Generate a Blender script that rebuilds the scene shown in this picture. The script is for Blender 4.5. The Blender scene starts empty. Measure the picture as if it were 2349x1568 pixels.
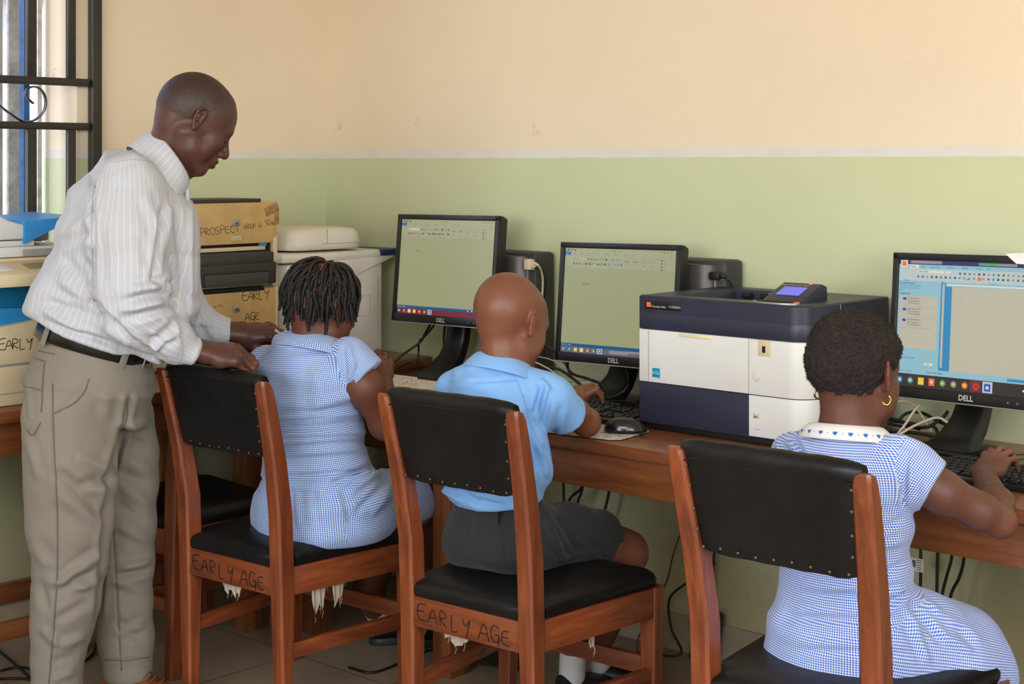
import bpy, bmesh, math, random
import numpy as np
from mathutils import Vector, Matrix
random.seed(7); RNG = np.random.default_rng(7)
PI = math.pi
SC = bpy.context.scene
COL = SC.collection
# ---------------------------------------------------------------- surveyed room frame
# origin = floor corner of left wall and back wall; +x along the back wall, room lies at y<0
CX, HZ, EYE, FPX = 1174.5, 375.0, 1.453, 3500.0
_a = math.radians(47.458276)
_u = np.array([math.sin(_a), -math.cos(_a)]); _v = np.array([math.cos(_a), math.sin(_a)])
_O = np.array([-0.6890, 5.6500])
def V(*a): return np.array(a, float)
def c2w(q):
    d = np.array([q[0], q[1]]) - _O
    return V(d @ _u, d @ _v, q[2])
def WD(px, py, D): return c2w([(px-CX)/FPX*D, D, EYE-(py-HZ)/FPX*D])      # sight line at a distance
def WZ(px, py, z): return WD(px, py, (EYE-z)*FPX/(py-HZ))                 # ... at a height
CAM = c2w([0, 0, EYE])
def _ray(px, py): return WD(px, py, 1.0)-CAM
def WY(px, py, y): d = _ray(px, py); return CAM+d*(y-CAM[1])/d[1]
def WX(px, py, x): d = _ray(px, py); return CAM+d*(x-CAM[0])/d[0]
FWD = V(-_u[1]*-1, 0, 0)
FWD = c2w([0, 1, 0])-c2w([0, 0, 0])        # away from the viewer
RGT = c2w([1, 0, 0])-c2w([0, 0, 0])        # to the viewer's right
UP = V(0, 0, 1)
def nrm(a): a = np.asarray(a, float); return a/(np.linalg.norm(a)+1e-12)
def s2l(c):
    c = c/255.0
    return c/12.92 if c <= .04045 else ((c+.055)/1.055)**2.4
def RGB(r, g, b): return (s2l(r), s2l(g), s2l(b), 1.0)

# ---------------------------------------------------------------- materials
def new_mat(name):
    m = bpy.data.materials.new(name); m.use_nodes = True
    nt = m.node_tree; return m, nt, nt.nodes['Principled BSDF']
def N(nt, typ, **kw):
    n = nt.nodes.new(typ)
    for k, v in kw.items():
        if k.startswith('i_'): n.inputs[k[2:].replace('_', ' ')].default_value = v
        else: setattr(n, k, v)
    return n
def mixc(nt, fac, a, b, blend='MIX'):
    n = nt.nodes.new('ShaderNodeMix'); n.data_type = 'RGBA'; n.blend_type = blend
    for sock, v in ((n.inputs[0], fac), (n.inputs[6], a), (n.inputs[7], b)):
        if hasattr(v, 'is_output') or isinstance(v, bpy.types.NodeSocket): nt.links.new(v, sock)
        elif v is not None: sock.default_value = v
    return n.outputs[2]
def mth(nt, op, a, b=0.0, c=None, clamp=False):
    n = nt.nodes.new('ShaderNodeMath'); n.operation = op; n.use_clamp = clamp
    for i, v in enumerate((a, b, c)):
        if v is None: continue
        if isinstance(v, bpy.types.NodeSocket): nt.links.new(v, n.inputs[i])
        else: n.inputs[i].default_value = v
    return n.outputs[0]
def noise(nt, scale, detail=4, rough=.6, coord='Object', stretch=None, dist=0.0):
    tc = N(nt, 'ShaderNodeTexCoord'); out = tc.outputs[coord]
    if stretch:
        mp = N(nt, 'ShaderNodeMapping'); mp.inputs['Scale'].default_value = stretch
        nt.links.new(out, mp.inputs[0]); out = mp.outputs[0]
    n = N(nt, 'ShaderNodeTexNoise'); n.inputs['Scale'].default_value = scale
    n.inputs['Detail'].default_value = detail; n.inputs['Roughness'].default_value = rough
    n.inputs['Distortion'].default_value = dist
    nt.links.new(out, n.inputs['Vector']); return n.outputs['Fac']
def ramp(nt, fac, stops):
    r = N(nt, 'ShaderNodeValToRGB'); nt.links.new(fac, r.inputs[0])
    e = r.color_ramp.elements
    while len(e) < len(stops): e.new(.5)
    for el, (p, c) in zip(e, stops):
        el.position = p; el.color = c if len(c) == 4 else (*c, 1)
    return r.outputs[0]
def bump(nt, b, h, strength=.3, dist=.002, prev=None):
    n = N(nt, 'ShaderNodeBump'); n.inputs['Strength'].default_value = strength; n.inputs['Distance'].default_value = dist
    nt.links.new(h, n.inputs['Height'])
    if prev: nt.links.new(prev, n.inputs['Normal'])
    nt.links.new(n.outputs[0], b.inputs['Normal']); return n.outputs[0]
MC = {}
def plastic(name, col, rough=.45, metal=0, var=.06, bmp=0, scale=9, spec=.5, coat=0):
    if name in MC: return MC[name]
    m, nt, b = new_mat(name)
    f = noise(nt, scale, 5, .65)
    d = tuple(c*(1-var*2) for c in col[:3])+(1,); l = tuple(min(1, c*(1+var)) for c in col[:3])+(1,)
    nt.links.new(ramp(nt, f, [(.3, d), (.65, l)]), b.inputs['Base Color'])
    r = mth(nt, 'MULTIPLY_ADD', f, .25, rough-.12); nt.links.new(r, b.inputs['Roughness'])
    b.inputs['Metallic'].default_value = metal; b.inputs['Specular IOR Level'].default_value = spec
    b.inputs['Coat Weight'].default_value = coat
    if bmp: bump(nt, b, noise(nt, 500, 2), bmp, .0006)
    MC[name] = m; return m
def glow(name, col, strength=1.0, rough=.3):
    if name in MC: return MC[name]
    m, nt, b = new_mat(name)
    b.inputs['Base Color'].default_value = (.02, .02, .02, 1); b.inputs['Roughness'].default_value = rough
    b.inputs['Emission Color'].default_value = col; b.inputs['Emission Strength'].default_value = strength
    MC[name] = m; return m

# ---------------------------------------------------------------- objects
def tag(o, label=None, cat=None, group=None, kind=None):
    if label: o['label'] = label
    if cat: o['category'] = cat
    if group: o['group'] = group
    if kind: o['kind'] = kind
    return o
def thing(name, label, cat, loc=(0, 0, 0), rz=0.0, group=None):
    o = bpy.data.objects.new(name, None); COL.objects.link(o)
    o.location = [float(c) for c in loc]; o.rotation_euler = (0, 0, rz); o.empty_display_size = .1
    return tag(o, label, cat, group)
class MB:
    def __init__(s): s.v = []; s.f = []; s.m = []; s.uv = []
    def add(s, vs, fs, mi=0, R=None, T=None, uvs=None):
        vs = np.asarray(vs, float).reshape(-1, 3)
        if R is not None: vs = vs @ np.asarray(R, float).T
        if T is not None: vs = vs+np.asarray(T, float)
        b = sum(len(a) for a in s.v); s.v.append(vs)
        for i, f in enumerate(fs):
            s.f.append([b+int(k) for k in f]); s.m.append(mi)
            s.uv.append(uvs[i] if uvs is not None else None)
        return s
    def box(s, c, size, r=0.0, mi=0, R=None, seg=2, taper=None, T=None):
        bm = bmesh.new(); bmesh.ops.create_cube(bm, size=1.0)
        for v in bm.verts:
            t = 1.0
            v.co = Vector((v.co.x*size[0], v.co.y*size[1], v.co.z*size[2]))
            if taper and v.co.z > 0: v.co.x *= taper[0]; v.co.y *= taper[1]
        if r: bmesh.ops.bevel(bm, geom=list(bm.edges), offset=min(r, .49*min(size)), segments=seg, profile=.5, affect='EDGES')
        vs = [tuple(v.co) for v in bm.verts]; fs = [[v.index for v in f.verts] for f in bm.faces]; bm.free()
        vs = np.array(vs)
        if R is not None: vs = vs @ np.asarray(R).T
        return s.add(vs+np.array(c, float), fs, mi, None, T)
    def prism(s, poly, h0, h1, axis=2, r=0.0, mi=0, R=None, T=None, seg=2, caps_only=False):
        # poly in the two other axes, extruded along axis
        bm = bmesh.new(); n = len(poly)
        def mk(p, h):
            q = [0, 0, 0]; o = [i for i in range(3) if i != axis]
            q[o[0]], q[o[1]], q[axis] = p[0], p[1], h; return q
        a = [bm.verts.new(mk(p, h0)) for p in poly]; b = [bm.verts.new(mk(p, h1)) for p in poly]
        bm.faces.new(a[::-1]); bm.faces.new(b)
        for i in range(n): bm.faces.new((a[i], a[(i+1) % n], b[(i+1) % n], b[i]))
        bmesh.ops.recalc_face_normals(bm, faces=bm.faces)
        if r:
            eds = [e for e in bm.edges if (not caps_only) or ((e.verts[0] in a) == (e.verts[1] in a))]
            bmesh.ops.bevel(bm, geom=eds, offset=r, segments=seg, profile=.5, affect='EDGES')
        bm.verts.index_update()
        vs = [tuple(v.co) for v in bm.verts]; fs = [[v.index for v in f.verts] for f in bm.faces]; bm.free()
        return s.add(vs, fs, mi, R, T)
    def loft(s, rings, cap=True, mi=0, closed=True, R=None, T=None, uv=False):
        rings = [np.asarray(r, float) for r in rings]; n = len(rings[0]); vs = np.concatenate(rings); fs = []
        uvs = []
        for i in range(len(rings)-1):
            for j in range(n if closed else n-1):
                k = (j+1) % n
                fs.append((i*n+j, i*n+k, (i+1)*n+k, (i+1)*n+j))
        if cap and closed:
            fs.append(list(range(n))[::-1]); fs.append([(len(rings)-1)*n+j for j in range(n)])
        return s.add(vs, fs, mi, R, T)
    def tube(s, pts, rad, seg=8, mi=0, smooth=4, R=None, T=None, flat=None, cap=True):
        P = catmull(pts, smooth) if smooth > 1 and len(pts) > 2 else np.asarray(pts, float)
        n = len(P); rad = np.interp(np.linspace(0, 1, n), np.linspace(0, 1, len(rad)), rad) if hasattr(rad, '__len__') else np.full(n, rad)
        tn = np.gradient(P, axis=0); tn /= (np.linalg.norm(tn, axis=1)[:, None]+1e-9)
        ref = V(0, 0, 1) if abs(tn[0][2]) < .9 else V(1, 0, 0)
        x = nrm(np.cross(ref, tn[0])); rings = []
        for i in range(n):
            x = nrm(x-tn[i]*(x @ tn[i])); y = np.cross(tn[i], x)
            ang = np.linspace(0, 2*PI, seg, endpoint=False)
            k = flat if flat else 1.0
            rings.append(P[i]+rad[i]*(np.cos(ang)[:, None]*x+k*np.sin(ang)[:, None]*y))
        return s.loft(rings, cap, mi, True, R, T)
    def cyl(s, c, r, h, axis=2, seg=24, mi=0, r2=None, bev=0.0, R=None, T=None):
        r2 = r if r2 is None else r2
        ang = np.linspace(0, 2*PI, seg, endpoint=False); ca, sa = np.cos(ang), np.sin(ang)
        prof = [(r-bev, -h/2), (r, -h/2+bev), (r2, h/2-bev), (r2-bev, h/2)] if bev else [(r, -h/2), (r2, h/2)]
        rings = []
        for rr, z in prof:
            q = [None]*3; o = [i for i in range(3) if i != axis]
            q[o[0]] = rr*ca; q[o[1]] = rr*sa; q[axis] = np.full(seg, z)
            if axis == 1: q[o[0]] = -q[o[0]]
            rings.append(np.stack(q, 1)+np.array(c, float))
        return s.loft(rings, True, mi, True, R, T)
    def quad(s, a, b, c, d, mi=0): return s.add([a, b, c, d], [(0, 1, 2, 3)], mi)
    def ribbon(s, pts, w, nrmv, mi=0, lift=.0004):   # a pen stroke lying on a surface
        P = np.asarray(pts, float); nv = nrm(nrmv); P = P+nv*lift
        if len(P) > 2: P = catmull(P, 4)
        tn = np.gradient(P, axis=0); tn /= (np.linalg.norm(tn, axis=1)[:, None]+1e-9)
        sd = np.cross(np.tile(nv, (len(P), 1)), tn)*w/2
        vs = np.concatenate([P+sd, P-sd]); n = len(P)
        return s.add(vs, [(i, i+n, i+1+n, i+1) for i in range(n-1)], mi)
    def build(s, name, mats, parent=None, smooth=35, origin=None, matrix=None):
        vs = np.concatenate(s.v) if s.v else np.zeros((0, 3))
        if origin is not None: vs = vs-np.asarray(origin, float)
        me = bpy.data.meshes.new(name); me.from_pydata(vs.tolist(), [], s.f)
        mats = mats if isinstance(mats, (list, tuple)) else [mats]
        for m in mats: me.materials.append(m)
        if len(mats) > 1: me.polygons.foreach_set('material_index', s.m)
        if any(u is not None for u in s.uv):
            ul = me.uv_layers.new(name='UVMap')
            flat = []
            for f, u in zip(s.f, s.uv): flat += [c for q in (u if u is not None else [(0, 0)]*len(f)) for c in q]
            ul.data.foreach_set('uv', flat)
        me.update()
        if smooth:
            me.shade_smooth()
            if smooth < 180: me.set_sharp_from_angle(angle=math.radians(smooth))
        o = bpy.data.objects.new(name, me); COL.objects.link(o)
        if parent: o.parent = parent
        return o
def catmull(pts, k):
    P = np.asarray(pts, float)
    Q = np.vstack([2*P[0]-P[1], P, 2*P[-1]-P[-2]]); out = []
    for i in range(1, len(Q)-2):
        for t in np.arange(k)/k:
            a, b, c, d = Q[i-1], Q[i], Q[i+1], Q[i+2]
            out.append(.5*((2*b)+(-a+c)*t+(2*a-5*b+4*c-d)*t*t+(-a+3*b-3*c+d)*t**3))
    out.append(P[-1]); return np.array(out)
def rotz(t): c, s = math.cos(t), math.sin(t); return np.array([[c, -s, 0], [s, c, 0], [0, 0, 1.]])
def rotx(t): c, s = math.cos(t), math.sin(t); return np.array([[1, 0, 0], [0, c, -s], [0, s, c.real]])
def roty(t): c, s = math.cos(t), math.sin(t); return np.array([[c, 0, s], [0, 1, 0], [-s, 0, c]])
def dup(root, loc, rz, label=None, group=None):
    r = root.copy(); COL.objects.link(r); r.location = loc; r.rotation_euler = (0, 0, rz)
    if label: r['label'] = label
    if group: r['group'] = group
    def rec(a, b):
        for ch in list(a.children):
            if ch.name not in SNAP: continue
            c = ch.copy(); COL.objects.link(c); c.parent = b; rec(ch, c)
    SNAP = {o.name for o in bpy.data.objects}
    rec(root, r); return r
# a small stroke alphabet for hand lettering, unit box, y up
GLY = {
 'A': [[(0, 0), (.45, 1), (.9, 0)], [(.2, .4), (.7, .42)]], 'E': [[(.7, 1), (.25, .95), (.05, .75), (.02, .3), (.2, .03), (.75, 0)], [(.05, .52), (.6, .55)]],
 'F': [[(.05, 0), (.1, 1)], [(0, 1), (.8, 1)], [(.1, .55), (.6, .55)]],
 'R': [[(.1, 0), (.1, 1), (.55, .95), (.6, .65), (.12, .5), (.7, 0)]], 'L': [[(.1, 1), (.12, 0), (.6, .02)]],
 'Y': [[(.05, 1), (.35, .55), (.75, 1)], [(.75, 1), (.45, -.25)]], 'G': [[(.75, .9), (.3, 1), (.05, .5), (.3, .05), (.7, .1), (.72, .45), (.4, .45)], [(.72, .45), (.7, -.2)]],
 'P': [[(.1, 0), (.12, 1), (.6, .95), (.62, .6), (.12, .48)]], 'O': [[(.4, 1), (.08, .7), (.1, .2), (.45, 0), (.75, .3), (.7, .8), (.4, 1)]],
 'S': [[(.65, .95), (.2, .9), (.1, .6), (.6, .4), (.6, .1), (.1, 0)]], 'C': [[(.7, .9), (.25, .9), (.05, .45), (.3, .05), (.75, .1)]],
 'T': [[(0, 1), (.8, 1)], [(.4, 1), (.4, 0)]], 'H': [[(.1, 0), (.1, 1)], [(.1, .5), (.7, .5)], [(.7, 1), (.7, 0)]], 'M': [[(.05, 0), (.15, 1), (.45, .4), (.75, 1), (.85, 0)]],
 'U': [[(.1, 1), (.1, .2), (.4, 0), (.7, .2), (.7, 1)]], 'D': [[(.1, 0), (.1, 1), (.6, .8), (.65, .25), (.1, 0)]], 'N': [[(.1, 0), (.1, 1), (.7, 0), (.7, 1)]],
 'o': [[(.35, .5), (.08, .3), (.3, 0), (.6, .25), (.35, .5)]], 'f': [[(.6, 1), (.3, .9), (.25, -.2)], [(.05, .5), (.55, .5)]],
 'w': [[(0, .5), (.2, 0), (.4, .4), (.6, 0), (.8, .5)]], 'h': [[(.1, 1), (.1, 0)], [(.1, .4), (.45, .5), (.55, 0)]], 'e': [[(.1, .3), (.55, .35), (.35, .55), (.08, .3), (.3, 0), (.6, .08)]],
 'n': [[(.1, .5), (.12, 0)], [(.12, .4), (.45, .5), (.55, 0)]], 'p': [[(.1, .5), (.1, -.5)], [(.1, .45), (.5, .4), (.4, 0), (.1, .05)]], 'r': [[(.1, .5), (.1, 0)], [(.1, .35), (.5, .5)]],
 'i': [[(.2, .5), (.2, 0)], [(.2, .72), (.22, .78)]], 't': [[(.3, .9), (.3, 0)], [(.05, .6), (.55, .6)]], 'y': [[(.05, .5), (.3, .05)], [(.6, .5), (.1, -.5)]], 'g': [[(.5, .5), (.1, .4), (.15, 0), (.5, .1)], [(.5, .5), (.5, -.4), (.1, -.4)]],
 's': [[(.5, .5), (.15, .4), (.45, .15), (.1, 0)]], '1': [[(.3, 1), (.35, 0)]], '2': [[(.05, .8), (.4, 1), (.65, .7), (.1, 0), (.75, 0)]], '7': [[(.05, 1), (.75, 1), (.3, 0)], [(.2, .5), (.7, .5)]],
 '-': [[(.1, .45), (.7, .45)]], '4': [[(.2, 1), (.15, .5), (.7, .5)], [(.6, 1), (.55, 0)]], '5': [[(.7, 1), (.2, 1), (.15, .6), (.6, .5), (.6, .1), (.1, 0)]], '3': [[(.1, .9), (.6, .9), (.3, .55), (.65, .3), (.1, 0)]], '/': [[(.1, 0), (.6, 1)]]}
def scribble(mb, text, org, ex, ey, size, nrmv, w=.0018, step=.95, jit=.06, mi=0):
    ex, ey = nrm(ex), nrm(ey); x = 0; org = np.asarray(org, float); rr = random.Random(len(text)*7+ord(text[0]))
    for ch in text:
        if ch == ' ': x += .7*size; continue
        k = size*(1+rr.uniform(-.12, .12)); dy = rr.uniform(-jit, jit)*size
        for st in GLY.get(ch, []):
            P = [org+ex*(x+a*k+rr.uniform(-.02, .02)*k)+ey*(b*k+dy) for a, b in st]
            if len(P) == 2: P = [P[0], (P[0]+P[1])/2, P[1]]
            mb.ribbon(P, w, nrmv, mi)
        x += step*size*(.85 if ch.islower() else 1)
    return mb
def type_text(name, text, org, ex, ey, height, mat, parent=None, depth=.0006, origin=None, align='LEFT', bold=0.0, sx=1.0):
    cu = bpy.data.curves.new(name, 'FONT'); cu.body = text; cu.size = 1.0; cu.extrude = 0.0; cu.resolution_u = 3; cu.offset = bold
    cu.align_x = align
    ob = bpy.data.objects.new(name+'_tmp', cu); COL.objects.link(ob)
    dg = bpy.context.evaluated_depsgraph_get(); me = bpy.data.meshes.new_from_object(ob.evaluated_get(dg))
    bpy.data.objects.remove(ob); bpy.data.curves.remove(cu)
    ex, ey = nrm(ex), nrm(ey); ez = np.cross(ex, ey); k = height/.72
    co = np.zeros(len(me.vertices)*3); me.vertices.foreach_get('co', co); co = co.reshape(-1, 3)*k
    W = np.asarray(org, float)+co[:, :1]*ex*sx+co[:, 1:2]*ey+ez*depth
    if origin is not None: W = W-np.asarray(origin, float)
    me.vertices.foreach_set('co', W.ravel()); me.materials.clear(); me.materials.append(mat); me.name = name; me.update()
    o = bpy.data.objects.new(name, me); COL.objects.link(o)
    if parent: o.parent = parent
    return o

_TC = {}
def text_faces(text, bold=0.0):
    key = (text, bold)
    if key not in _TC:
        cu = bpy.data.curves.new('t', 'FONT'); cu.body = text; cu.size = 1.0; cu.resolution_u = 2; cu.offset = bold
        ob = bpy.data.objects.new('t_tmp', cu); COL.objects.link(ob)
        dg = bpy.context.evaluated_depsgraph_get(); me = bpy.data.meshes.new_from_object(ob.evaluated_get(dg))
        bpy.data.objects.remove(ob); bpy.data.curves.remove(cu)
        co = np.zeros(len(me.vertices)*3); me.vertices.foreach_get('co', co)
        _TC[key] = (co.reshape(-1, 3), [list(q.vertices) for q in me.polygons]); bpy.data.meshes.remove(me)
    return _TC[key]
# ================================================================ room shell
def wall_mat():
    m, nt, b = new_mat('painted_plaster')
    tc = N(nt, 'ShaderNodeTexCoord'); sp = N(nt, 'ShaderNodeSeparateXYZ'); nt.links.new(tc.outputs['Object'], sp.inputs[0])
    z = sp.outputs['Z']
    wob = mth(nt, 'MULTIPLY_ADD', noise(nt, 9, 3), .006, -.003)
    zz = mth(nt, 'ADD', z, wob)
    big = noise(nt, 1.3, 3, .55); mid = noise(nt, 7, 6, .7)
    pe = ramp(nt, big, [(.3, RGB(229, 210, 184)), (.7, RGB(235, 217, 192))])
    gr = ramp(nt, big, [(.3, RGB(196, 200, 160)), (.7, RGB(205, 208, 170))])
    pe = mixc(nt, mth(nt, 'MULTIPLY', mth(nt, 'GREATER_THAN', noise(nt, 5.5, 8, .72, dist=.4), .665), .3), pe, RGB(170, 128, 84))
    sp1 = mth(nt, 'GREATER_THAN', noise(nt, 33, 4, .6), .74)
    pe = mixc(nt, mth(nt, 'MULTIPLY', sp1, .35), pe, RGB(160, 120, 80))
    # grime low on the wall, browned further to paint in the under-desk shade
    low = N(nt, 'ShaderNodeMapRange'); low.inputs[1].default_value = .95; low.inputs[2].default_value = .2
    nt.links.new(z, low.inputs[0])
    sc = mth(nt, 'MULTIPLY', mth(nt, 'MULTIPLY_ADD', noise(nt, 19, 9, .85, dist=.8), 5, -2.4, clamp=True), low.outputs[0], clamp=True)
    gr = mixc(nt, mth(nt, 'MULTIPLY', sc, .30), gr, RGB(120, 112, 58))
    gr = mixc(nt, mth(nt, 'MULTIPLY', sp1, .25), gr, RGB(110, 105, 60))
    gr = mixc(nt, mth(nt, 'MULTIPLY', low.outputs[0], .55), gr, RGB(158, 132, 84))
    band = ramp(nt, mid, [(.3, RGB(214, 208, 200)), (.7, RGB(226, 222, 216))])
    c = mixc(nt, mth(nt, 'GREATER_THAN', zz, 1.472), gr, band)
    c = mixc(nt, mth(nt, 'GREATER_THAN', zz, 1.498), c, pe)
    c = mixc(nt, mth(nt, 'MULTIPLY', mid, .06), c, RGB(150, 130, 90))
    nt.links.new(c, b.inputs['Base Color']); b.inputs['Roughness'].default_value = .55
    b.inputs['Specular IOR Level'].default_value = .3
    h = mth(nt, 'MULTIPLY_ADD', noise(nt, 60, 5, .6, stretch=(1, 1, .5)), .5, noise(nt, 8, 4, .6))
    bump(nt, b, h, .35, .0025)
    return m
M_WALL = wall_mat()
def tile_mat():
    m, nt, b = new_mat('floor_tile')
    tc = N(nt, 'ShaderNodeTexCoord'); br = N(nt, 'ShaderNodeTexBrick'); nt.links.new(tc.outputs['Object'], br.inputs[0])
    br.offset = 0; br.inputs['Scale'].default_value = 1.0; br.inputs['Brick Width'].default_value = .4; br.inputs['Row Height'].default_value = .4
    br.inputs['Mortar Size'].default_value = .0022
    br.inputs['Color1'].default_value = RGB(166, 143, 116); br.inputs['Color2'].default_value = RGB(172, 150, 124); br.inputs['Mortar'].default_value = RGB(98, 82, 64)
    c = mixc(nt, mth(nt, 'MULTIPLY', noise(nt, 14, 8, .75), .35), br.outputs['Color'], RGB(120, 98, 76))
    nt.links.new(c, b.inputs['Base Color']); b.inputs['Roughness'].default_value = .35
    bump(nt, b, mth(nt, 'SUBTRACT', 1.0, br.outputs['Fac']), .4, .001); return m
M_TILE = tile_mat()
XR, YF, ZC = 6.2, -6.2, 3.0
def struct(name, mb, mats, smooth=0): return tag(mb.build(name, mats, None, smooth), kind='structure')
mb = MB().box((XR/2, YF/2, -.05), (XR+.6, -YF+.6, .1)); struct('floor', mb, M_TILE)
M_CEIL = plastic('ceiling_paint', RGB(236, 232, 222), .8)
mb = MB().box((XR/2, YF/2, ZC+.05), (XR+.6, -YF+.6, .1)); struct('ceiling', mb, M_CEIL)
mb = MB().box((XR/2-.1, .1, ZC/2), (XR+.2, .2, ZC)); struct('wall_back', mb, M_WALL)
# left wall with its window opening (y from WA to WB, z from W0 up)
WB, WA, W0, W1 = -1.00, -2.45, 1.08, 2.45
WB = float(WX(176, 300, 0)[1])
mb = MB()
mb.box((-.1, WB/2, ZC/2), (.2, -WB, ZC))
mb.box((-.1, (WA+YF)/2, ZC/2), (.2, WA-YF, ZC))
mb.box((-.1, (WA+WB)/2, W0/2), (.2, WB-WA, W0))
mb.box((-.1, (WA+WB)/2, (W1+ZC)/2), (.2, WB-WA, ZC-W1)); struct('wall_left', mb, M_WALL)
# the walls behind the camera, with wide window openings that let the day in
mb = MB(); mb.box((XR+.1, -.9, ZC/2), (.2, 1.8, ZC)); mb.box((XR+.1, -5.6, ZC/2), (.2, 1.2, ZC)); mb.box((XR+.1, -3.4, .5), (.2, 3.2, 1.0)); mb.box((XR+.1, -3.4, 2.8), (.2, 3.2, .4)); struct('wall_right', mb, M_WALL)
mb = MB(); mb.box((.8, YF-.1, ZC/2), (1.6, .2, ZC)); mb.box((5.6, YF-.1, ZC/2), (1.2, .2, ZC)); mb.box((3.3, YF-.1, .5), (3.4, .2, 1.0)); mb.box((3.3, YF-.1, 2.8), (3.4, .2, .4)); struct('wall_front', mb, M_WALL)
M_SKIRT = plastic('skirting_tile', RGB(168, 152, 124), .4, var=.1)
mb = MB().box((-.0+.006, YF/2, .055), (.012, -YF, .11), .003); struct('baseboard_left', mb, M_SKIRT)
mb = MB().box((XR/2, -.006, .055), (XR-.02, .012, .11), .003); struct('baseboard_back', mb, M_SKIRT)

# ---- window in the left wall: blue sliding frame, old grey bars outside
M_BLUE = plastic('blue_frame_paint', RGB(34, 92, 150), .4, var=.2, scale=30)
M_GREY = plastic('old_grey_iron', RGB(214, 212, 206), .6, var=.18, scale=25)
M_GLASS, _nt, _b = new_mat('window_glass'); _b.inputs['Transmission Weight'].default_value = 1; _b.inputs['Roughness'].default_value = .02; _b.inputs['IOR'].default_value = 1.03
def vbar(px0, px1, x, dx, mi, mb, z0=W0, z1=W1):
    a = WX(px0, 300, x)[1]; c = WX(px1, 300, x)[1]
    mb.box((x, (a+c)/2, (z0+z1)/2), (dx, abs(c-a), z1-z0), .002, mi)
wf = MB()
vbar(49, 63, -.10, .03, 0, wf); vbar(141, 155, -.10, .03, 0, wf)
wf.box((-.10, (WA+WB)/2, W0+.02), (.05, WB-WA, .04), .003); wf.box((-.10, (WA+WB)/2, W1-.02), (.05, WB-WA, .04), .003)
wf.box((-.10, WA+.02, (W0+W1)/2), (.05, .04, W1-W0), .003)
wo = tag(wf.build('window_1', [M_BLUE], None), kind='structure')
wg = MB(); y0 = WX(60, 300, -.1)[1]; y1 = WX(160, 300, -.1)[1]
wg.box((-.10, (y0+WA)/2, (W0+W1)/2), (.004, abs(y0-WA), W1-W0-.06)); wg.build('window_glass', M_GLASS, wo)
wb = MB()
for q in ((-8, 3), (17, 43), (83, 93), (111, 119)): vbar(q[0], q[1], -.19, .02, 0, wb)
wb.build('window_bar', [M_GREY], wo)
# what stands outside: a white rendered wall and a pink tiled roof edge
M_OUT = plastic('white_render', RGB(244, 243, 240), .9, var=.03)
M_ROOF = plastic('pink_roof_tile', RGB(214, 140, 136), .8, var=.15)
b1 = thing('outside_building', 'sunlit white building with pink roof seen through the barred window', 'building', (-3.2, -1.4, 0))
MB().box((-.3, 0, 1.2), (.4, 7, 2.4), .01).box((-.05, 1.6, 1.2), (.2, .3, 2.4), .01).build('wall', M_OUT, b1)
mb = MB()
for i in range(12): mb.box((-.05-.06*i, 0, 2.4+.07*i), (.14, 7.2, .03), .008, 0, roty(.7))
mb.build('roof', M_ROOF, b1)
M_EARTH = plastic('outside_ground', RGB(190, 178, 160), .9, var=.1)
tag(MB().box((-5.2, -3, -.06), (10, 14, .1)).build('yard_ground', M_EARTH), kind='structure')

# ---- black iron burglar grille on the room face of the window
M_IRON = plastic('black_gloss_iron', RGB(34, 30, 28), .35, var=.2, scale=40, coat=.2)
gr = thing('window_grille', 'black iron burglar grille with a scroll over the window', 'grille', (.02, WA, W0))
def gbar(name, c, sz): MB().box((c[0]-.02, c[1]-WA, c[2]-W0), sz, .003).build(name, M_IRON, gr)
gx = .02
ya = WX(207, 300, gx)[1]; yb = WX(229, 300, gx)[1]
GT = 2.5; ZU = float(WX(150, 185, gx)[2])
gbar('frame_bar', (gx, (ya+yb)/2, (W0-.12+GT)/2), (.03, abs(ya-yb), GT-W0+.12))
for (p, q) in ((60, 82), (153, 172)):
    a = WX(p, 300, gx)[1]; c = WX(q, 300, gx)[1]
    gbar('upright_bar', (gx, (a+c)/2, (W0-.1+float(WX(150, 290, gx)[2]))/2), (.017, abs(a-c), float(WX(150, 290, gx)[2])-W0+.1))
    gbar('upright_bar', (gx, (a+c)/2, (ZU+GT)/2), (.017, abs(a-c), GT-ZU))
z = [WX(150, yy, gx)[2] for yy in (179, 197, 281, 298)]
gbar('cross_bar', (gx, (ya+WA)/2-.01, (z[0]+z[1])/2), (.022, abs(ya-WA), z[0]-z[1]))
gbar('cross_bar', (gx, (ya+WA)/2-.01, (z[2]+z[3])/2), (.022, abs(ya-WA), z[2]-z[3]))
gbar('cross_bar', (gx, (ya+WA)/2-.01, W0-.1), (.022, abs(ya-WA), .022))
sc = [(76, 237), (65, 227), (58, 214), (66, 202), (80, 199), (95, 207), (104, 226), (103, 248), (92, 266), (74, 277), (50, 277), (25, 262), (0, 243), (-30, 215), (-60, 200)]
P = [WX(a, b, gx)-V(.02, WA, W0) for a, b in sc]
MB().tube(P, .009, 6, smooth=5, flat=.35).build('scroll', M_IRON, gr)

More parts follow.
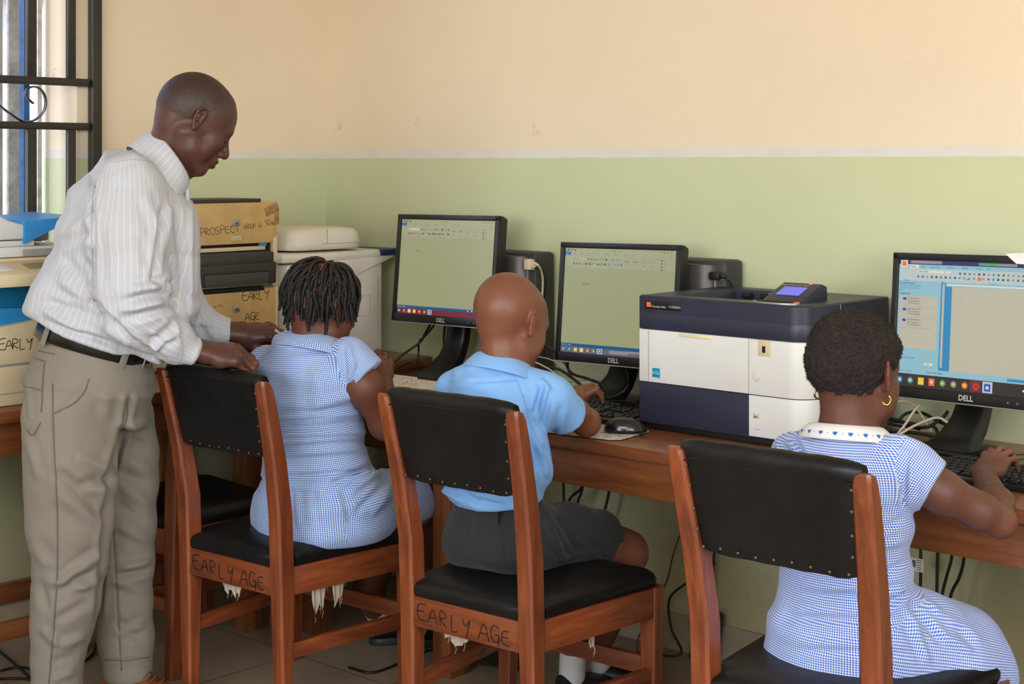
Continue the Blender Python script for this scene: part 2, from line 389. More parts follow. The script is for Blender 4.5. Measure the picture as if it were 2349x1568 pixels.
# ================================================================ wood
def wood(name, c1, c2, c3, axis='x', scale=1.0, coat=.35, wear=.3):
    m, nt, b = new_mat(name)
    st = {'x': (1.2, 14, 14), 'y': (14, 1.2, 14), 'z': (14, 14, 1.2)}[axis]
    f = noise(nt, 3.2*scale, 8, .62, stretch=st, dist=.8)
    g = noise(nt, 22*scale, 4, .6, stretch=st)
    c = ramp(nt, f, [(.28, c1), (.5, c2), (.72, c3)])
    c = mixc(nt, mth(nt, 'MULTIPLY', g, .3), c, c1)
    big = noise(nt, 3, 5, .6)
    c = mixc(nt, mth(nt, 'MULTIPLY', mth(nt, 'SUBTRACT', big, .42, clamp=True), 1.6, clamp=True), c, tuple(x*.55 for x in c1[:3])+(1,))
    w = mth(nt, 'MULTIPLY', mth(nt, 'GREATER_THAN', noise(nt, 28, 9, .8, stretch=(1, 1, .45) if axis == 'z' else None), .665), wear)
    c = mixc(nt, w, c, RGB(206, 150, 104))
    nt.links.new(c, b.inputs['Base Color'])
    nt.links.new(mth(nt, 'MULTIPLY_ADD', big, .3, .24), b.inputs['Roughness'])
    b.inputs['Coat Weight'].default_value = coat; b.inputs['Coat Roughness'].default_value = .25
    bump(nt, b, f, .12, .001); return m
W1c = (RGB(92, 40, 18), RGB(136, 66, 32), RGB(162, 86, 46))
M_CH = {a: wood('chair_wood_'+a, *W1c, axis=a) for a in 'xyz'}
W2c = (RGB(100, 52, 24), RGB(138, 78, 38), RGB(162, 98, 52))
M_DK = {a: wood('desk_wood_'+a, *W2c, axis=a, wear=.05, coat=.5) for a in 'xyz'}
# long computer desk along the back wall
DX0, DX1, DY = .585, 4.6, -.70
LX1, LX2 = float(WY(1035, 1200, DY+.09)[0]), float(WY(1975, 1200, DY+.09)[0])
dk = thing('computer_desk', 'long varnished wooden desk along the back wall carrying the monitors', 'desk', (DX0, 0, 0))
def part(name, mb, mats, parent, smooth=35): 
    return mb.build(name, mats, parent, smooth, origin=parent.location)
def P_(name, c0, c1, mat, parent, r=.003, mi=0):
    c0, c1 = np.array(c0, float), np.array(c1, float)
    return part(name, MB().box((c0+c1)/2, np.abs(c1-c0), r), mat, parent)
part('desk_top', MB().box(((DX0+DX1)/2, DY/2-.001, .732), (DX1-DX0, -DY-.002, .034), .008), M_DK['x'], dk)
P_('apron', (DX0+.03, DY+.018, .622), (DX1-.03, DY+.045, .714), M_DK['x'], dk)
for x in (.66, LX1, LX2, 3.7, 4.5): P_('leg', (x-.035, DY+.05, 0), (x+.035, DY+.13, .714), M_DK['z'], dk)
for x in (.66, 2.26, 4.5): P_('leg', (x-.03, -.10, 0), (x+.03, -.04, .714), M_DK['z'], dk)
P_('back_rail', (DX0+.03, -.06, .64), (DX1-.03, -.04, .714), M_DK['x'], dk)
# table along the left wall
LY = -3.2
tb = thing('side_table', 'higher wooden table along the left wall under the printers', 'table', (0, LY, 0))
part('table_top', MB().box((.287, (LY-.002)/2, .772), (.566, -LY-.004, .036), .008), M_DK['y'], tb)
P_('apron', (.515, LY+.03, .663), (.54, -.03, .754), M_DK['y'], tb)
for y in (LY+.08, -1.75, -.74): 
    P_('leg', (.46, y-.035, 0), (.53, y+.035, .754), M_DK['z'], tb); P_('leg', (.02, y-.035, 0), (.08, y+.035, .754), M_DK['z'], tb)
P_('foot_rail', (.014, LY+.1, .11), (.04, -.1, .17), M_DK['y'], tb)
P_('foot_rail', (.50, -1.72, .16), (.525, -.77, .21), M_DK['y'], tb)

# ================================================================ chairs
def vinyl():
    m, nt, b = new_mat('black_vinyl')
    f = noise(nt, 5, 6, .65); g = noise(nt, 420, 3, .6)
    nt.links.new(ramp(nt, f, [(.3, RGB(12, 12, 13)), (.7, RGB(26, 24, 24))]), b.inputs['Base Color'])
    nt.links.new(mth(nt, 'MULTIPLY_ADD', f, .3, .26), b.inputs['Roughness'])
    b.inputs['Specular IOR Level'].default_value = .3
    n1 = bump(nt, b, noise(nt, 14, 4, .5), .35, .004); bump(nt, b, g, .25, .0007, n1); return m
M_VIN = vinyl()
M_TACK = plastic('brass_tack', RGB(132, 94, 76), .4, metal=.6)
M_LIN = plastic('torn_lining', RGB(186, 170, 150), .9, var=.15, bmp=.4)
M_INK = plastic('black_marker', RGB(24, 20, 22), .6)
M_WORN = plastic('split_wood', RGB(222, 168, 104), .7, var=.15)
CH = dict(wo=.412, wf=.50, dp=.465, zr=.421)
def post_ring(x, y, z, w, d, ch=.006):
    return [(x-w/2+ch, y, z), (x+w/2-ch, y, z), (x+w/2, y+ch, z), (x+w/2, y+d-ch, z), (x+w/2-ch, y+d, z), (x-w/2+ch, y+d, z), (x-w/2, y+d-ch, z), (x-w/2, y+ch, z)]
def make_chair(label, loc, rz, text=True, torn=0, back=True):
    t = thing('dining_chair', label, 'chair', loc, rz)
    wo, wf, dp, zr = CH['wo'], CH['wf'], CH['dp'], CH['zr']
    for s in (-1, 1):
        rings = []
        for z, y, w, d, ox in ((0, .012, .036, .036, 0), (.2, .006, .042, .042, 0), (.40, 0, .045, .052, 0), (.56, -.006, .045, .052, 0), (.70, -.026, .043, .048, .004), (.84, -.056, .040, .042, .009), (.885, -.066, .038, .038, .010), (.902, -.068, .034, .030, .010), (.908, -.067, .024, .016, .008)):
            rings.append(post_ring(s*(wo/2+ox-w/2), y, z, w, d))
        o = MB().loft(rings, True).build('leg', M_CH['z'], t, 30)
        o2 = []
        for z, w in ((0, .034), (.25, .042), (zr, .045)):
            o2.append(post_ring(s*(wf/2-.0225), dp-.045, z, w, w, .003))
        MB().loft(o2, True).build('leg', M_CH['z'], t, 30)
    def rail(name, a, b, z0, z1, th, m, inset=0):
        a, b = V(*a, 0), V(*b, 0); d = nrm(b-a); n = V(-d[1], d[0], 0); L = np.linalg.norm(b-a)
        R = np.stack([d, n, UP], 1)
        return MB().box((L/2, 0, (z0+z1)/2), (L, th, z1-z0), .003, 0, R, T=a*1.0 if False else None).build(name, m, t) if False else \
            MB().add(*_bx(L, th, z0, z1), 0, R, a).build(name, m, t, 30)
    xr = wo/2-.045
    rail('seat_rail', (-xr-.01, .017), (xr+.01, .017), zr-.072, zr, .022, M_CH['x'])
    rail('seat_rail', (-wf/2+.045, dp-.014), (wf/2-.045, dp-.014), zr-.072, zr, .022, M_CH['x'])
    for s in (-1, 1):
        rail('seat_rail', (s*(wo/2-.013), .048), (s*(wf/2-.013), dp-.04), zr-.072, zr, .022, M_CH['y'])
        rail('stretcher', (s*(wo/2-.02), .03), (s*(wf/2-.02), dp-.04), .185, .225, .02, M_CH['y'])
    rail('stretcher', (-wf/2+.04, dp-.02), (wf/2-.04, dp-.02), .20, .245, .02, M_CH['x'])
    # seat cushion: puffed pad cut round the posts
    xi = wo/2-.046
    out = [(-xi, .006), (xi, .006), (xi, .053), (wo/2-.006, .058)]+[(wf/2-.008+.03*(math.cos(q)-1), dp-.036+.03*math.sin(q)) for q in np.linspace(0, PI/2, 6)]
    out = out+[(-x, y) for x, y in out[:1:-1]]
    out = np.array(out); dens = []
    for i in range(len(out)):
        p, q = out[i], out[(i+1) % len(out)]; n = max(1, int(np.linalg.norm(q-p)/.03))
        dens += [p+(q-p)*k/n for k in range(n)]
    dens = np.array(dens); cen = V(0, dp/2+.01); rings = []
    for dz, k in ((-.004, .985), (.004, 1.0), (.016, 1.003), (.026, .985), (.035, .93), (.041, .82), (.046, .6), (.048, .3), (.0485, .05)):
        p = cen+(dens-cen)*k
        rings.append(np.c_[p, np.full(len(p), zr+.004+dz)])
    MB().loft(rings, True).build('seat', M_VIN, t, 60)
    if back:
        # upholstered back pad: flat tacked rear, rolled top, tapered to the posts
        rings = []; nx = 17
        def pad_half(z): return .171+.022*(z-.70)/.22
        def yy(z): return -.020-.042*(z-.70)/.22
        outline = [(.704, 0), (.708, .000), (.80, -.003), (.895, -.004), (.912, -.003), (.922, .006), (.927, .02), (.922, .036), (.905, .046), (.86, .047), (.76, .046), (.712, .038), (.704, .02)]
        for i in range(nx):
            x = -1+2*i/(nx-1); e = 1-abs(x)**10; ring = []
            for z, y in outline:
                zc, yc = .81, .02
                kz = .93+.07*e; ky = .55+.45*e
                ring.append((x*pad_half(z), yy(z)+yc+(y-yc)*ky+.003*math.sin(9*x+z*40)*.3, zc+(z-zc)*kz+.0008*math.sin(14*x)))
            rings.append(ring)
        MB().loft(rings, True).build('backrest', M_VIN, t, 50)
        pip = []
        for i in range(13):
            x = -1+2*i/12; z = .893-.006*abs(x)**6
            pip.append((x*pad_half(z)*.955, yy(z)-.0042, z+.0008*math.sin(i*1.7)-(.004 if i in (0, 12) else 0)))
        MB().tube(pip, .0018, 6, smooth=3).build('piping', M_VIN, t)
        tk = MB(); tk.cyl((0, 0, 0), .0029, .002, axis=1, seg=8, bev=.0008)
        tk0 = None
        spots = [(x, .716+.002*math.sin(x*40)) for x in np.linspace(-.155, .155, 9)]+[(s*.163*(1+.1*(z-.72)/.2), z) for s in (-1, 1) for z in (.75, .79, .835, .875)]
        for (x, z) in spots:
            if tk0 is None: o = tk0 = tk.build('tack', M_TACK, t)
            else: o = tk0.copy(); COL.objects.link(o); o.parent = t
            o.location = (x, yy(z)-.0055, z)
    if text:
        for wd, x_ in (('EARLY', -.150), ('AGE', .042)):
            mb = MB(); scribble(mb, wd, (x_, .0055, zr-.054-.006*(x_ > 0)), (1, 0, -.03), (0, 0, 1), .036, (0, -1, 0), .0030, step=.98)
            mb.build('handwriting', M_INK, t, 0)
    if torn:
        for x0, w, h, yy0 in {1: ((-.06, .1, .05, .03), (.21, .06, .09, .12), (.225, .05, .075, .18)), 2: ((-.10, .12, .035, .03), (.22, .03, .05, .22))}[torn]:
            mb = MB(); n = 14; rr = random.Random(torn*3+int(x0*100)); pts = []
            side = x0 > .15
            for i in range(n+1):
                a = i/n; hh = h*(.45+.55*rr.random())*(math.sin(PI*min(1, a*1.1+.05))**.4 if a < .95 else .3)
                px = (x0, yy0+w*a) if side else (x0+w*a, yy0)
                if side: px = (x0-.02+.004*math.sin(i*1.3), px[1])
                else: px = (px[0], yy0+.004*math.sin(i*1.9))
                pts.append(((px[0], px[1], zr-.066), (px[0]+.004*math.sin(i), px[1]+.003*math.cos(i*2), zr-.070-hh)))
            vs = [p[0] for p in pts]+[p[1] for p in pts]
            mb.add(vs, [(i, i+1, i+n+2, i+n+1) for i in range(n)]); mb.add([(p[0], p[1]+.001, p[2]) for p in vs], [(i+1, i, i+n+1, i+n+2) for i in range(n)])
            for k in (3, 6, 9):
                q = pts[k][1]; mb.tube([q, (q[0]+.004, q[1], q[2]-.006), (q[0]-.003, q[1]+.002, q[2]-.010-.0015*k)], .0007, 4, smooth=3)
            mb.build('torn_lining', M_LIN, t, 0)
    return t
def _bx(L, th, z0, z1, r=.003):
    b = MB(); b.box((L/2, 0, (z0+z1)/2), (L, th, z1-z0), r); return np.concatenate(b.v), b.f
def chair_pose(cx, cy, th):
    p = c2w([cx, cy, 0]); return (p[0], p[1], 0), th+math.atan2(RGT @ V(0, 1, 0), RGT @ V(1, 0, 0))
CHP = [chair_pose(-.745, 3.995, -.691), chair_pose(-.114, 3.538, -.689), chair_pose(.505, 2.860, -.706)]
for i, lb in enumerate(('wooden chair with black padded back gripped by the standing man', 'wooden chair the boy in the blue shirt sits on, black vinyl back and seat', 'wooden chair nearest the camera on the right, under the girl with gold earrings')):
    make_chair(lb, *CHP[i], text=(i < 2), torn=(1, 2, 0)[i])
make_chair('wooden chair tucked under the side table behind the standing man', (.742, -.985, 0), PI/2, text=False)
# ================================================================ equipment
M_CREAM = plastic('aged_cream_plastic', RGB(216, 196, 156), .5, var=.05)
M_TAN = plastic('yellowed_tan_plastic', RGB(208, 170, 112), .5, var=.07, scale=14)
M_OFFW = plastic('offwhite_plastic', RGB(222, 212, 198), .45, var=.03)
M_GRYW = plastic('light_grey_plastic', RGB(212, 210, 204), .45, var=.04)
M_GREYP = plastic('grey_plastic', RGB(150, 146, 138), .5, var=.05)
M_BLUEP = plastic('sky_blue_plastic', RGB(48, 138, 202), .4, var=.06)
M_TEAL = plastic('teal_plastic', RGB(16, 120, 168), .4, var=.1)
M_NAVYB = plastic('navy_cap', RGB(10, 44, 92), .4)
M_BLK = plastic('black_plastic', RGB(20, 20, 22), .4, var=.1, bmp=.1)
M_CHAR = plastic('charcoal_plastic', RGB(52, 50, 48), .5, var=.1, bmp=.15)
M_DARKIN = plastic('dark_interior', RGB(12, 11, 12), .7)
M_NAVY = plastic('navy_grey_plastic', RGB(44, 44, 62), .42, var=.06, bmp=.15, scale=4)
M_WHT = plastic('white_plastic', RGB(224, 220, 214), .42, var=.02)
M_YEL = plastic('pale_yellow_plastic', RGB(236, 222, 170), .5)
M_SILV = plastic('silver_trim', RGB(176, 172, 170), .35, metal=.6)
M_GUN = plastic('gunmetal_panel', RGB(86, 78, 78), .42, metal=.35, var=.06)
M_TXT = plastic('pale_print', RGB(206, 204, 206), .5)
M_GTXT = plastic('grey_print', RGB(110, 100, 90), .6)
M_CBLK = plastic('black_cable', RGB(20, 19, 19), .45)
M_CWHT = plastic('cream_cable', RGB(206, 186, 160), .5)
M_PAPER = plastic('white_paper', RGB(232, 230, 224), .8)
M_ORG = plastic('orange_mark', RGB(240, 110, 30), .5)
M_ROSE = plastic('black_base_plastic', RGB(16, 16, 18), .6)  # the printer's own black foot

# ---------------------------------------------------------------- monitors
def glw(n, r, g, b, s=1.0): return glow('screen_'+n, RGB(r, g, b), s, .35)
G = {'page': glw('page_green', 148, 150, 112), 'ribb': glw('ribbon_green', 156, 156, 122), 'blue': glw('blue', 0, 78, 128), 'file': glw('file_blue', 20, 98, 150),
     'dark': glw('text', 84, 84, 66), 'teal': glw('teal', 60, 140, 140), 'red': glw('taskbar_red', 112, 26, 42), 'grey': glw('taskbar_grey', 96, 92, 102),
     'w': glw('white', 214, 208, 196), 'yel': glw('yellow', 230, 190, 60), 'orr': glw('orange', 226, 110, 40), 'grn': glw('green', 70, 160, 90),
     'sky': glw('office_sky', 134, 180, 194), 'sky2': glw('office_blue', 24, 128, 178), 'pg3': glw('page_cream', 182, 176, 158), 'navy': glw('title_navy', 26, 30, 92),
     'task3': glw('taskbar_black', 34, 26, 26), 'red3': glw('task_red', 190, 40, 44), 'lt': glw('light_icon', 190, 200, 200), 'dk': glw('black_text', 40, 40, 44),
     'smoke': glw('smoky', 140, 132, 140), 'pan': glw('pane', 176, 190, 190), 'bl2': glw('link_blue', 20, 60, 190)}
GK = list(G.keys()); GM = [G[k] for k in GK]
def screen_ui(kind, W, Hh):
    """flat screen picture in the x,z plane, origin at top left, built in thin layers toward -y"""
    mb = MB(); lay = [0]
    def q(x0, y0, x1, y1, c, l=1):
        yy = -.0002*l
        mb.quad((x0*W, yy, -y1*Hh), (x1*W, yy, -y1*Hh), (x1*W, yy, -y0*Hh), (x0*W, yy, -y0*Hh), GK.index(c))
    rr = random.Random(kind)
    def tx(x, y, hgt, text, c='dark', bold=0.0, l=4, cond=.86):
        vs, fs = text_faces(text, bold); k = hgt*Hh/.72*(1.18 if kind == 3 else 1.1)
        mb.add(np.c_[vs[:, 0]*k*cond+x*W, np.full(len(vs), -.0002*l), vs[:, 1]*k-y*Hh], fs, GK.index(c))
    def dsc(x0, y0, x1, y1, c, l):
        cx_, cz_ = (x0+x1)/2*W, (y0+y1)/2*Hh; r = min((x1-x0)*W, (y1-y0)*Hh)/2
        mb.add([(cx_+r*math.cos(a), -.0002*l, -cz_+r*math.sin(a)) for a in np.linspace(0, 2*PI, 14, endpoint=False)], [tuple(range(14))], GK.index(c))
    if kind in (1, 2):
        q(0, 0, 1, 1, 'page'); q(0, 0, 1, .19, 'ribb', 2)
        q(.02, .01, .035, .028, 'dk', 3); q(.05, .01, .065, .028, 'dark', 3); q(.08, .012, .1, .026, 'file', 3)
        tx(.43, .026, .011, 'Document1 - Word'); 
        for i in range(4): q(.86+i*.03, .014, .869+i*.03, .024, 'dark', 3)
        q(0, .035, .055, .068, 'file', 3)
        tx(.008, .058, .011, 'FILE', 'lt')
        for x, w in zip((.08, .14, .20, .262, .36, .455, .545, .61), ('HOME', 'INSERT', 'DESIGN', 'PAGE LAYOUT', 'REFERENCES', 'MAILINGS', 'REVIEW', 'VIEW')): tx(x, .058, .0095, w, 'dark', cond=.74)
        tx(.935, .066, .010, 'Sign in')
        for row in (.095, .14):
            x = .08 if row > .1 else .215
            while x < .52:
                w = rr.choice((.012, .014, .02)); q(x, row, x+w, row+.017, rr.choice(('dark', 'dark', 'dark', 'smoke', 'teal')), 3); x += w+.014
        q(.265, .15, .29, .158, 'yel', 4); q(.30, .15, .318, .158, 'red3', 4); q(.335, .136, .352, .16, 'teal', 4)
        q(.078, .092, .20, .114, 'w', 2); tx(.082, .109, .011, 'Calibri (Body)  11', 'dk', cond=.7); q(.54, .088, .85, .172, 'teal', 2); q(.543, .091, .847, .169, 'ribb', 3)
        
        for i, w in enumerate(('Normal', 'No Spac...', 'Heading 1', 'Heading 2')): tx(.55+i*.075, .122, .014, 'AaBbCcDc', 'dk' if i < 2 else 'teal', cond=.62); tx(.555+i*.075, .157, .0095, w, cond=.72)
        for i in range(4): q(.87, .09+i*.028, .88, .102+i*.028, 'dk', 3); tx(.888, .101+i*.028, .0105, ('Find', 'Replace', 'Select', 'Editing')[i], cond=.72)
        for x, w in ((.01, 'Clipboard'), (.19, 'Font'), (.41, 'Paragraph'), (.68, 'Styles')): tx(x, .186, .009, w, cond=.8)
        q(0, .19, 1, .192, 'smoke', 3); q(.1, .2, .9, .2012, 'smoke', 3)
        if kind == 1: tx(.175, .335, .012, 'My name is', 'dk')
        else: tx(.17, .346, .013, 'Samuel Grace I', 'dk', .004); q(.222, .349, .258, .3505, 'red3', 3)
        q(0, .915, 1, .945, 'blue', 2); tx(.01, .936, .010, 'PAGE 1 OF 1   3 WORDS', 'lt', cond=.72)
        for x in (.76, .8, .84): q(x, .922, x+.012, .936, 'lt', 3)
        q(0, .945, 1, 1, 'red' if kind == 1 else 'grey', 2)
        cols = ['teal', 'sky2', 'w', 'yel', 'orr', 'grn', 'file'] if kind == 1 else ['teal', 'sky2', 'yel', 'w', 'orr', 'grn', 'file']
        for i, c in enumerate(cols):
            x = .012+i*.056
            if i == 6: q(x-.006, .948, x+.038, .996, 'lt', 3)
            (q if i in (2, 3, 6) else dsc)(x+.002, .955, x+.032, .99, c, 4); (q if i in (2, 6) else dsc)(x+.011, .965, x+.023, .98, 'w' if i in (0, 1, 6) else 'yel', 5)
        if kind == 2: q(.45, .955, .62, .985, 'smoke', 3); q(.6, .95, .8, .97, 'smoke', 3)
        for i in range(4): q(.86+i*.022, .965, .87+i*.022, .98, 'lt', 4)
    else:
        q(0, 0, 1, 1, 'sky'); q(0, 0, 1, .035, 'navy', 2); q(.01, .004, .06, .06, 'w', 3); q(.02, .012, .05, .05, 'orr', 4)
        q(.08, .004, .3, .028, 'smoke', 3); q(.55, .008, .68, .028, 'grn', 3); q(.68, .008, .8, .028, 'smoke', 3)
        q(.0, .035, 1, .065, 'sky', 2); q(.075, .037, .14, .066, 'w', 3)
        for x, w in zip((.085, .155, .225, .33, .44, .53, .60), ('Home', 'Insert', 'Page Layout', 'References', 'Mailings', 'Review', 'View')): tx(x, .059, .014, w, 'bl2' if x < .1 else 'sky2', .006, cond=.72)
        q(.0, .068, 1, .165, 'pan', 2)
        q(.13, .08, .36, .1, 'w', 3); tx(.135, .096, .014, 'Calibri (Body)', 'dk', cond=.72); tx(.315, .096, .013, '11', 'dk', cond=.8)
        for row in (.087, .122):
            x = .13 if row > .1 else .42
            while x < .86: 
                w = .013; q(x, row, x+w, row+.016, rr.choice(('dk', 'dark', 'sky2', 'smoke')), 4); x += .032
        q(.415, .136, .44, .142, 'yel', 5); q(.47, .136, .49, .142, 'red3', 5); q(.545, .118, .57, .145, 'orr', 5)
        q(.885, .075, 1, .15, 'w', 3); q(.885, .075, .998, .078, 'orr', 5); q(.885, .147, .998, .15, 'orr', 5); q(.885, .075, .889, .15, 'orr', 5)
        tx(.895, .112, .022, 'AaBbCcDc', 'dk', cond=.62); tx(.905, .140, .013, '1 Normal', 'dk', cond=.72)
        for x, w in ((.03, 'Clipboard'), (.3, 'Font'), (.62, 'Paragraph')): tx(x, .168, .012, w, 'sky2')
        q(0, .172, .30, .855, 'sky', 2); tx(.008, .191, .014, 'Document Recovery', 'dk', .008, cond=.72)
        for i, w in enumerate(('Word has recovered the following', 'files. Save the ones you wish to', 'keep.')): tx(.01, .210+i*.019, .0125, w, 'sky2', .006, cond=.66)
        tx(.01, .275, .0135, 'Available files', 'dk', .01, cond=.78); q(.012, .285, .28, .70, 'pg3', 3)
        for k in range(3):
            y = .3+k*.085; q(.035, y, .06, y+.02, 'bl2', 4)
            for i in range(3): tx(.07, y+.010+i*.02, .0125, (('Hot teaching farm [...', 'Version created last ...', '4:22 PM Tuesday, A...'), ('eagles summit TOOA ...', 'Version created last ...', '4:14 AM Wednesday ...'), ('3RD TERM EXAM UA...', 'Version created last ...', '4:27 AM Wednesday ...'))[k][i], 'dk', cond=.66)
            q(.03, y+.068, .25, .07+y, 'smoke', 4)
        tx(.01, .78, .0125, 'Which file do I want to save?', 'bl2', .006, cond=.66); q(.2, .805, .26, .825, 'w', 3); tx(.21, .820, .012, 'Close', 'dk')
        q(.30, .172, .335, .855, 'sky2', 2); q(.31, .18, .325, .83, 'pg3', 3); q(.335, .172, 1, .2, 'sky', 2); q(.335, .18, 1, .192, 'w', 3)
        q(.335, .2, .375, .855, 'sky2', 2); q(.375, .2, 1, .855, 'pg3', 2); q(.445, .275, .447, .295, 'dk', 3)
        q(.64, .24, .68, .241, 'smoke', 3)
        q(0, .855, 1, .9, 'sky', 2); tx(.01, .883, .013, 'Page: 1 of 1    Words: 2', 'sky2', .004, cond=.72); tx(.225, .883, .013, 'English (United States)', 'dk', cond=.72); q(.76, .868, .95, .888, 'sky2', 3)
        q(0, .9, 1, 1, 'task3', 2)
        cols = ['sky2', 'teal', 'yel', 'orr', 'grn', 'smoke', 'orr', 'red3', 'bl2']
        for i, c in enumerate(cols):
            x = .012+i*.075
            if i == 7: q(x-.015, .905, x+.055, .99, 'red', 3)
            if i == 8: q(x-.01, .905, x+.055, .99, 'pan', 3)
            (q if i in (2, 3, 8) else dsc)(x+.002, .922, x+.042, .978, c, 4); (q if i == 8 else dsc)(x+.013, .938, x+.031, .962, 'w' if i in (0, 1, 3, 8) else 'yel' if i != 7 else 'red', 5)
        for i in range(3): q(.86+i*.05, .94, .88+i*.05, .955, 'w' if i != 1 else 'red3', 4)
    return mb
def pose(origin, ex, ey, ez): 
    R = np.stack([nrm(ex), nrm(ey), nrm(ez)], 1); return R, np.asarray(origin, float)
def monitor(label, TL, TR, BL, kind, base, thick=.036, buttons=5, base_w=.25):
    """TL, TR, BL: bezel corners in the room"""
    TL, TR, BL = map(np.asarray, (TL, TR, BL)); W = np.linalg.norm(TR-TL); Hh = np.linalg.norm(TL-BL)
    ex = nrm(TR-TL); ez = nrm(TL-BL); ez = nrm(ez-ex*(ez @ ex)); ey = np.cross(ez, ex)   # ey points to the wall
    t = thing('computer_monitor', label, 'monitor', base)
    T = TL-np.asarray(base); R = np.stack([ex, ey, ez], 1)
    b = .0165; bb = .028
    fr = MB()
    for c, s in (((W/2, .012, -b/2), (W, .024, b)), ((W/2, .012, -Hh+bb/2), (W, .024, bb)), ((b/2, .012, -Hh/2), (b, .024, Hh-.002)), ((W-b/2, .012, -Hh/2), (b, .024, Hh-.002))): fr.box(c, s, .003, 0)
    fr.add(np.concatenate(fr.v), [], 0); fr = MB()
    fr.prism([(0, 0), (W, 0), (W, -Hh), (0, -Hh)], .006, .026, axis=1, r=.004, R=R, T=T)
    for c, s in (((W/2, .004, -b/2), (W, .012, b)), ((W/2, .004, -Hh+bb/2), (W, .012, bb)), ((b/2, .004, -Hh/2), (b, .012, Hh-.004)), ((W-b/2, .004, -Hh/2), (b, .012, Hh-.004))):
        x = MB().box(c, s, .002); fr.add(np.concatenate(x.v), x.f, 0, R, T)
    fr.build('bezel', M_BLK, t)
    for c_, z_ in (((W/2, -.0005, -Hh-.0005), .003), ((W/2, .004, .0005), .002)):
        x = MB().box(c_, (W, .011, z_), .001); MB().add(np.concatenate(x.v), x.f, 0, R, T).build('silver_edge', M_SILV, t)
    x = MB(); x.box((W/2, .02+thick*.3, -Hh/2), (W-.006, .03, Hh-.006), .008); x.box((W/2, .02+thick*.7, -Hh/2-.01), (W*.72, thick*.6, Hh*.6), .012)
    MB().add(np.concatenate(x.v), x.f, 0, R, T).build('rear_housing', M_BLK, t)
    ui = screen_ui(kind, W-2*b, Hh-b-bb); vs = np.concatenate(ui.v)+V(b, .0045, -b)
    sm = MB(); sm.add(vs, ui.f, 0, R, T); sm.m = ui.m; sm.build('screen', GM, t, 0)
    type_text('logo', 'DELL', TL+R @ V(W/2-.018, -.0028, -Hh+bb*.28), ex, ez, .0135, M_TXT, t, .0004, origin=base, bold=.02, sx=.95)
    bt = MB().cyl((0, 0, 0), .0045, .002, axis=1, seg=12, bev=.0005); b0 = None
    for i in range(buttons):
        if b0 is None: o = b0 = MB().add(np.concatenate(bt.v), bt.f, 0, R).build('button', M_CHAR, t)
        else: o = b0.copy(); COL.objects.link(o); o.parent = t
        o.location = (T+R @ V(W-.105+i*.024, -.0028, -Hh+bb*.5)).tolist()
        mk = MB().box((0, -.0016, 0), (.0035, .0005, .0012)); 
        if i == 0: m0 = MB().add(np.concatenate(mk.v), mk.f, 0, R).build('button_mark', M_TXT, o)
        else:
            m1 = m0.copy(); COL.objects.link(m1); m1.parent = o
    # stand: foot plate and a swept neck
    fl = .004; bx = R @ V(W/2, 0, 0)+T; fwd = nrm(V(ey[0], ey[1], 0)); sx = nrm(V(ex[0], ex[1], 0)); rp = V(bx[0], bx[1], 0)+fwd*.06-sx*.04
    Rf = np.stack([sx, fwd, UP], 1)
    ft = MB(); hw = base_w/2
    ft.prism([(-hw, -.13), (hw, -.13), (hw*.55, .03), (-hw*.55, .03)], 0, .011, axis=2, r=.005, seg=2)
    MB().add(np.concatenate(ft.v), ft.f, 0, Rf, rp).build('foot', M_BLK, t)
    nk = MB(); zt = (BL-np.asarray(base))[2]+.11
    rings = []
    for z, y, w, d in ((.008, -.085, .13, .07), (.020, -.070, .115, .085), (.042, -.030, .100, .075), (.075, .005, .088, .055), (.12, .028, .084, .045), (zt-.05, .045, .09, .04), (zt, .035, .12, .03)):
        rings.append([(a*w/2, y+c*d/2, z) for a, c in ((-1, -.6), (-.8, -1), (.8, -1), (1, -.6), (1, .6), (.8, 1), (-.8, 1), (-1, .6))])
    nk.loft(rings); MB().add(np.concatenate(nk.v), nk.f, 0, Rf, rp).build('neck', M_BLK, t, 50)
    hb = MB().box((0, .035, zt-.055), (.20, .06, .10), .02); MB().add(np.concatenate(hb.v), hb.f, 0, Rf, rp).build('neck_bracket', M_BLK, t)
    return t
DZ = .751
def corners(pTL, pTR, pBL, yt, yb, ytr=None, ytl=None):
    return WY(*pTL, yt), WY(*pTR, yt if ytr is None else ytr), WY(*pBL, yb)
a = corners((914, 491), (1146, 495), (901, 735), -.20, -.235)
mon1 = monitor('leftmost monitor, behind the bald boy, showing a red taskbar', *a, 1, (float((a[0]+a[1])[0]/2), -.15, DZ))
a = corners((1287, 555), (1563, 562), (1293, 826), -.20, -.235)
mon2 = monitor('middle monitor half hidden by the navy and white printer', *a, 2, (float((a[0]+a[1])[0]/2), -.15, DZ))
pr = WY(2349, 587, -.25); dx = (pr-WY(2050, 578, -.20)); 
TL3 = WY(2050, 579, -.20); TR3 = WY(2349, 588, -.235); TR3 = TL3+(TR3-TL3)*1.22; BL3 = WY(2032, 906, -.235)
mon3 = monitor('rightmost monitor with a blue word processor window, in front of the girl with earrings', TL3, TR3, BL3, 3, (float((TL3+TR3)[0]/2)-.03, -.15, DZ))
# slip of paper taped on the right monitor
p = WY(2335, 590, -.255)
tag(MB().add([p+V(-.025, -.012, .008), p+V(.09, -.012, .018), p+V(.09, -.016, -.016), p+V(.004, -.016, -.014)], [(0, 1, 2, 3)]).add([p+V(-.025, -.0135, .008), p+V(.09, -.0135, .018), p+V(.09, -.0175, -.016), p+V(.004, -.0175, -.014)], [(3, 2, 1, 0)]).build('paper_slip', M_PAPER), 'torn white paper slip stuck on top corner of the rightmost monitor', 'paper')

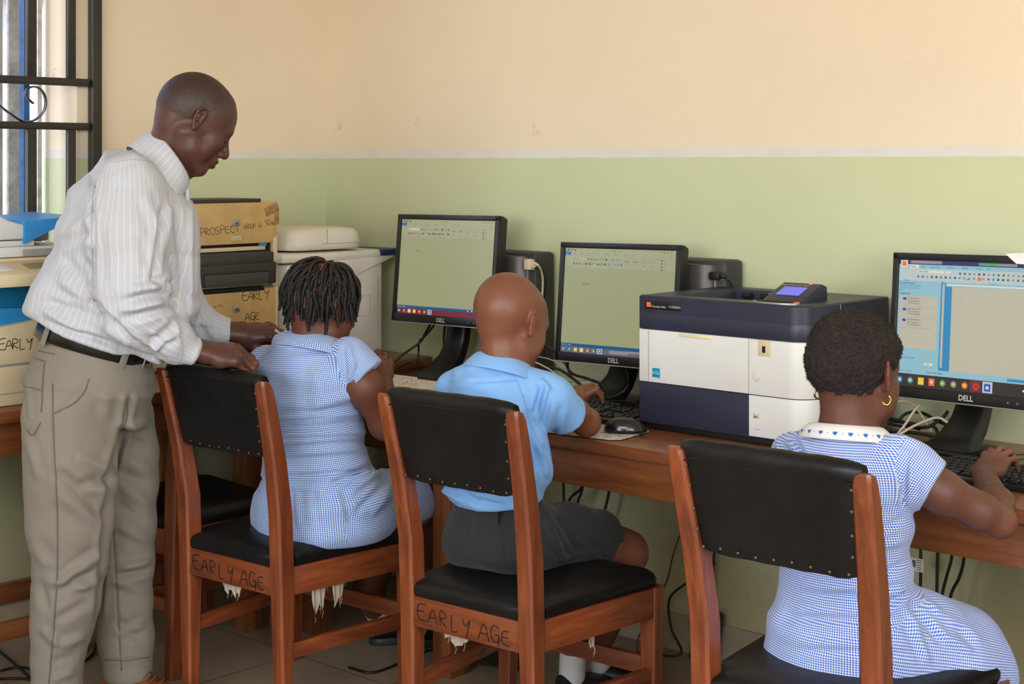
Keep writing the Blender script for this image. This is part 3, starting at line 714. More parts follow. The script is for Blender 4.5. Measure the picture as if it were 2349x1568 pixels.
# ---------------------------------------------------------------- computer towers behind the monitors
def tower(label, pL, pR, ptop, yfront, yback=-.02):
    xr = WY(pR, ptop, -.02)[0]; zt = WY(pR, ptop, -.02)[2]
    # cover face turned to the room, ports strip facing +x beyond it
    xf = WY(pL, ptop, yfront)[0]
    return xf, xr, zt
def make_tower(label, x0, xc, x1, zt, plugmat):
    d0 = -.130
    t = thing('computer_tower', label, 'computer', ((x0+x1)/2, -.09, DZ)); o = V((x0+x1)/2, -.09, DZ); h = zt-DZ
    L = lambda x, y, z: V(x, y, z)-o
    MB().box(L((x0+x1)/2, -.057, DZ+h/2), (x1-x0, .09, h), .012).build('case', M_CHAR, t)
    # bowed front cover
    pf = [(x0, d0+.01)]
    xs = np.linspace(0, 1, 14); pr = [(xc-.03+.045*math.sin(q), d0+.045-.045*math.cos(q)) for q in np.linspace(0, PI/2, 8)]
    poly = [(x0, d0)]+pr+[(xc+.015, -.095), (x0, -.095)]
    poly = [(x-o[0], y-o[1]) for x, y in poly]
    MB().prism(poly, 0, h-.012, axis=2, r=.003, seg=2, caps_only=True).build('front_cover', M_GUN, t, 40)
    MB().box(L(xc+.0155, -.104, DZ+h*.62), (.003, .012, h*.5), .001).build('drive_door', M_SILV, t)
    sl = MB()
    for i in range(6): sl.box(L(xc+.019+i*(x1-xc-.026)/5.2, -.1035, zt-.052), (.0035, .003, .006), .001)
    sl.build('vent_slots', M_YEL, t)
    g = MB()
    for i in range(22): g.box(L((xc+.015+x1)/2, -.1035, zt-.12-i*.011), ((x1-xc)*.5, .003, .005))
    g.build('vent_grille', M_DARKIN, t)
    for i in range(2): MB().cyl(L(xc+.026+i*.013, -.1035, zt-.112), .004, .004, axis=1, seg=12).build('port', M_SILV, t)
    MB().box(L((x0+xc)/2-.02, d0-.0005, zt-.055), (.024, .001, .006), .0003).build('badge', M_SILV, t)
    return t, o
zt1 = float(WY(1228, 575, -.02)[2])
x1 = float(WY(1231, 640, -.10)[0]); xc = float(WY(1203, 640, -.12)[0])-.015
tw1, o1 = make_tower('dark computer tower behind the leftmost monitor, white plug in its side', x1-.21, xc, x1, zt1, M_CWHT)
x2 = float(WY(1666, 640, -.10)[0]); xc2 = float(WY(1634, 640, -.12)[0])-.015; zt2 = float(WY(1660, 593, -.02)[2])
tw2, o2 = make_tower('dark computer tower behind the middle monitor, black plug in its side', x2-.24, xc2, x2, zt2, M_CBLK)
def cable(name, label, pts, r, mat, cat='cable', group=None, plug=None):
    P = [np.asarray(p, float) for p in pts]
    mb = MB().tube(P, r, 8, smooth=7)
    o = mb.build(name, mat, None, 180)
    return tag(o, label, cat, group)
p = WY(1222, 607, -.14)
q = [WY(1216, 606, -.125), WY(1232, 606, -.13), WY(1243, 625, -.10), WY(1245, 660, -.08), WY(1240, 710, -.07), WY(1232, 760, -.07), V(1.13, -.07, .78), V(1.12, -.05, .757)]
c1 = thing('usb_cable', 'cream cable plugged into the side of the left computer tower', 'cable', q[0])
MB().tube([a-q[0] for a in q], .0036, 8, smooth=6).build('cord', M_CWHT, c1, 180)
MB().box((-.004, 0, 0), (.030, .022, .034), .004).box((.016, 0, 0), (.016, .012, .018), .003).build('plug', M_CWHT, c1)
q = [WY(1224, 602, -.118), WY(1240, 610, -.11), WY(1251, 640, -.09), WY(1249, 690, -.07), WY(1241, 740, -.06), V(1.15, -.05, .80), V(1.14, -.03, .757)]
cable('audio_cable', 'thin black cable hanging beside the cream one on the left tower', q, .0021, M_CBLK)
q = [WY(1642, 632, -.125), WY(1660, 634, -.12), WY(1674, 645, -.10), WY(1682, 668, -.09), V(1.86, -.08, .95), V(1.87, -.06, .757)]
c2_ = thing('power_lead', 'black cable plugged into the side of the right computer tower', 'cable', q[0])
MB().tube([a-q[0] for a in q], .003, 8, smooth=6).build('cord', M_CBLK, c2_, 180)
MB().tube([a-q[0] for a in [q[0]+V(.01, 0, -.004), WY(1664, 640, -.12), WY(1675, 655, -.11), V(1.85, -.09, .96), V(1.86, -.08, .76)]], .002, 8, smooth=5).build('cord', M_CBLK, c2_, 180)
MB().box((0, 0, 0), (.034, .022, .022), .004).box((.024, 0, 0), (.02, .014, .014), .004).build('plug', M_CBLK, c2_)

# ---------------------------------------------------------------- laser printer, navy and white
def printer_ta():
    FY = -.475; TH = .750
    xl = float(WY(1467, 800, FY)[0]); xr = float(WY(1836, 720, FY)[0])+.02
    zt = 1.104
    W = xr-xl
    depth = .40; o = V(xl, FY, DZ); 
    t = thing('laser_printer', 'big navy and white laser printer between the middle and right monitors', 'printer', o)
    Rc = .055
    def plan(ins=0, y1=depth):
        pts = [(ins, ins)]+[(W-Rc+(Rc-ins)*math.sin(a), Rc-(Rc-ins)*math.cos(a)) for a in np.linspace(0, PI/2, 9)]+[(W-ins, y1-ins), (ins, y1-ins)]
        return pts
    z1, z2, z3 = float(WY(1467, 873, FY)[2])-DZ, float(WY(1467, 753, FY)[2])-DZ, zt-DZ
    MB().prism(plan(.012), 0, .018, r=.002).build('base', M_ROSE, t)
    MB().prism(plan(), .016, z1-.001, r=.003, seg=2, caps_only=True).build('paper_drawer', M_NAVY, t, 40)
    MB().prism(plan(), z1, z2, r=.003, seg=2, caps_only=True).build('body', M_WHT, t, 40)
    # top cover with a recessed output tray
    MB().prism(plan(), z2+.001, z3-.045, r=.003, seg=2, caps_only=True).build('top_cover', M_NAVY, t, 40)
    outer = plan(); mb = MB()
    ix0, ix1, iy0, iy1 = .075, W-.14, .055, .335
    inner = [(ix0, iy0), (ix1, iy0+.01), (ix1, iy1), (ix0, iy1)]
    def rim(z, k): return [(x, y, z) for x, y in outer]
    n = len(outer)
    # wall ring
    lo = [(x, y, z3-.046) for x, y in outer]; hi = [(x+(.003 if x < W/2 else -.003), y+(.003 if y < .2 else -.003), z3) for x, y in outer]; mi = [(x, y, z3-.004) for x, y in outer]
    mb.loft([lo, mi, hi], cap=False)
    # top face with the tray opening: bridge polygons
    vs = hi+[(x, y, z3) for x, y in inner]; I = n
    fs = [(0, 1, I+1, I)]; k = 1
    for j in range(1, n-2): fs.append((j, j+1, I+1))
    fs.append((n-2, n-1, I+3, I+2)); fs.append((n-3, n-2, I+2, I+1)) if False else None
    fs = [f for f in fs if f]; fs.append((n-2, I+2, I+1)); fs.append((n-1, 0, I, I+3))
    mb.add(vs, fs)
    vi = [(x, y, z3) for x, y in inner]+[(ix0+.01, iy0+.0, z3-.03), (ix1-.005, iy0+.01, z3-.028), (ix1-.005, iy1-.004, z3-.043), (ix0+.01, iy1-.004, z3-.043)]
    mb.add(vi, [(0, 1, 5, 4), (1, 2, 6, 5), (2, 3, 7, 6), (3, 0, 4, 7), (4, 5, 6, 7)])
    mb.build('output_tray', M_NAVY, t, 30)
    # exit rollers under the rear rim
    r = MB()
    for i in range(9): r.box((ix0+.12+i*.011, iy1-.008, z3-.012), (.003, .006, .014), .001)
    r.build('exit_comb', M_SILV, t)
    r = MB()
    for i in range(3): r.cyl((ix0+.05+i*.06, iy1-.012, z3-.015), .008, .028, axis=0, seg=12)
    r.build('exit_rollers', M_DARKIN, t)
    # raised control panel with a lit display
    Rt = rotx(math.radians(32))
    cx_, cy_ = W-.135, .115
    x = MB().prism([(-.02, 0), (.145, 0), (.145, .052), (-.02, .018)], -.075, .075, axis=0, r=.004) if False else None
    pc = MB(); pc.prism([(-.03, 0), (.10, .0), (.10, .038), (.075, .046), (-.03, .006)], W-.178, W-.064, axis=0, r=.003)
    vs = np.concatenate(pc.v); vs = vs+V(0, .10, z3-.004)
    MB().add(vs, pc.f).build('control_panel', M_NAVY, t, 30)
    sl = nrm(V(0, .105, .04)); nn = nrm(np.cross(V(1, 0, 0), sl)); org = V(W-.123, .10-.03+.055, z3-.004+.006+.0215)
    R_ = np.stack([V(1, 0, 0), sl, nn], 1)
    x = MB().box((0, 0, 0), (.068, .048, .001)); MB().add(np.concatenate(x.v), x.f, 0, R_, org+nn*.001).build('display', [glow('printer_lcd', RGB(104, 110, 226), 1.0)], t)
    type_text('panel_text', 'Cancel  Status / Job  Menu', o+org+R_ @ V(-.052, .032, .001), V(1, 0, 0), sl, .0056, M_TXT, t, .0006, origin=o)
    MB().cyl(org+R_ @ V(.030, .044, .002), .003, .003, seg=10).build('status_lamp', glow('lamp_red', RGB(255, 90, 30), 2), t)
    # key pad ring on the front rim
    kp = MB(); ang = np.linspace(0, 2*PI, 40, endpoint=False); c0 = V(W-.115, .038, z3)
    rings = [[c0+V(a*.068*math.cos(q), a*.030*math.sin(q), h) for q in ang] for a, h in ((1, 0), (1, .003), (.93, .004), (.88, .0025))]
    kp.loft(rings); kp.build('keypad_ring', M_SILV, t, 60)
    kk = MB(); rings = [[c0+V(a*.058*math.cos(q), a*.022*math.sin(q), h) for q in ang] for a, h in ((1, .003), (.95, .005), (.2, .006))]; kk.loft(rings); kk.build('keypad', M_DARKIN, t, 60)
    MB().cyl(c0+V(.062, -.002, .004), .008, .004, seg=12, bev=.001).build('stop_key', M_ORG, t)
    # front face details
    def FZ(px, py): return WY(px, py, FY)-o
    f = lambda px, py: FZ(px, py)
    def fb(name, p0, p1, mat, th=.0015, r=.0006, lift=0.0):
        A, B = f(*p0), f(*p1); c = (A+B)/2; return MB().box((c[0], -lift-th/2+.0002, c[2]), (abs(B[0]-A[0]), th, abs(B[2]-A[2])), r).build(name, mat, t)
    fb('name_plate', (1480, 688), (1562, 714), M_BLK)
    fb('orange_square', (1484, 692), (1494, 704), M_ORG, lift=.0014)
    A = f(1495, 704); type_text('brand_text', 'Triumph-Adler', o+V(A[0], -.0016, A[2]), (1, 0, 0), UP, .0058, M_TXT, t, .0004, origin=o)
    A = f(1536, 706); type_text('model_text', 'P-5030DN', o+V(A[0], -.0016, A[2]), (1, 0, 0), UP, .0060, M_TXT, t, .0004, origin=o)
    ink = MB(); A = f(1507, 752); scribble(ink, 'f-21-4h', o+V(A[0], 0, A[2]), (1, 0, .0), UP, .020, (0, -1, 0), .0020, step=.7)
    ink.build('date_scrawl', plastic('blue_marker', RGB(22, 24, 84), .5), t, 0, origin=o)
    # white drawer cover: seams as thin dark gaps, finger pull in yellowed plastic
    xs_ = f(1718, 900)[0]
    sm = MB(); sm.box((xs_, -.0003, (z1+z2)/2), (.0016, .001, z2-z1-.004)); sm.box((f(1488, 800)[0], -.0003, (z1+z2)/2), (.0014, .001, z2-z1-.006))
    sm.build('seam', M_GREYP, t)
    fb('finger_pull', (1558, 764), (1634, 778), M_YEL, .003, .001)
    fb('star_sticker', (1497, 843), (1514, 867), plastic('cyan_label', RGB(0, 140, 176), .4))
    rg = MB(); c = f(1505, 856)
    for q in range(16): 
        a0 = PI*q/16; rg.box((c[0]+.009*math.cos(a0), -.0018, c[2]+.008*math.sin(a0)-.002), (.002, .0006, .0012))
    rg.box((c[0], -.0018, c[2]), (.014, .0006, .0012), 0, 0); rg.box((c[0], -.0018, c[2]-.011), (.016, .0006, .0015))
    rg.build('sticker_drawing', M_WHT, t)
    # right column: white all the way down, wrapped round the rounded corner
    col = [(xs_+.001, -.0012), (W-Rc, -.0012)]+[(W-Rc+(Rc+.0012)*math.sin(a), Rc-(Rc+.0012)*math.cos(a)) for a in np.linspace(.1, PI/2, 8)]+[(W+.0012, Rc+.012), (W-.01, Rc+.012), (W-.02, .02), (xs_+.001, .02)]
    MB().prism(col, .02, z1-.0015, r=.001, caps_only=True).build('column_cover', M_WHT, t, 40)
    MB().prism(col, z1+.0005, z2-.001, r=.001, caps_only=True).build('column_cover', M_WHT, t, 40)
    fb('usb_recess', (1740, 779), (1768, 818), M_CREAM, .002, .001, .001); fb('usb_port', (1750, 793), (1757, 809), M_DARKIN, .001, .0004, .003)
    c = f(1736, 863); MB().cyl((c[0], -.002, c[2]), .0125, .003, axis=1, seg=28, bev=.001).cyl((c[0], -.0035, c[2]), .009, .003, axis=1, seg=28, bev=.0012).build('power_button', M_OFFW, t)
    fb('size_window', (1728, 947), (1743, 960), M_CREAM, .001, .0004, .001); A = f(1730, 957.5); type_text('size_text', 'A4', o+V(A[0], -.0035, A[2]), (1, 0, 0), UP, .0075, M_BLK, t, .0003, origin=o)
    fb('scuff', (1730, 983), (1744, 985.5), M_BLK, .0006, .0002, .0014)
    # side panels: cream upper, navy lower with vents
    sd = MB(); sd.box((W+.0006, (Rc+.02+depth)/2, (z1+z2)/2), (.0016, depth-Rc-.03, z2-z1-.004), .0005); sd.build('side_panel', M_CREAM, t)
    vn = MB()
    for k in range(2):
        for i in range(9): vn.box((W+.0016, Rc+.055+k*.055, z1+.03+i*.0115), (.001, .045, .0042), .0003)
    for i in range(9): vn.box((W-.003+.0012, Rc+.012, z1+.03+i*.0115), (.008, .014, .0042), .0003)
    for i in range(4): vn.box((W+.0012, Rc+.10, .10+i*.009), (.001, .06, .004), .0003)
    for i in range(6): vn.box((W+.0012, Rc+.035, .03+i*.010), (.001, .035, .004), .0003)
    for i in range(4): vn.box((W+.0020, Rc+.004, .03+i*.010), (.001, .012, .004), .0003)
    vn.build('vent_slots', M_DARKIN, t)
    MB().box((W+.0008, Rc+.10, (z2+z3)/2), (.001, .002, z3-z2-.006)).build('seam', M_GREYP, t)
    return t
printer_ta()

# ---------------------------------------------------------------- keyboards and mouse
def keyboard(label, c, rz, Wk, Dk, keymat, bodymat):
    t = thing('keyboard', label, 'keyboard', c, rz)
    prof = [(-Dk/2, 0), (Dk/2, 0), (Dk/2, .022), (Dk/2-.02, .024), (-Dk/2, .011)]
    MB().prism(prof, -Wk/2, Wk/2, axis=0, r=.002).build('body', bodymat, t)
    sl = math.atan2(.013, Dk-.02); Rk = rotx(sl)
    k0 = None; kb = MB(); kb.box((0, 0, .003), (.0162, .0160, .007), .0018, taper=(.84, .84)); 
    rows = [(-.052, [1.3, 1.3, 1.3, 5.5, 1.3, 1.3, 1.3]), (-.033, [2.3]+[1]*10+[2.7]), (-.014, [1.8]+[1]*11+[2.2]), (.005, [1.5]+[1]*12+[1.5]), (.024, [1]*13+[2]), (.050, [1]*15)]
    u = .0186; scale = (Wk-.03)/(22.3*u)
    cnt = 0
    def key(x, y, w):
        nonlocal k0
        if k0 is None: o = k0 = kb.build('key', keymat, t)
        else: o = k0.copy(); COL.objects.link(o); o.parent = t
        yy = y*Dk/.15; o.location = (x, yy, .0115+(yy+Dk/2)*math.tan(sl)); o.rotation_euler = (sl, 0, 0); o.scale = ((w*u*scale-.0025)/.0162, Dk/.15*1.0, 1)
    for y, ks in rows:
        x = -Wk/2+.012; tot = sum(ks); f = 15.0/tot
        for w in ks:
            key(x+w*f*u*scale/2, y, w*f); x += w*f*u*scale
    for y, n in ((-.052, 3), (-.033, 1), (.005, 3), (.024, 3)):
        for i in range(n): key(-Wk/2+.012+(15.4+(i if n == 3 else 1)+.5)*u*scale, y, 1)
    for y in (-.052, -.033, -.014, .005, .024)[0:5:1]:
        for i in range(3): key(-Wk/2+.012+(18.9+i+.5)*u*scale, y, 1)
    return t
k = (WZ(1320, 905, .765), WZ(1470, 925, .765))
M_KEYB = plastic('black_key', RGB(30, 30, 32), .35, bmp=.1)
keyboard('cream keyboard between the girl with twists and the boy', (.80, -.42, DZ), .05, .44, .15, M_OFFW, M_CREAM)
keyboard('black keyboard under the bald boy\'s hand', (1.60, -.40, DZ), -.03, .44, .16, M_KEYB, M_BLK)
keyboard('black keyboard under the hand of the girl with earrings', (2.90, -.475, DZ), -.05, .44, .17, M_KEYB, M_BLK)
M_MPAD = plastic('printed_mouse_pad', RGB(196, 186, 172), .7, var=.3, scale=60)
pp = WZ(1380, 992, .753)
md = MB().box((1.80, -.602, DZ+.002), (.22, .17, .004), .0018, 0, rotz(.1)) ; 
md = MB(); md.prism([(-.13, -.075), (-.10, -.09), (.09, -.088), (.115, -.07), (.115, .07), (.1, .085), (-.1, .085), (-.13, .06)], 0, .004, r=.0015)
mo = MB().add(np.concatenate(md.v), md.f, 0, rotz(.12), (1.79, -.60, DZ)).build('mouse_pad', M_MPAD); tag(mo, 'worn printed mouse pad at the desk edge under the black mouse', 'mouse pad')
mp = WZ(1437, 985, .765)
ms = thing('computer_mouse', 'glossy black mouse on the worn pad beside the navy and white printer', 'mouse', (mp[0]-.012, -.575, DZ+.004), 2.25)
M_GLB = plastic('glossy_black', RGB(18, 18, 20), .2, coat=.3)
def dome(a, b, h, z0=0, n=20, m=9, p=2.3):
    r = []
    for i in range(m+1):
        t_ = i/m*PI/2; k = math.cos(t_)**.8; z = math.sin(t_)*h
        r.append([(a*k*math.copysign(abs(math.cos(q))**(2/p), math.cos(q)), b*k*math.copysign(abs(math.sin(q))**(2/p), math.sin(q))+.006*(z/h), z+z0) for q in np.linspace(0, 2*PI, n, endpoint=False)])
    return r
MB().loft(dome(.031, .056, .036, .003, 28, 10)).build('shell', M_GLB, ms, 180)
MB().box((0, .038, .030), (.006, .02, .012), .003).build('scroll_wheel', M_CHAR, ms)
MB().box((0, 0, .002), (.046, .088, .006), .002).build('base', M_BLK, ms)

# ---------------------------------------------------------------- stacked printers on the side table
TZ = .791
def hp(label, z0, h, lower=False, x1=.40):
    y1 = float(WX(640, 655, x1)[1]); y0 = float(WX(438, 655, x1)[1])-.02
    o = V(x1, y0, z0); Wd = y1-y0
    t = thing('laser_printer', label, 'printer', o)
    B = lambda n, a, b, m, r=.003: MB().box((np.array(a)+np.array(b))/2, np.abs(np.array(b)-np.array(a)), r).build(n, m, t)
    B('body', (-.34, .004, 0), (-.02, Wd-.0, h), M_CREAM, .012)
    if not lower:
        B('side_frame', (-.03, Wd-.022, 0), (-.004, Wd, h-.004), M_CREAM, .006); B('side_frame', (-.03, 0, 0), (-.004, .02, h-.004), M_CREAM, .006)
        # top lid band with notch, dark top tray lip
        pol = [(.0, h*.51), (Wd-.03, h*.51), (Wd-.022, h*.56), (Wd-.006, h*.60), (Wd-.006, h-.004), (.006, h-.004), (0, h-.03)]
        pf = MB().prism([(y, z) for y, z in pol], -.02, .0, axis=0, r=.003, seg=2); pf.build('front_door', M_TAN, t, 35)
        B('top_lip', (-.20, .03, h-.004), (-.004, Wd-.07, h+.008), M_CHAR, .002)
        # open cartridge bay
        B('cartridge_bay', (-.026, .02, h*.05), (-.018, Wd-.022, h*.52), M_DARKIN, .001)
        B('cartridge_strip', (-.02, .032, h*.43), (-.008, Wd-.05, h*.475), M_CREAM, .001)
        B('blue_clip', (-.014, .03, h*.475), (-.006, .06, h*.50), M_BLUEP, .001); B('blue_clip', (-.014, Wd-.075, h*.475), (-.006, Wd-.045, h*.51), M_BLUEP, .001)
        pl = MB().prism([(.03, h*.27), (Wd-.024, h*.27), (Wd-.024, h*.40), (Wd-.05, h*.415), (.055, h*.42), (.03, h*.32)], -.012, .004, axis=0, r=.002); pl.build('toner_cartridge', M_CHAR, t)
        fr = MB(); fr.prism([(.02, .010), (Wd-.02, .010), (Wd-.018, h*.285), (.02, h*.285)], -.016, .012, axis=0, r=.004); fr.build('feed_cover', M_CHAR, t)
        rc = MB().box((.0125, Wd/2+.006, h*.11), (.002, Wd*.68, h*.145), .0008); rc.build('grip_recess', plastic('grip_grey', RGB(70, 68, 66), .5), t)
        rc = MB().box((.013, Wd/2+.006, h*.185), (.004, Wd*.70, .004), .0015); rc.build('grip_lip', M_BLK, t)
        B('latch_slot', (.0118, .028, h*.06), (.0128, .034, h*.15), M_DARKIN, .0004)
        ty = h*.80; tape = MB().box((.0008, Wd-.03, h-.028), (.0015, .055, .03), .0005, 0, rotx(.35)).box((.0006, .018, h-.04), (.001, .03, .055), .0004).box((.0005, Wd-.01, h*.80), (.001, .02, .04), .0004)
        tape.build('packing_tape', plastic('brown_tape', RGB(176, 128, 78), .35, var=.2, scale=40), t)
    else:
        B('front_door', (-.02, .0, 0), (.0, Wd-.012, h*.985), M_TAN, .005)
        B('side_frame', (-.03, Wd-.012, 0), (-.004, Wd, h), M_CREAM, .004)
        B('dark_notch', (-.03, .04, h-.012), (.001, Wd-.06, h+.001), M_DARKIN, .002)
    yb = Wd*(.53); zb = h*(.755 if not lower else .755)
    B('badge', (.0, yb-.0135, zb-.0105), (.003, yb+.0135, zb+.0105), M_SILV, .002)
    type_text('badge_text', 'hp', o+V(.0032, yb-.008, zb-.0045), (0, 1, .0), (0, 0.25, 1), .0105, M_BLK, t, .0004, origin=o, bold=.01)
    B('model_plate', (.0, yb-.020, h*.555 if not lower else h*.36), (.0015, yb+.022, h*.60 if not lower else h*.41), M_CREAM, .0005)
    type_text('model_text', 'HP LaserJet 1320', o+V(.0016, yb-.017, (h*.57 if not lower else h*.375)), (0, 1, 0), UP, .0045, M_GTXT, t, .0004, origin=o)
    ink = MB()
    if not lower:
        scribble(ink, 'PROSPECT', o+V(0, .055, h*.615), (0, 1, .07), (0, -.12, 1), .024, (1, 0, 0), .0018, step=.80)
        scribble(ink, 'GROUP of', o+V(0, .222, h*.68), (0, 1, .05), UP, .0135, (1, 0, 0), .0013, step=.72); scribble(ink, 'SCHoo', o+V(0, .308, h*.715), (0, 1, .02), UP, .0165, (1, 0, 0), .0016, step=.62)
    else:
        scribble(ink, 'EARLY', o+V(0, Wd-.15, h*.84), (0, 1, .05), (0, .05, 1), .028, (1, 0, 0), .0022, step=.78)
        scribble(ink, 'AGE', o+V(0, Wd-.14, h*.60), (0, 1, .02), (0, .05, 1), .024, (1, 0, 0), .0022, step=.9)
        scribble(ink, 'GEMS', o+V(0, Wd-.095, h*.42), (0, 1, .03), (0, .05, 1), .022, (1, 0, 0), .0022, step=.95)
        scribble(ink, '5 when priority', o+V(0, .02, h*.78), (0, 1, .02), UP, .013, (1, 0, 0), .0011, step=.72)
    ink.build('handwriting', M_INK, t, 0, origin=o)
    return t
zj = float(WX(540, 662, .40)[2]); zt_ = float(WX(540, 462, .40)[2])
hp('tan printer with an open cartridge bay, stacked on top of the other', zj, zt_-zj)
hp('lower tan printer marked EARLY AGE GEMS carrying another printer', TZ, zj-TZ, True)

# white copier in the corner
def copier():
    FXx = .42; B0 = lambda px, py: WX(px, py, FXx)
    yR = float(B0(878, 700)[1]); yL = yR-.425; o = V(FXx, yL, TZ); Wd = yR-yL
    t = thing('photocopier', 'white photocopier with a dark blue tray tip in the corner', 'copier', o)
    zb = float(B0(850, 592)[2])-TZ; zs = float(B0(800, 575)[2])-TZ; zl0 = float(B0(833, 568)[2])-TZ; zt = float(B0(800, 522)[2])-TZ
    MB().box((-.17, Wd/2, zb/2), (.34, Wd, zb-.012), .012).build('body', M_OFFW, t)
    # scanner deck, overhanging to the right with a blue tip
    MB().box((-.17, Wd/2-.02, (zb+zl0)/2-.004), (.36, Wd+.04-.03, zl0-zb-.006), .01).build('scanner_deck', M_OFFW, t)
    yy = Wd+.0
    MB().prism([(.10, zb-.005), (yy+.045, zb+.012), (yy+.045, zb-.0), (Wd*.55, zb-.075), (.16, zb-.10)], -.02, .008, axis=0, r=.004).build('underslope', M_OFFW, t, 40)
    MB().box((-.10, Wd+.025, (zb+zl0)/2), (.235, .085, zl0-zb-.014), .006).build('tray_tip', M_NAVYB, t)
    rings = []
    yl0, yl1 = .02, float(B0(838, 545)[1])-yL
    for z, ins, yo in ((zl0, .006, 0), (zl0+.006, 0, 0), (zl0+.02, 0, 0), (zt-.018, .004, 0), (zt-.004, .016, 0), (zt+.002, .05, 0), (zt+.003, .12, 0)):
        ring = []
        for k in range(40):
            a = 2*PI*k/40; p = 6; q = (abs(math.cos(a))**p+abs(math.sin(a))**p)**(-1/p)
            ring.append((-.16+math.cos(a)*q*(.17-ins), (yl0+yl1)/2+math.sin(a)*q*((yl1-yl0)/2-ins), z))
        rings.append(ring)
    MB().loft(rings).build('document_cover', M_OFFW, t, 50)
    MB().box((.0102, (yl0+yl1)/2+.06, zl0+.021), (.001, (yl1-yl0)*.62, .0016)).box((.0102, yl0+.145, zl0+.045), (.001, .0014, .05)).build('seam', M_GREYP, t)
    MB().box((.0005, Wd*.5, zb-.15), (.001, .2, .0015)).box((.0005, Wd-.13, zb*.62), (.001, .14, .0014)).box((.0005, Wd-.13, zb*.42), (.001, .14, .0014)).box((.0005, Wd-.06, zb*.52), (.001, .0014, zb*.2)).box((.0005, Wd-.022, zb*.42), (.001, .0014, zb*.78)).build('panel_seam', M_GREYP, t)
    for y in (.05, Wd-.04): MB().cyl((-.03, y, -.003), .012, .012, seg=12).build('rubber_foot', M_BLK, t)
    return t
copier()

# copier and flatbed scanner at the left edge of the table
def left_machines():
    FXx = .50; f = lambda px, py: WX(px, py, FXx)
    yR = float(f(128, 800)[1]); yR = yR+.06; yL = yR-.50; o = V(FXx, yL, TZ); Wd = yR-yL
    t = thing('photocopier', 'cream copier with a blue output slot marked EARLY behind the man', 'copier', o)
    z = lambda py: float(f(40, py)[2])-TZ
    B = lambda n, a, b, m, r=.004: MB().box((np.array(a)+np.array(b))/2, np.abs(np.array(b)-np.array(a)), r).build(n, m, t)
    B('lower_body', (-.36, 0, .0), (0, Wd, z(835)), M_CREAM, .006)
    B('drawer_seam', (.0, .01, z(838)), (.0012, Wd-.01, z(832)), M_GREYP, .0004); B('drawer_seam', (.0, .01, z(901)), (.001, Wd-.01, z(899)), M_GREYP, .0003)
    pf = MB().prism([(0, z(834)), (Wd, z(834)), (Wd, z(705)), (Wd*.75, z(738)), (Wd*.5, z(748)), (0, z(748))], -.36, .002, axis=0, r=.004); pf.build('front_panel', M_CREAM, t, 35)
    B('output_well', (-.34, .02, z(750)), (-.06, Wd-.01, z(655)), M_TEAL, .004)
    pr = MB().prism([(0, z(752)), (Wd-.02, z(752)), (Wd-.02, z(712)), (Wd*.6, z(706)), (0, z(702))], -.3, -.02, axis=0, r=.004); pr.build('output_tray', M_BLUEP, t, 35)
    B('side_pillar', (-.36, Wd-.03, z(750)), (-.03, Wd, z(650)), M_CREAM, .004)
    B('scanner_body', (-.36, 0, z(652)), (-.02, Wd, z(592)), M_CREAM, .006)
    dp = MB(); dp.prism([(-.02, z(652)), (.085, z(652)), (.085, z(624)), (-.02, z(598))], .02, Wd-.03, axis=1, r=.004); dp.build('control_panel', M_CREAM, t, 35)
    sl = MB().prism([(.0, 0), (.085, 0), (.085, .004), (0, .004)], 0, .05, axis=1)
    sz = math.atan2(z(598)-z(624), .105); Rr = roty(sz)
    x = MB().box((0, 0, 0), (.05, .06, .003), .001); MB().add(np.concatenate(x.v), x.f, 0, Rr, (.035, Wd*.5, z(610))).build('key_cluster', M_GRYW, t)
    x = MB().box((0, 0, 0), (.04, .12, .002), .001); MB().add(np.concatenate(x.v), x.f, 0, Rr, (.03, Wd*.78, z(609))).build('display', plastic('olive_display', RGB(140, 124, 84), .3), t)
    ink = MB(); c = f(-6, 804); scribble(ink, 'EARLY', c, (0, 1, 0), UP, .028, (1, 0, 0), .0022, step=.74)
    ink.build('handwriting', M_INK, t, 0, origin=o+V(-.003, 0, 0))
    z1 = TZ+z(591); o2 = V(FXx-.02, yL-.02, z1)
    s = thing('flatbed_scanner', 'light grey scanner with a sky blue document tray, on top of the cream copier', 'scanner', o2)
    zz = lambda py: float(WX(40, py, FXx-.02)[2])-z1
    def Bs(n, a, b, m, r=.004): return MB().box((np.array(a)+np.array(b))/2, np.abs(np.array(b)-np.array(a)), r).build(n, m, s)
    Bs('bed', (-.34, 0, 0), (.0, Wd+.06, zz(566)), M_GRYW, .005)
    Bs('bed_recess', (-.002, Wd-.13, zz(588)), (.001, Wd+.05, zz(572)), M_GREYP, .001)
    Bs('lid', (-.33, 0, zz(566)), (-.015, Wd-.085, zz(552)), M_GRYW, .004)
    yl = float(WX(65, 520, FXx-.03)[1])-o2[1]
    MB().prism([(0, zz(552)), (yl, zz(550)), (yl+.005, zz(520)), (yl-.06, zz(505)), (yl-.09, zz(492)), (0, zz(490))], -.30, -.012, axis=0, r=.006, seg=3).build('document_feeder', M_GRYW, s, 40)
    # curved blue tray rising to the right
    rings = []; n = 9
    for i in range(n):
        a = i/(n-1); y = yl-.015+a*.17; zt = zz(508)+(zz(499)-zz(508))*a; th = .055*(1-a)**1.2+.008
        rings.append([(-.003, y, zt), (-.003, y, zt-th), (-.26, y, zt-th*.6), (-.26, y, zt+.006)])
    MB().loft(rings).build('document_tray', M_BLUEP, s, 40)
    Bs('tray_support', (-.24, yl+.02, zz(560)), (-.10, yl+.12, zz(512)), M_GREYP, .01)
    return t
left_machines()

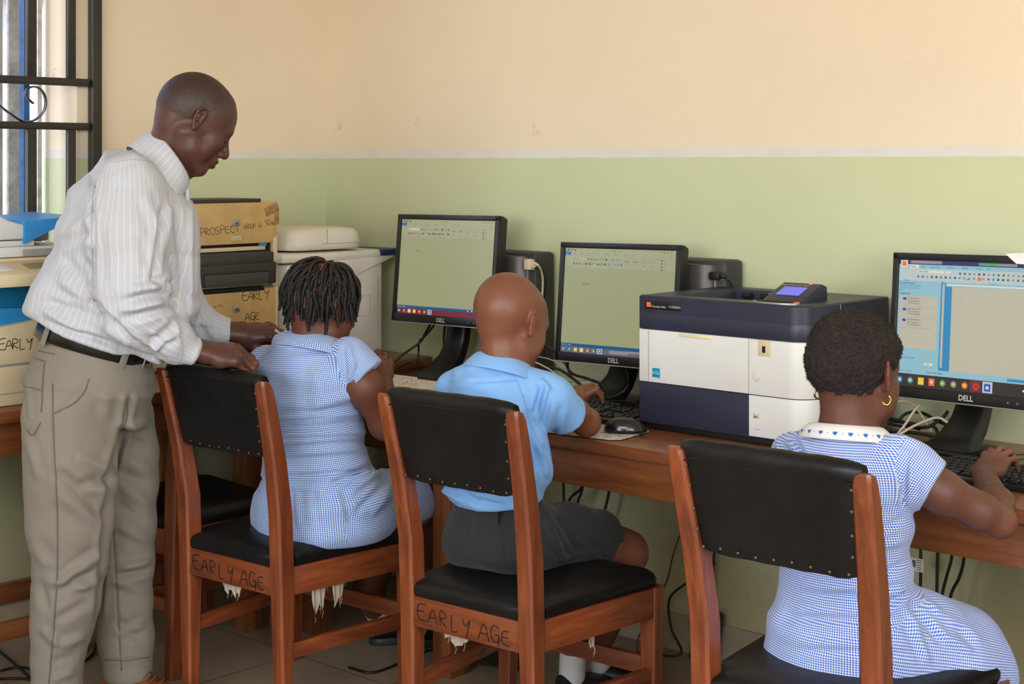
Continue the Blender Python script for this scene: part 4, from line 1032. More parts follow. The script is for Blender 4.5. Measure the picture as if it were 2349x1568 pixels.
# ---------------------------------------------------------------- cables on and under the desk
cb = lambda n, l, pts, r, m=M_CBLK, g=None: cable(n, l, pts, r, m, 'cable', g)
Y = WY
cb('video_cable', 'thick black video cable drooping left from the leftmost monitor', [Y(988, 742, -.18), Y(975, 765, -.17), Y(963, 785, -.2), Y(925, 812, -.24), Y(893, 838, -.28), V(.62, -.36, .757)], .0042)
cb('power_cable', 'black power cable dropping from the leftmost monitor to the wooden ledge', [Y(998, 742, -.18), Y(980, 765, -.17), Y(962, 783, -.16), Y(960, 806, -.15), Y(958, 832, -.16)], .0036)
cb('power_cable', 'short black cable curling over the ledge below the leftmost monitor', [Y(955, 834, -.17), Y(940, 832, -.19), Y(920, 840, -.24), Y(905, 852, -.28)], .0026)
cb('stand_cable', 'black cable looping behind the stand of the leftmost monitor', [Y(1022, 735, -.12), Y(1018, 785, -.12), Y(1028, 815, -.13), Y(1048, 833, -.15), Y(1070, 842, -.17)], .0042)
cb('loop_cable', 'thick black cable arching up beside the boy\'s face', [Y(1214, 845, -.20), Y(1225, 812, -.18), Y(1240, 796, -.16), Y(1258, 794, -.15), Y(1280, 812, -.14), Y(1296, 832, -.14), Y(1312, 856, -.16), Y(1348, 868, -.2), Y(1378, 880, -.2), Y(1388, 892, -.2), Y(1372, 900, -.22)], .0045)
cb('loop_cable', 'black cable running from the boy\'s shoulder down past his fingers', [Y(1245, 850, -.2), Y(1262, 843, -.18), Y(1285, 848, -.18), Y(1315, 868, -.2), Y(1345, 893, -.22), Y(1372, 900, -.24)], .0045)
cb('monitor_cable', 'black cable hanging from the left end of the middle monitor', [Y(1303, 826, -.2), Y(1303, 845, -.18), Y(1312, 865, -.2), Y(1330, 882, -.24)], .0036)
cb('monitor_cable', 'black cable curving out under the stand of the middle monitor', [Y(1436, 846, -.18), Y(1441, 862, -.2), Y(1440, 885, -.24), Y(1420, 905, -.26), Y(1385, 914, -.25), Y(1355, 908, -.24)], .0042)
cb('network_cable', 'cream cable curving over the desk by the boy\'s shoulder', [Y(1222, 828, -.22), Y(1245, 838, -.2), Y(1272, 855, -.18), Y(1292, 880, -.2), Y(1285, 888, -.22), Y(1275, 886, -.22), Y(1300, 876, -.18), Y(1345, 871, -.12)], .0024, M_CWHT)
cb('network_cable', 'thin cream cable passing behind the left corner of the middle monitor', [Y(1230, 817, -.1), Y(1260, 823, -.1), Y(1290, 838, -.1), Y(1320, 852, -.08)], .0018, M_CWHT)
cb('mouse_cable', 'thin black mouse cable lying behind the boy\'s keyboard', [V(1.50, -.31, .757+.02), Y(1400, 920, -.28), Y(1440, 919, -.28), Y(1466, 930, -.30), V(1.80, -.38, .756), V(1.815, -.5, .77)], .0014)
# heap behind the right hand girl
D3 = [('black cable arching highest in the heap by the rightmost monitor', [(2062, 965), (2075, 950), (2097, 944), (2120, 948), (2145, 962), (2172, 975), (2195, 990)], -.10, .0042, M_CBLK),
      ('black cable coming from behind the girl\'s neck in the cable heap', [(2025, 957), (2055, 962), (2085, 972), (2105, 980), (2130, 978), (2150, 966), (2165, 955), (2175, 942)], -.13, .0042, M_CBLK),
      ('black cable loop lying lowest left in the cable heap', [(2100, 972), (2070, 968), (2045, 966), (2038, 971), (2060, 976), (2085, 978), (2110, 984)], -.12, .0040, M_CBLK),
      ('black cable lying along the desk in front of the cable heap', [(2040, 990), (2080, 991), (2120, 996), (2140, 1001), (2150, 997), (2148, 985), (2140, 976)], -.14, .0042, M_CBLK),
      ('black cable bending up toward the rightmost monitor stand', [(2115, 1018), (2145, 1010), (2160, 995), (2170, 982), (2185, 980), (2198, 988)], -.15, .0042, M_CBLK),
      ('cream cable rising steeply to the rightmost monitor edge', [(2055, 1000), (2075, 975), (2095, 945), (2112, 926)], -.16, .0034, M_CWHT),
      ('cream cable crossing down to the right in the heap', [(2045, 922), (2080, 920), (2100, 932), (2120, 962), (2138, 990)], -.12, .0034, M_CWHT),
      ('cream cable bowed low over the black cables', [(2058, 1000), (2090, 980), (2130, 962), (2155, 958), (2175, 970), (2190, 985)], -.17, .0034, M_CWHT)]
for lb, pts, y, r, m in D3: cb('heap_cable', lb, [Y(a, b, y-.0006*(b-940)) for a, b in pts], r, m)
cb('keyboard_cable', 'thin black keyboard cable behind the right hand girl\'s hand', [WZ(2140, 1036, .757), WZ(2200, 1045, .757), WZ(2300, 1044, .757), WZ(2360, 1041, .757)], .0016)
cb('keyboard_cable', 'thin black cable over the far edge of the right keyboard', [WZ(2290, 1075, .79), WZ(2320, 1058, .775), WZ(2360, 1050, .757)], .0018)
# hanging below the desk
hang = [('leftmost black cable hanging below the desk beside the boy', [(1292, 1095), (1293, 1130), (1294, 1170), (1296, 1250)], -.08), ('black cable bowing left as it hangs below the desk', [(1335, 1115), (1310, 1140), (1298, 1172), (1297, 1240)], -.10),
        ('black cable hanging straight beside the bowed one', [(1336, 1118), (1326, 1150), (1320, 1190), (1322, 1260)], -.09), ('lone black cable hanging slanted below the desk', [(1397, 1125), (1390, 1160), (1380, 1205), (1372, 1280)], -.08),
        ('black cable with a white tag hanging below the desk', [(2112, 1265), (2112, 1310), (2111, 1375), (2110, 1480)], -.10), ('black cable hanging right of the tagged one', [(2151, 1272), (2150, 1310), (2149, 1370), (2150, 1480)], -.12),
        ('second black cable from the right below the desk', [(2183, 1278), (2172, 1320), (2160, 1375), (2155, 1480)], -.14), ('rightmost black cable bowing down below the desk', [(2211, 1284), (2200, 1325), (2180, 1370), (2165, 1480)], -.16)]
for lb, pts, y in hang: cb('hanging_cable', lb, [Y(pts[0][0]+(pts[0][0]-pts[1][0])*.6, pts[0][1]-70, y)]+[Y(a, b, y) for a, b in pts], .0042)
p = Y(2104, 1295, -.108)
tg = thing('cable_tag', 'small white printed tag wrapped on a cable below the desk', 'tag', p)
MB().box((0, 0, 0), (.034, .001, .034), .0003).build('tag_sheet', M_PAPER, tg)
x = MB(); x.box((-.009, -.0008, .002), (.010, .0006, .018)); 
for i in range(5): x.box((.006, -.0008, .012-i*.006), (.014, .0006, .002))
x.build('tag_print', M_GTXT, tg)
# adaptor hanging behind the right chair
a0 = Y(1635, 1500, -.07); 
ad = thing('power_adapter', 'black power adapter brick on the floor against the back wall', 'adapter', (float(Y(1625, 1520, -.05)[0]), -.06, 0))
x = MB().box((0, 0, .085), (.075, .05, .16), .01, 0, roty(.18)); x.build('brick', M_BLK, ad)
rb = MB()
for i in range(9): rb.box((-.02+.0, -.0265, .05+i*.008), (.03, .002, .003), 0, 0, roty(.18))
rb.build('ribs', M_CHAR, ad)
cb('adapter_lead', 'black lead with a tapered plug above the adapter brick', [Y(1640, 1255, -.05), Y(1636, 1300, -.05), Y(1634, 1360, -.05), Y(1630, 1395, -.05), Y(1628, 1415, -.055)], .0040)
tag(MB().tube([Y(1631, 1372, -.05), Y(1629, 1400, -.05), Y(1626, 1428, -.055)], [.006, .012, .011], 10, smooth=4).build('cable_plug', M_BLK, None, 180), 'black tapered plug hanging over the adapter brick', 'plug')
cb('floor_cable', 'thin black cable trailing down the wall behind the middle chair', [Y(1600, 1080, -.03), Y(1575, 1180, -.03), Y(1545, 1270, -.03), Y(1530, 1330, -.03), Y(1500, 1400, -.04), Y(1465, 1460, -.06), Y(1462, 1500, -.2)], .0018)
cb('floor_cable', 'black cable sagging between the middle and right chairs', [Y(1640, 1290, -.04), Y(1610, 1315, -.04), Y(1570, 1340, -.05), Y(1535, 1375, -.06), Y(1540, 1440, -.06), Y(1560, 1500, -.08), V(1.55, -.12, .006)], .0036)
def fl(*p): return [WZ(a, b, .007) for a, b in p]
cb('floor_cable', 'black cable on the tiles under the girl\'s and the boy\'s chairs', fl((800, 1530), (850, 1542), (905, 1525), (980, 1492), (1040, 1490), (1080, 1500)), .0036)
cb('floor_cable', 'black cable curving over the tiles behind the boy\'s chair', fl((975, 1486), (1020, 1492), (1055, 1512), (1075, 1535)), .0036)
cb('floor_cable', 'black cable on the tiles crossing at the far left corner', fl((-30, 1470), (20, 1510), (60, 1545), (90, 1575)), .004)
cb('floor_cable', 'black cable looping on the tiles at the man\'s left foot', fl((0, 1538), (40, 1530), (100, 1533), (180, 1520), (212, 1500), (222, 1470)), .004)
cb('floor_cable', 'black cable lowest on the tiles at the left edge', fl((0, 1556), (60, 1556), (120, 1566), (170, 1580)), .004)
tag(MB().add([WZ(a, b, .006) for a, b in ((1075, 1480), (1190, 1500), (1200, 1540), (1100, 1522))]+[WZ(a, b, .05) for a, b in ((1085, 1478), (1185, 1494), (1195, 1536), (1105, 1516))], [(3, 2, 1, 0), (4, 5, 6, 7), (0, 1, 5, 4), (1, 2, 6, 5), (2, 3, 7, 6), (3, 0, 4, 7)]).build('power_strip', M_CHAR), 'dark power strip on the floor behind the boy\'s chair', 'power strip')
# ================================================================ figures: smooth implicit bodies
def vnoise(P, scale, seed=0):
    Q = np.asarray(P)*scale+seed*17.31; i = np.floor(Q).astype(np.int64); f = Q-i; f = f*f*(3-2*f)
    def h(x, y, z):
        n = (x*374761393+y*668265263+z*2147483647+seed*974711) & 0xffffffff
        n = ((n ^ (n >> 13))*1274126177) & 0xffffffff; return ((n ^ (n >> 16)) & 0xffff)/65535.0
    r = 0
    for a in (0, 1):
        for b in (0, 1):
            for c in (0, 1):
                r = r+h(i[:, 0]+a, i[:, 1]+b, i[:, 2]+c)*(f[:, 0] if a else 1-f[:, 0])*(f[:, 1] if b else 1-f[:, 1])*(f[:, 2] if c else 1-f[:, 2])
    return r*2-1
class Sdf:
    def __init__(s): s.p = []
    def cone(s, a, b, ra, rb, k=.012, op=1):
        a = np.asarray(a, float); b = np.asarray(b, float); ba = b-a; L2 = max(ba @ ba, 1e-9)
        def fn(P):
            pa = P-a; t = np.clip(pa @ ba/L2, 0, 1); return np.linalg.norm(pa-t[:, None]*ba, axis=1)-(ra+(rb-ra)*t)
        s.p.append((fn, k, op)); return s
    def chain(s, pts, rad, k=.012, op=1):
        for i in range(len(pts)-1): s.cone(pts[i], pts[i+1], rad[i], rad[i+1], k, op)
        return s
    def ell(s, c, r, R=None, k=.012, op=1):
        c = np.asarray(c, float); r = np.asarray(r, float)
        def fn(P):
            q = P-c
            if R is not None: q = q @ R
            k0 = np.linalg.norm(q/r, axis=1); k1 = np.linalg.norm(q/(r*r), axis=1)+1e-9
            return np.where(k0 < 1e-6, -r.min(), k0*(k0-1)/k1)
        s.p.append((fn, k, op)); return s
    def ecap(s, a, b, wa, wb, lat, k=.03, op=1, cap=.04):
        # elliptical limb: (lateral, depth) half widths at each end
        a = np.asarray(a, float); b = np.asarray(b, float); ax = b-a; L = np.linalg.norm(ax); ax = ax/L
        lat = nrm(np.asarray(lat)-ax*(np.asarray(lat) @ ax)); dep = np.cross(ax, lat)
        def fn(P):
            q = P-a; t = q @ ax; tc = np.clip(t, 0, L); u = tc/L; w = wa[0]+(wb[0]-wa[0])*u; d = wa[1]+(wb[1]-wa[1])*u
            X = q @ lat; Y = q @ dep; Z = (t-tc)
            rz = np.minimum(np.minimum(w, d), cap)
            k0 = np.sqrt((X/w)**2+(Y/d)**2+(Z/rz)**2); k1 = np.sqrt((X/w**2)**2+(Y/d**2)**2+(Z/rz**2)**2)+1e-9
            return np.where(k0 < 1e-6, -d, k0*(k0-1)/k1)
        s.p.append((fn, k, op)); return s
    def half(s, c, n, k=.004, op=-1):   # cut away everything on the n side of the plane
        c = np.asarray(c, float); n = nrm(n)
        s.p.append((lambda P: -((P-c) @ n), k, op)); return s
    def add(s, o, k=.02, op=1): s.p.append((o.eval, k, op)); return s
    def eval(s, P):
        d = np.full(len(P), 1.0)
        for fn, k, op in s.p: d = s.comb(d, fn(P), k, op)
        return d
    @staticmethod
    def comb(d, e, k, op):
        if op > 0: h = np.maximum(k-np.abs(d-e), 0)/k; return np.minimum(d, e)-h*h*k*.25
        e = -e; h = np.maximum(k-np.abs(d-e), 0)/k; return np.maximum(d, e)+h*h*k*.25
    def mesh(s, lo, hi, res, disp=None):
        lo = np.asarray(lo, float); hi = np.asarray(hi, float); B = 8
        nb = np.ceil((hi-lo)/(res*B)).astype(int)+1; n = nb*B
        c = np.stack(np.meshgrid(*[np.arange(k) for k in nb], indexing='ij'), -1).reshape(-1, 3)
        C = lo+(c+.5)*B*res; hd = B*res*.87
        dc = np.full(len(C), 1.0); per = []
        for fn, k, op in s.p:
            e = fn(C); per.append(e); dc = s.comb(dc, e, k, op)
        act = np.abs(dc) < hd+.035; ids = np.nonzero(act)[0]
        D = np.repeat(np.repeat(np.repeat(np.where(dc < 0, -1., 1.).reshape(nb).astype(np.float32), B, 0), B, 1), B, 2)
        loc = np.stack(np.meshgrid(*[np.arange(B)]*3, indexing='ij'), -1).reshape(-1, 3)
        base = c[ids]*B
        val = np.full((len(ids), B**3), 1.0)
        for (fn, k, op), e in zip(s.p, per):
            if op > 0: m = e[ids] < hd+k+.05
            else: m = e[ids] < hd+k+.02
            j = np.nonzero(m)[0]
            for q0 in range(0, len(j), 1500):
                jj = j[q0:q0+1500]; P = (lo+(base[jj][:, None, :]+loc[None])*res).reshape(-1, 3)
                val[jj] = s.comb(val[jj].ravel(), fn(P), k, op).reshape(len(jj), -1)
        for b0, v in zip(base, val): D[b0[0]:b0[0]+B, b0[1]:b0[1]+B, b0[2]:b0[2]+B] = v.reshape(B, B, B)
        return surfnet(D, lo, res)
def surfnet(D, lo, res):
    I = D < 0
    cnt = np.zeros(tuple(k-1 for k in D.shape), np.uint8)
    sl = [slice(None, -1), slice(1, None)]
    for a in (0, 1):
        for b in (0, 1):
            for c in (0, 1): cnt += I[sl[a], sl[b], sl[c]]
    cells = np.argwhere((cnt > 0) & (cnt < 8)); idx = np.full(cnt.shape, -1, np.int32); idx[tuple(cells.T)] = np.arange(len(cells))
    pos = np.zeros((len(cells), 3)); w = np.zeros(len(cells))
    corners_ = [(a, b, c) for a in (0, 1) for b in (0, 1) for c in (0, 1)]
    vals = {q: D[cells[:, 0]+q[0], cells[:, 1]+q[1], cells[:, 2]+q[2]].astype(float) for q in corners_}
    for q in corners_:
        for ax in range(3):
            if q[ax]: continue
            r = list(q); r[ax] = 1; r = tuple(r); a, b = vals[q], vals[r]; m = (a < 0) != (b < 0)
            t = a[m]/(a[m]-b[m]); p = np.tile(np.array(q, float), (m.sum(), 1)); p[:, ax] = t; pos[m] += p; w[m] += 1
    V_ = lo+(cells+pos/w[:, None])*res; F = []
    for ax in range(3):
        o = [i for i in range(3) if i != ax]
        a = [slice(1, -1)]*3; b = [slice(1, -1)]*3; a[ax] = slice(0, -1); b[ax] = slice(1, None)
        A, Bv = I[tuple(a)], I[tuple(b)]; e = np.argwhere(A != Bv)
        if not len(e): continue
        s_ = A[tuple(e.T)]; g = e.copy(); g[:, o[0]] += 1; g[:, o[1]] += 1
        def at(d0, d1):
            h = g.copy(); h[:, o[0]] += d0; h[:, o[1]] += d1; return idx[h[:, 0], h[:, 1], h[:, 2]]
        q = np.stack([at(-1, -1), at(0, -1), at(0, 0), at(-1, 0)], 1)
        flip = s_ if ax != 1 else ~s_
        q[~flip] = q[~flip][:, ::-1]; F.append(q)
    return V_, np.concatenate(F)
def vnormals(Vt, F):
    a, b, c, d = (Vt[F[:, i]] for i in range(4)); n = np.cross(c-a, d-b); N_ = np.zeros_like(Vt)
    for i in range(4):
        for k in range(3): N_[:, k] += np.bincount(F[:, i], n[:, k], len(Vt))
    return N_/(np.linalg.norm(N_, axis=1)[:, None]+1e-12)
def relax(Vt, F, n=1, f=.5):
    for _ in range(n):
        S = np.zeros_like(Vt); C = np.zeros(len(Vt))
        for i in range(4):
            j = (i+1) % 4
            for a, b in ((i, j), (j, i)):
                for k in range(3): S[:, k] += np.bincount(F[:, a], Vt[F[:, b], k], len(Vt))
                C += np.bincount(F[:, a], minlength=len(Vt))
        Vt = Vt+(S/np.maximum(C, 1)[:, None]-Vt)*f
    return Vt
def px_of(P):
    d = P-CAM; D = d @ FWD; return CX+FPX*(d @ RGT)/D, HZ-FPX*(d[:, 2])/D, D
def fold(Vt, F, folds, only_front=True):
    """press creases (and raise ridges) into cloth; each is a line given where it lies on the figure"""
    Nv = vnormals(Vt, F); x, y, D = px_of(Vt); face = (Nv @ -FWD) > -.1
    dd = np.zeros(len(Vt))
    for (x0, y0, x1, y1, w, amp) in folds:
        ax, ay = x1-x0, y1-y0; L2 = ax*ax+ay*ay+1e-6; t = ((x-x0)*ax+(y-y0)*ay)/L2; tc = np.clip(t, 0, 1)
        d = np.hypot(x-x0-tc*ax, y-y0-tc*ay); e = np.sqrt(np.clip(1-(np.abs(t-.5)*2)**2, 0, 1)) if True else 1
        g = np.exp(-(d/w)**2)-.5*np.exp(-((d-1.9*w)/w)**2)
        dd += amp*g*np.clip(e+.15, 0, 1)*(np.abs(t-.5) < .7)
    return Vt+Nv*(dd*face)[:, None]
def rumple(Vt, F, amp=.003, scale=14, seed=1, stretch=(1, 1, .45)):
    Nv = vnormals(Vt, F); q = Vt*np.array(stretch)
    w = vnoise(q, scale*.5, seed+3)[:, None]*.04
    n = vnoise(q+w, scale, seed); r = 1-np.abs(n)*2
    return Vt+Nv*(amp*(.6*n+.4*r+.4*vnoise(q, scale*2.2, seed+1)))[:, None]
def mk_mesh(name, parts, mat, parent, origin, cols=None, uvb=None, smooth=180):
    Vs, Fs, o = [], [], 0
    for Vt, F in parts: Vs.append(Vt); Fs.append(F+o); o += len(Vt)
    Vt = np.concatenate(Vs); F = np.concatenate(Fs); me = bpy.data.meshes.new(name)
    me.vertices.add(len(Vt)); me.vertices.foreach_set('co', (Vt-np.asarray(origin)).ravel())
    me.loops.add(len(F)*4); me.loops.foreach_set('vertex_index', F.ravel().astype(np.int32))
    me.polygons.add(len(F)); me.polygons.foreach_set('loop_start', (np.arange(len(F))*4).astype(np.int32))
    me.polygons.foreach_set('loop_total', np.full(len(F), 4, np.int32))
    me.materials.append(mat)
    if cols is not None:
        at = me.color_attributes.new('Col', 'FLOAT_COLOR', 'POINT'); c = cols(Vt); at.data.foreach_set('color', np.c_[c, np.ones(len(c))].ravel())
    if uvb is not None:
        uv = garment_uv(Vt, F, uvb); ul = me.uv_layers.new(name='UVMap'); ul.data.foreach_set('uv', uv.ravel())
    me.update(calc_edges=True); me.validate(); me.shade_smooth()
    ob = bpy.data.objects.new(name, me); COL.objects.link(ob); ob.parent = parent; return ob
def garment_uv(Vt, F, bones):
    """bones: (a, b, ref, r, bias): cloth panels wrapped round limbs; ref = direction of the zero angle (its opposite is the seam)"""
    C = Vt[F].mean(1); best = None
    for i, (a, b, ref, r, bias) in enumerate(bones):
        a, b = np.asarray(a), np.asarray(b); ba = b-a; t = np.clip((C-a) @ ba/(ba @ ba), 0, 1); d = np.linalg.norm(C-a-t[:, None]*ba, axis=1)-r-bias
        if best is None: best = d; sel = np.zeros(len(C), int)
        else: m = d < best; best = np.where(m, d, best); sel[m] = i
    uv = np.zeros((len(F), 4, 2))
    for i, (a, b, ref, r, bias) in enumerate(bones):
        m = sel == i
        if not m.any(): continue
        a, b = np.asarray(a), np.asarray(b); ax = nrm(b-a); X = nrm(np.asarray(ref)-ax*(np.asarray(ref) @ ax)); Y = np.cross(ax, X)
        P = Vt[F[m]]-a; u = np.arctan2(P @ Y, P @ X); cu = np.arctan2((C[m]-a) @ Y, (C[m]-a) @ X)
        u = cu[:, None]+(u-cu[:, None]+PI) % (2*PI)-PI
        uv[m, :, 0] = u*r; uv[m, :, 1] = P @ ax
    return uv
# ---- materials for people
def skin_mat(name, rough=.48, bmp=.25, sc=1.0):
    m, nt, b = new_mat(name); at = N(nt, 'ShaderNodeAttribute', attribute_name='Col')
    f = noise(nt, 38, 5, .6)
    c = mixc(nt, mth(nt, 'MULTIPLY', f, .35), at.outputs['Color'], None, 'MULTIPLY'); c.node.inputs[7].default_value = (.62, .55, .52, 1)
    nt.links.new(c, b.inputs['Base Color']); nt.links.new(mth(nt, 'MULTIPLY_ADD', f, .25, rough-.12), b.inputs['Roughness'])
    b.inputs['Subsurface Weight'].default_value = .06; b.inputs['Subsurface Radius'].default_value = (.012, .004, .002); b.inputs['Subsurface Scale'].default_value = .3
    b.inputs['Specular IOR Level'].default_value = .42
    n1 = bump(nt, b, noise(nt, 320*sc, 3, .6), bmp, .0006); bump(nt, b, noise(nt, 60, 3, .5), .2, .0015, n1); return m
def gingham(name, blue, white, period=.0098):
    m, nt, b = new_mat(name); uv = N(nt, 'ShaderNodeUVMap'); sp = N(nt, 'ShaderNodeSeparateXYZ'); nt.links.new(uv.outputs[0], sp.inputs[0])
    def st(s):
        f = mth(nt, 'FRACT', mth(nt, 'MULTIPLY', s, 1/period)); t = mth(nt, 'ABSOLUTE', mth(nt, 'SUBTRACT', f, .5))
        return mth(nt, 'MULTIPLY_ADD', mth(nt, 'SUBTRACT', t, .25), 14, .5, clamp=True)
    a = mth(nt, 'MULTIPLY', mth(nt, 'ADD', st(sp.outputs[0]), st(sp.outputs[1])), .5)
    c = ramp(nt, a, [(0, white), (.5, tuple((x*.48+y*.52) for x, y in zip(white, blue))), (1, blue)])
    nt.links.new(c, b.inputs['Base Color']); b.inputs['Roughness'].default_value = .85; b.inputs['Specular IOR Level'].default_value = .15
    b.inputs['Sheen Weight'].default_value = .15
    bump(nt, b, noise(nt, 900, 2), .15, .0004); return m
def cloth_mat(name, col, stripe=None, rough=.85, bmp=.3, weave=700, var=.05):
    m, nt, b = new_mat(name); f = noise(nt, 6, 4, .6)
    c = ramp(nt, f, [(.3, tuple(x*(1-var) for x in col[:3])+(1,)), (.7, col)])
    if stripe:
        uv = N(nt, 'ShaderNodeUVMap'); sp = N(nt, 'ShaderNodeSeparateXYZ'); nt.links.new(uv.outputs[0], sp.inputs[0]); u = sp.outputs[0]
        for per, off, w, cc in stripe:
            fr = mth(nt, 'FRACT', mth(nt, 'ADD', mth(nt, 'MULTIPLY', u, 1/per), off)); t = mth(nt, 'ABSOLUTE', mth(nt, 'SUBTRACT', fr, .5))
            k = mth(nt, 'MULTIPLY_ADD', mth(nt, 'SUBTRACT', w/per*.5, t), per*1600, .5, clamp=True); c = mixc(nt, k, c, cc)
    nt.links.new(c, b.inputs['Base Color']); b.inputs['Roughness'].default_value = rough; b.inputs['Specular IOR Level'].default_value = .2
    b.inputs['Sheen Weight'].default_value = .1
    n1 = bump(nt, b, noise(nt, weave, 2), bmp, .0004); bump(nt, b, noise(nt, 34, 4, .55, dist=.6), .35, .0035, n1); return m
def colorer(base, spots):
    base = np.array(base[:3])
    def f(P):
        c = np.tile(base, (len(P), 1))
        for cen, r, col, soft in spots:
            r = np.asarray(r, float); q = (P-np.asarray(cen))/r; d = np.linalg.norm(q, axis=1); k = np.clip((1-d)/soft, 0, 1)[:, None]
            c = c*(1-k)+np.array(col[:3])*k
        return c
    return f
class Frame:
    """head or hand frame: x right, y forward, z up"""
    def __init__(s, o, f, up, sc=1.0):
        s.o = np.asarray(o, float); s.y = nrm(f); s.z = nrm(np.asarray(up)-s.y*(np.asarray(up) @ s.y)); s.x = np.cross(s.y, s.z); s.s = sc; s.R = np.stack([s.x, s.y, s.z], 1)
    def p(s, x, y, z): return s.o+s.s*(x*s.x+y*s.y+z*s.z)
    def r(s, *a): return np.array(a)*s.s
def head(S, h, child=0.0, face=True, ears=True):
    p, s, R = h.p, h.s, h.R
    S.ell(p(0, -.018, .030), h.r(.074+.004*child, .093, .083), R, .01)
    S.ell(p(0, .030, .020), h.r(.063, .062, .070), R, .03)
    S.ell(p(0, -.045, .005), h.r(.060, .058, .060), R, .03)
    S.ell(p(0, .034, -.035), h.r(.054, .054, .070), R, .03)
    if child: S.ell(p(0, .04, -.045), h.r(.052, .05, .05), R, .03)
    for q in (-1, 1):
        S.chain([p(q*.056, -.002, -.035), p(q*.047, .018, -.072), p(q*.016, .070, -.099)], [.016*s, .016*s, .016*s], .025*s)
        S.ell(p(q*.038, .058, -.030), h.r(.022, .022, .024), R, .02*s)
        S.ell(p(q*.044, .046, -.058), h.r(.018, .022, .024), R, .02*s)
    S.ell(p(0, .076, -.099), h.r(.019, .014, .014), R, .015*s)
    if face:
        S.cone(p(-.034, .076, .016), p(.034, .076, .016), .013*s, .013*s, .016*s)
        for q in (-1, 1):
            S.ell(p(q*.031, .094, -.004), h.r(.015, .012, .010), R, .014*s, -1)
            S.ell(p(q*.031, .0735, -.005), h.r(.0145, .0135, .0125), R, .003*s)
            S.cone(p(q*.020, .087, -.0065), p(q*.042, .081, -.0085), .0016*s, .0014*s, .003*s)
        S.cone(p(0, .084, .006), p(0, .106, -.030), .0075*s, .0115*s, .010*s)
        S.ell(p(0, .108, -.036), h.r(.012, .011, .0095), R, .006*s)
        for q in (-1, 1): S.ell(p(q*.0145, .096, -.040), h.r(.009, .011, .0085), R, .005*s); S.ell(p(q*.008, .104, -.047), h.r(.0038, .005, .004), R, .003*s, -1)
        S.ell(p(0, .082, -.066), h.r(.026, .018, .020), R, .014*s)
        S.cone(p(-.017, .091, -.0615), p(.017, .091, -.0615), .006*s, .006*s, .004*s); S.ell(p(0, .0985, -.0605), h.r(.012, .007, .0062), R, .005*s)
        S.cone(p(-.015, .090, -.0745), p(.015, .090, -.0745), .0065*s, .0065*s, .004*s); S.ell(p(0, .097, -.0745), h.r(.012, .0075, .0075), R, .004*s)
        S.cone(p(-.022, .100, -.0675), p(.022, .095, -.0675), .0014*s, .0010*s, .002*s, -1)
    if ears:
        for q in (-1, 1):
            ang = .30; o = V(q*.074, -.008, -.006)
            E = Frame(p(*o), h.y*math.cos(.35)*1-h.x*q*math.sin(.35)*-0, h.z); e1 = nrm(h.y*.86+h.x*q*-.52)   # ear plate leans out toward the back
            ez = nrm(h.z*.97-h.y*.2); ez = nrm(ez-e1*(ez @ e1)); en = np.cross(e1, ez)*1.0
            Re = np.stack([en, e1, ez], 1); c = p(q*.0815, -.010, -.004)
            P_e = lambda a, b, d=0: c+s*(e1*a+ez*b+en*d*q)
            S.ell(c, h.r(.0055, .016, .029), Re, .006*s)
            S.ell(c+s*(h.x*q*.006)+s*ez*.003, h.r(.006, .0105, .020), Re, .004*s, -1)
            arc = [P_e(.011, .006), P_e(.012, .018), P_e(.004, .029), P_e(-.008, .027), P_e(-.0155, .014), P_e(-.0155, -.002), P_e(-.010, -.016), P_e(-.002, -.027)]
            arc = [a+h.x*q*s*.004 for a in arc]
            S.chain(arc, [.0028*s, .0030*s, .0032*s, .0032*s, .0032*s, .003*s, .003*s, .005*s], .003*s)
            S.chain([P_e(.004, .016)+h.x*q*s*.003, P_e(-.006, .008)+h.x*q*s*.004, P_e(-.006, -.006)+h.x*q*s*.004, P_e(.003, -.012)+h.x*q*s*.003], [.0022*s]*4, .003*s)
            S.ell(P_e(.002, -.024)+h.x*q*s*.001, h.r(.005, .008, .009), Re, .006*s)
FL = [(.045, .026, .020), (.049, .030, .021), (.046, .028, .021), (.036, .021, .018)]
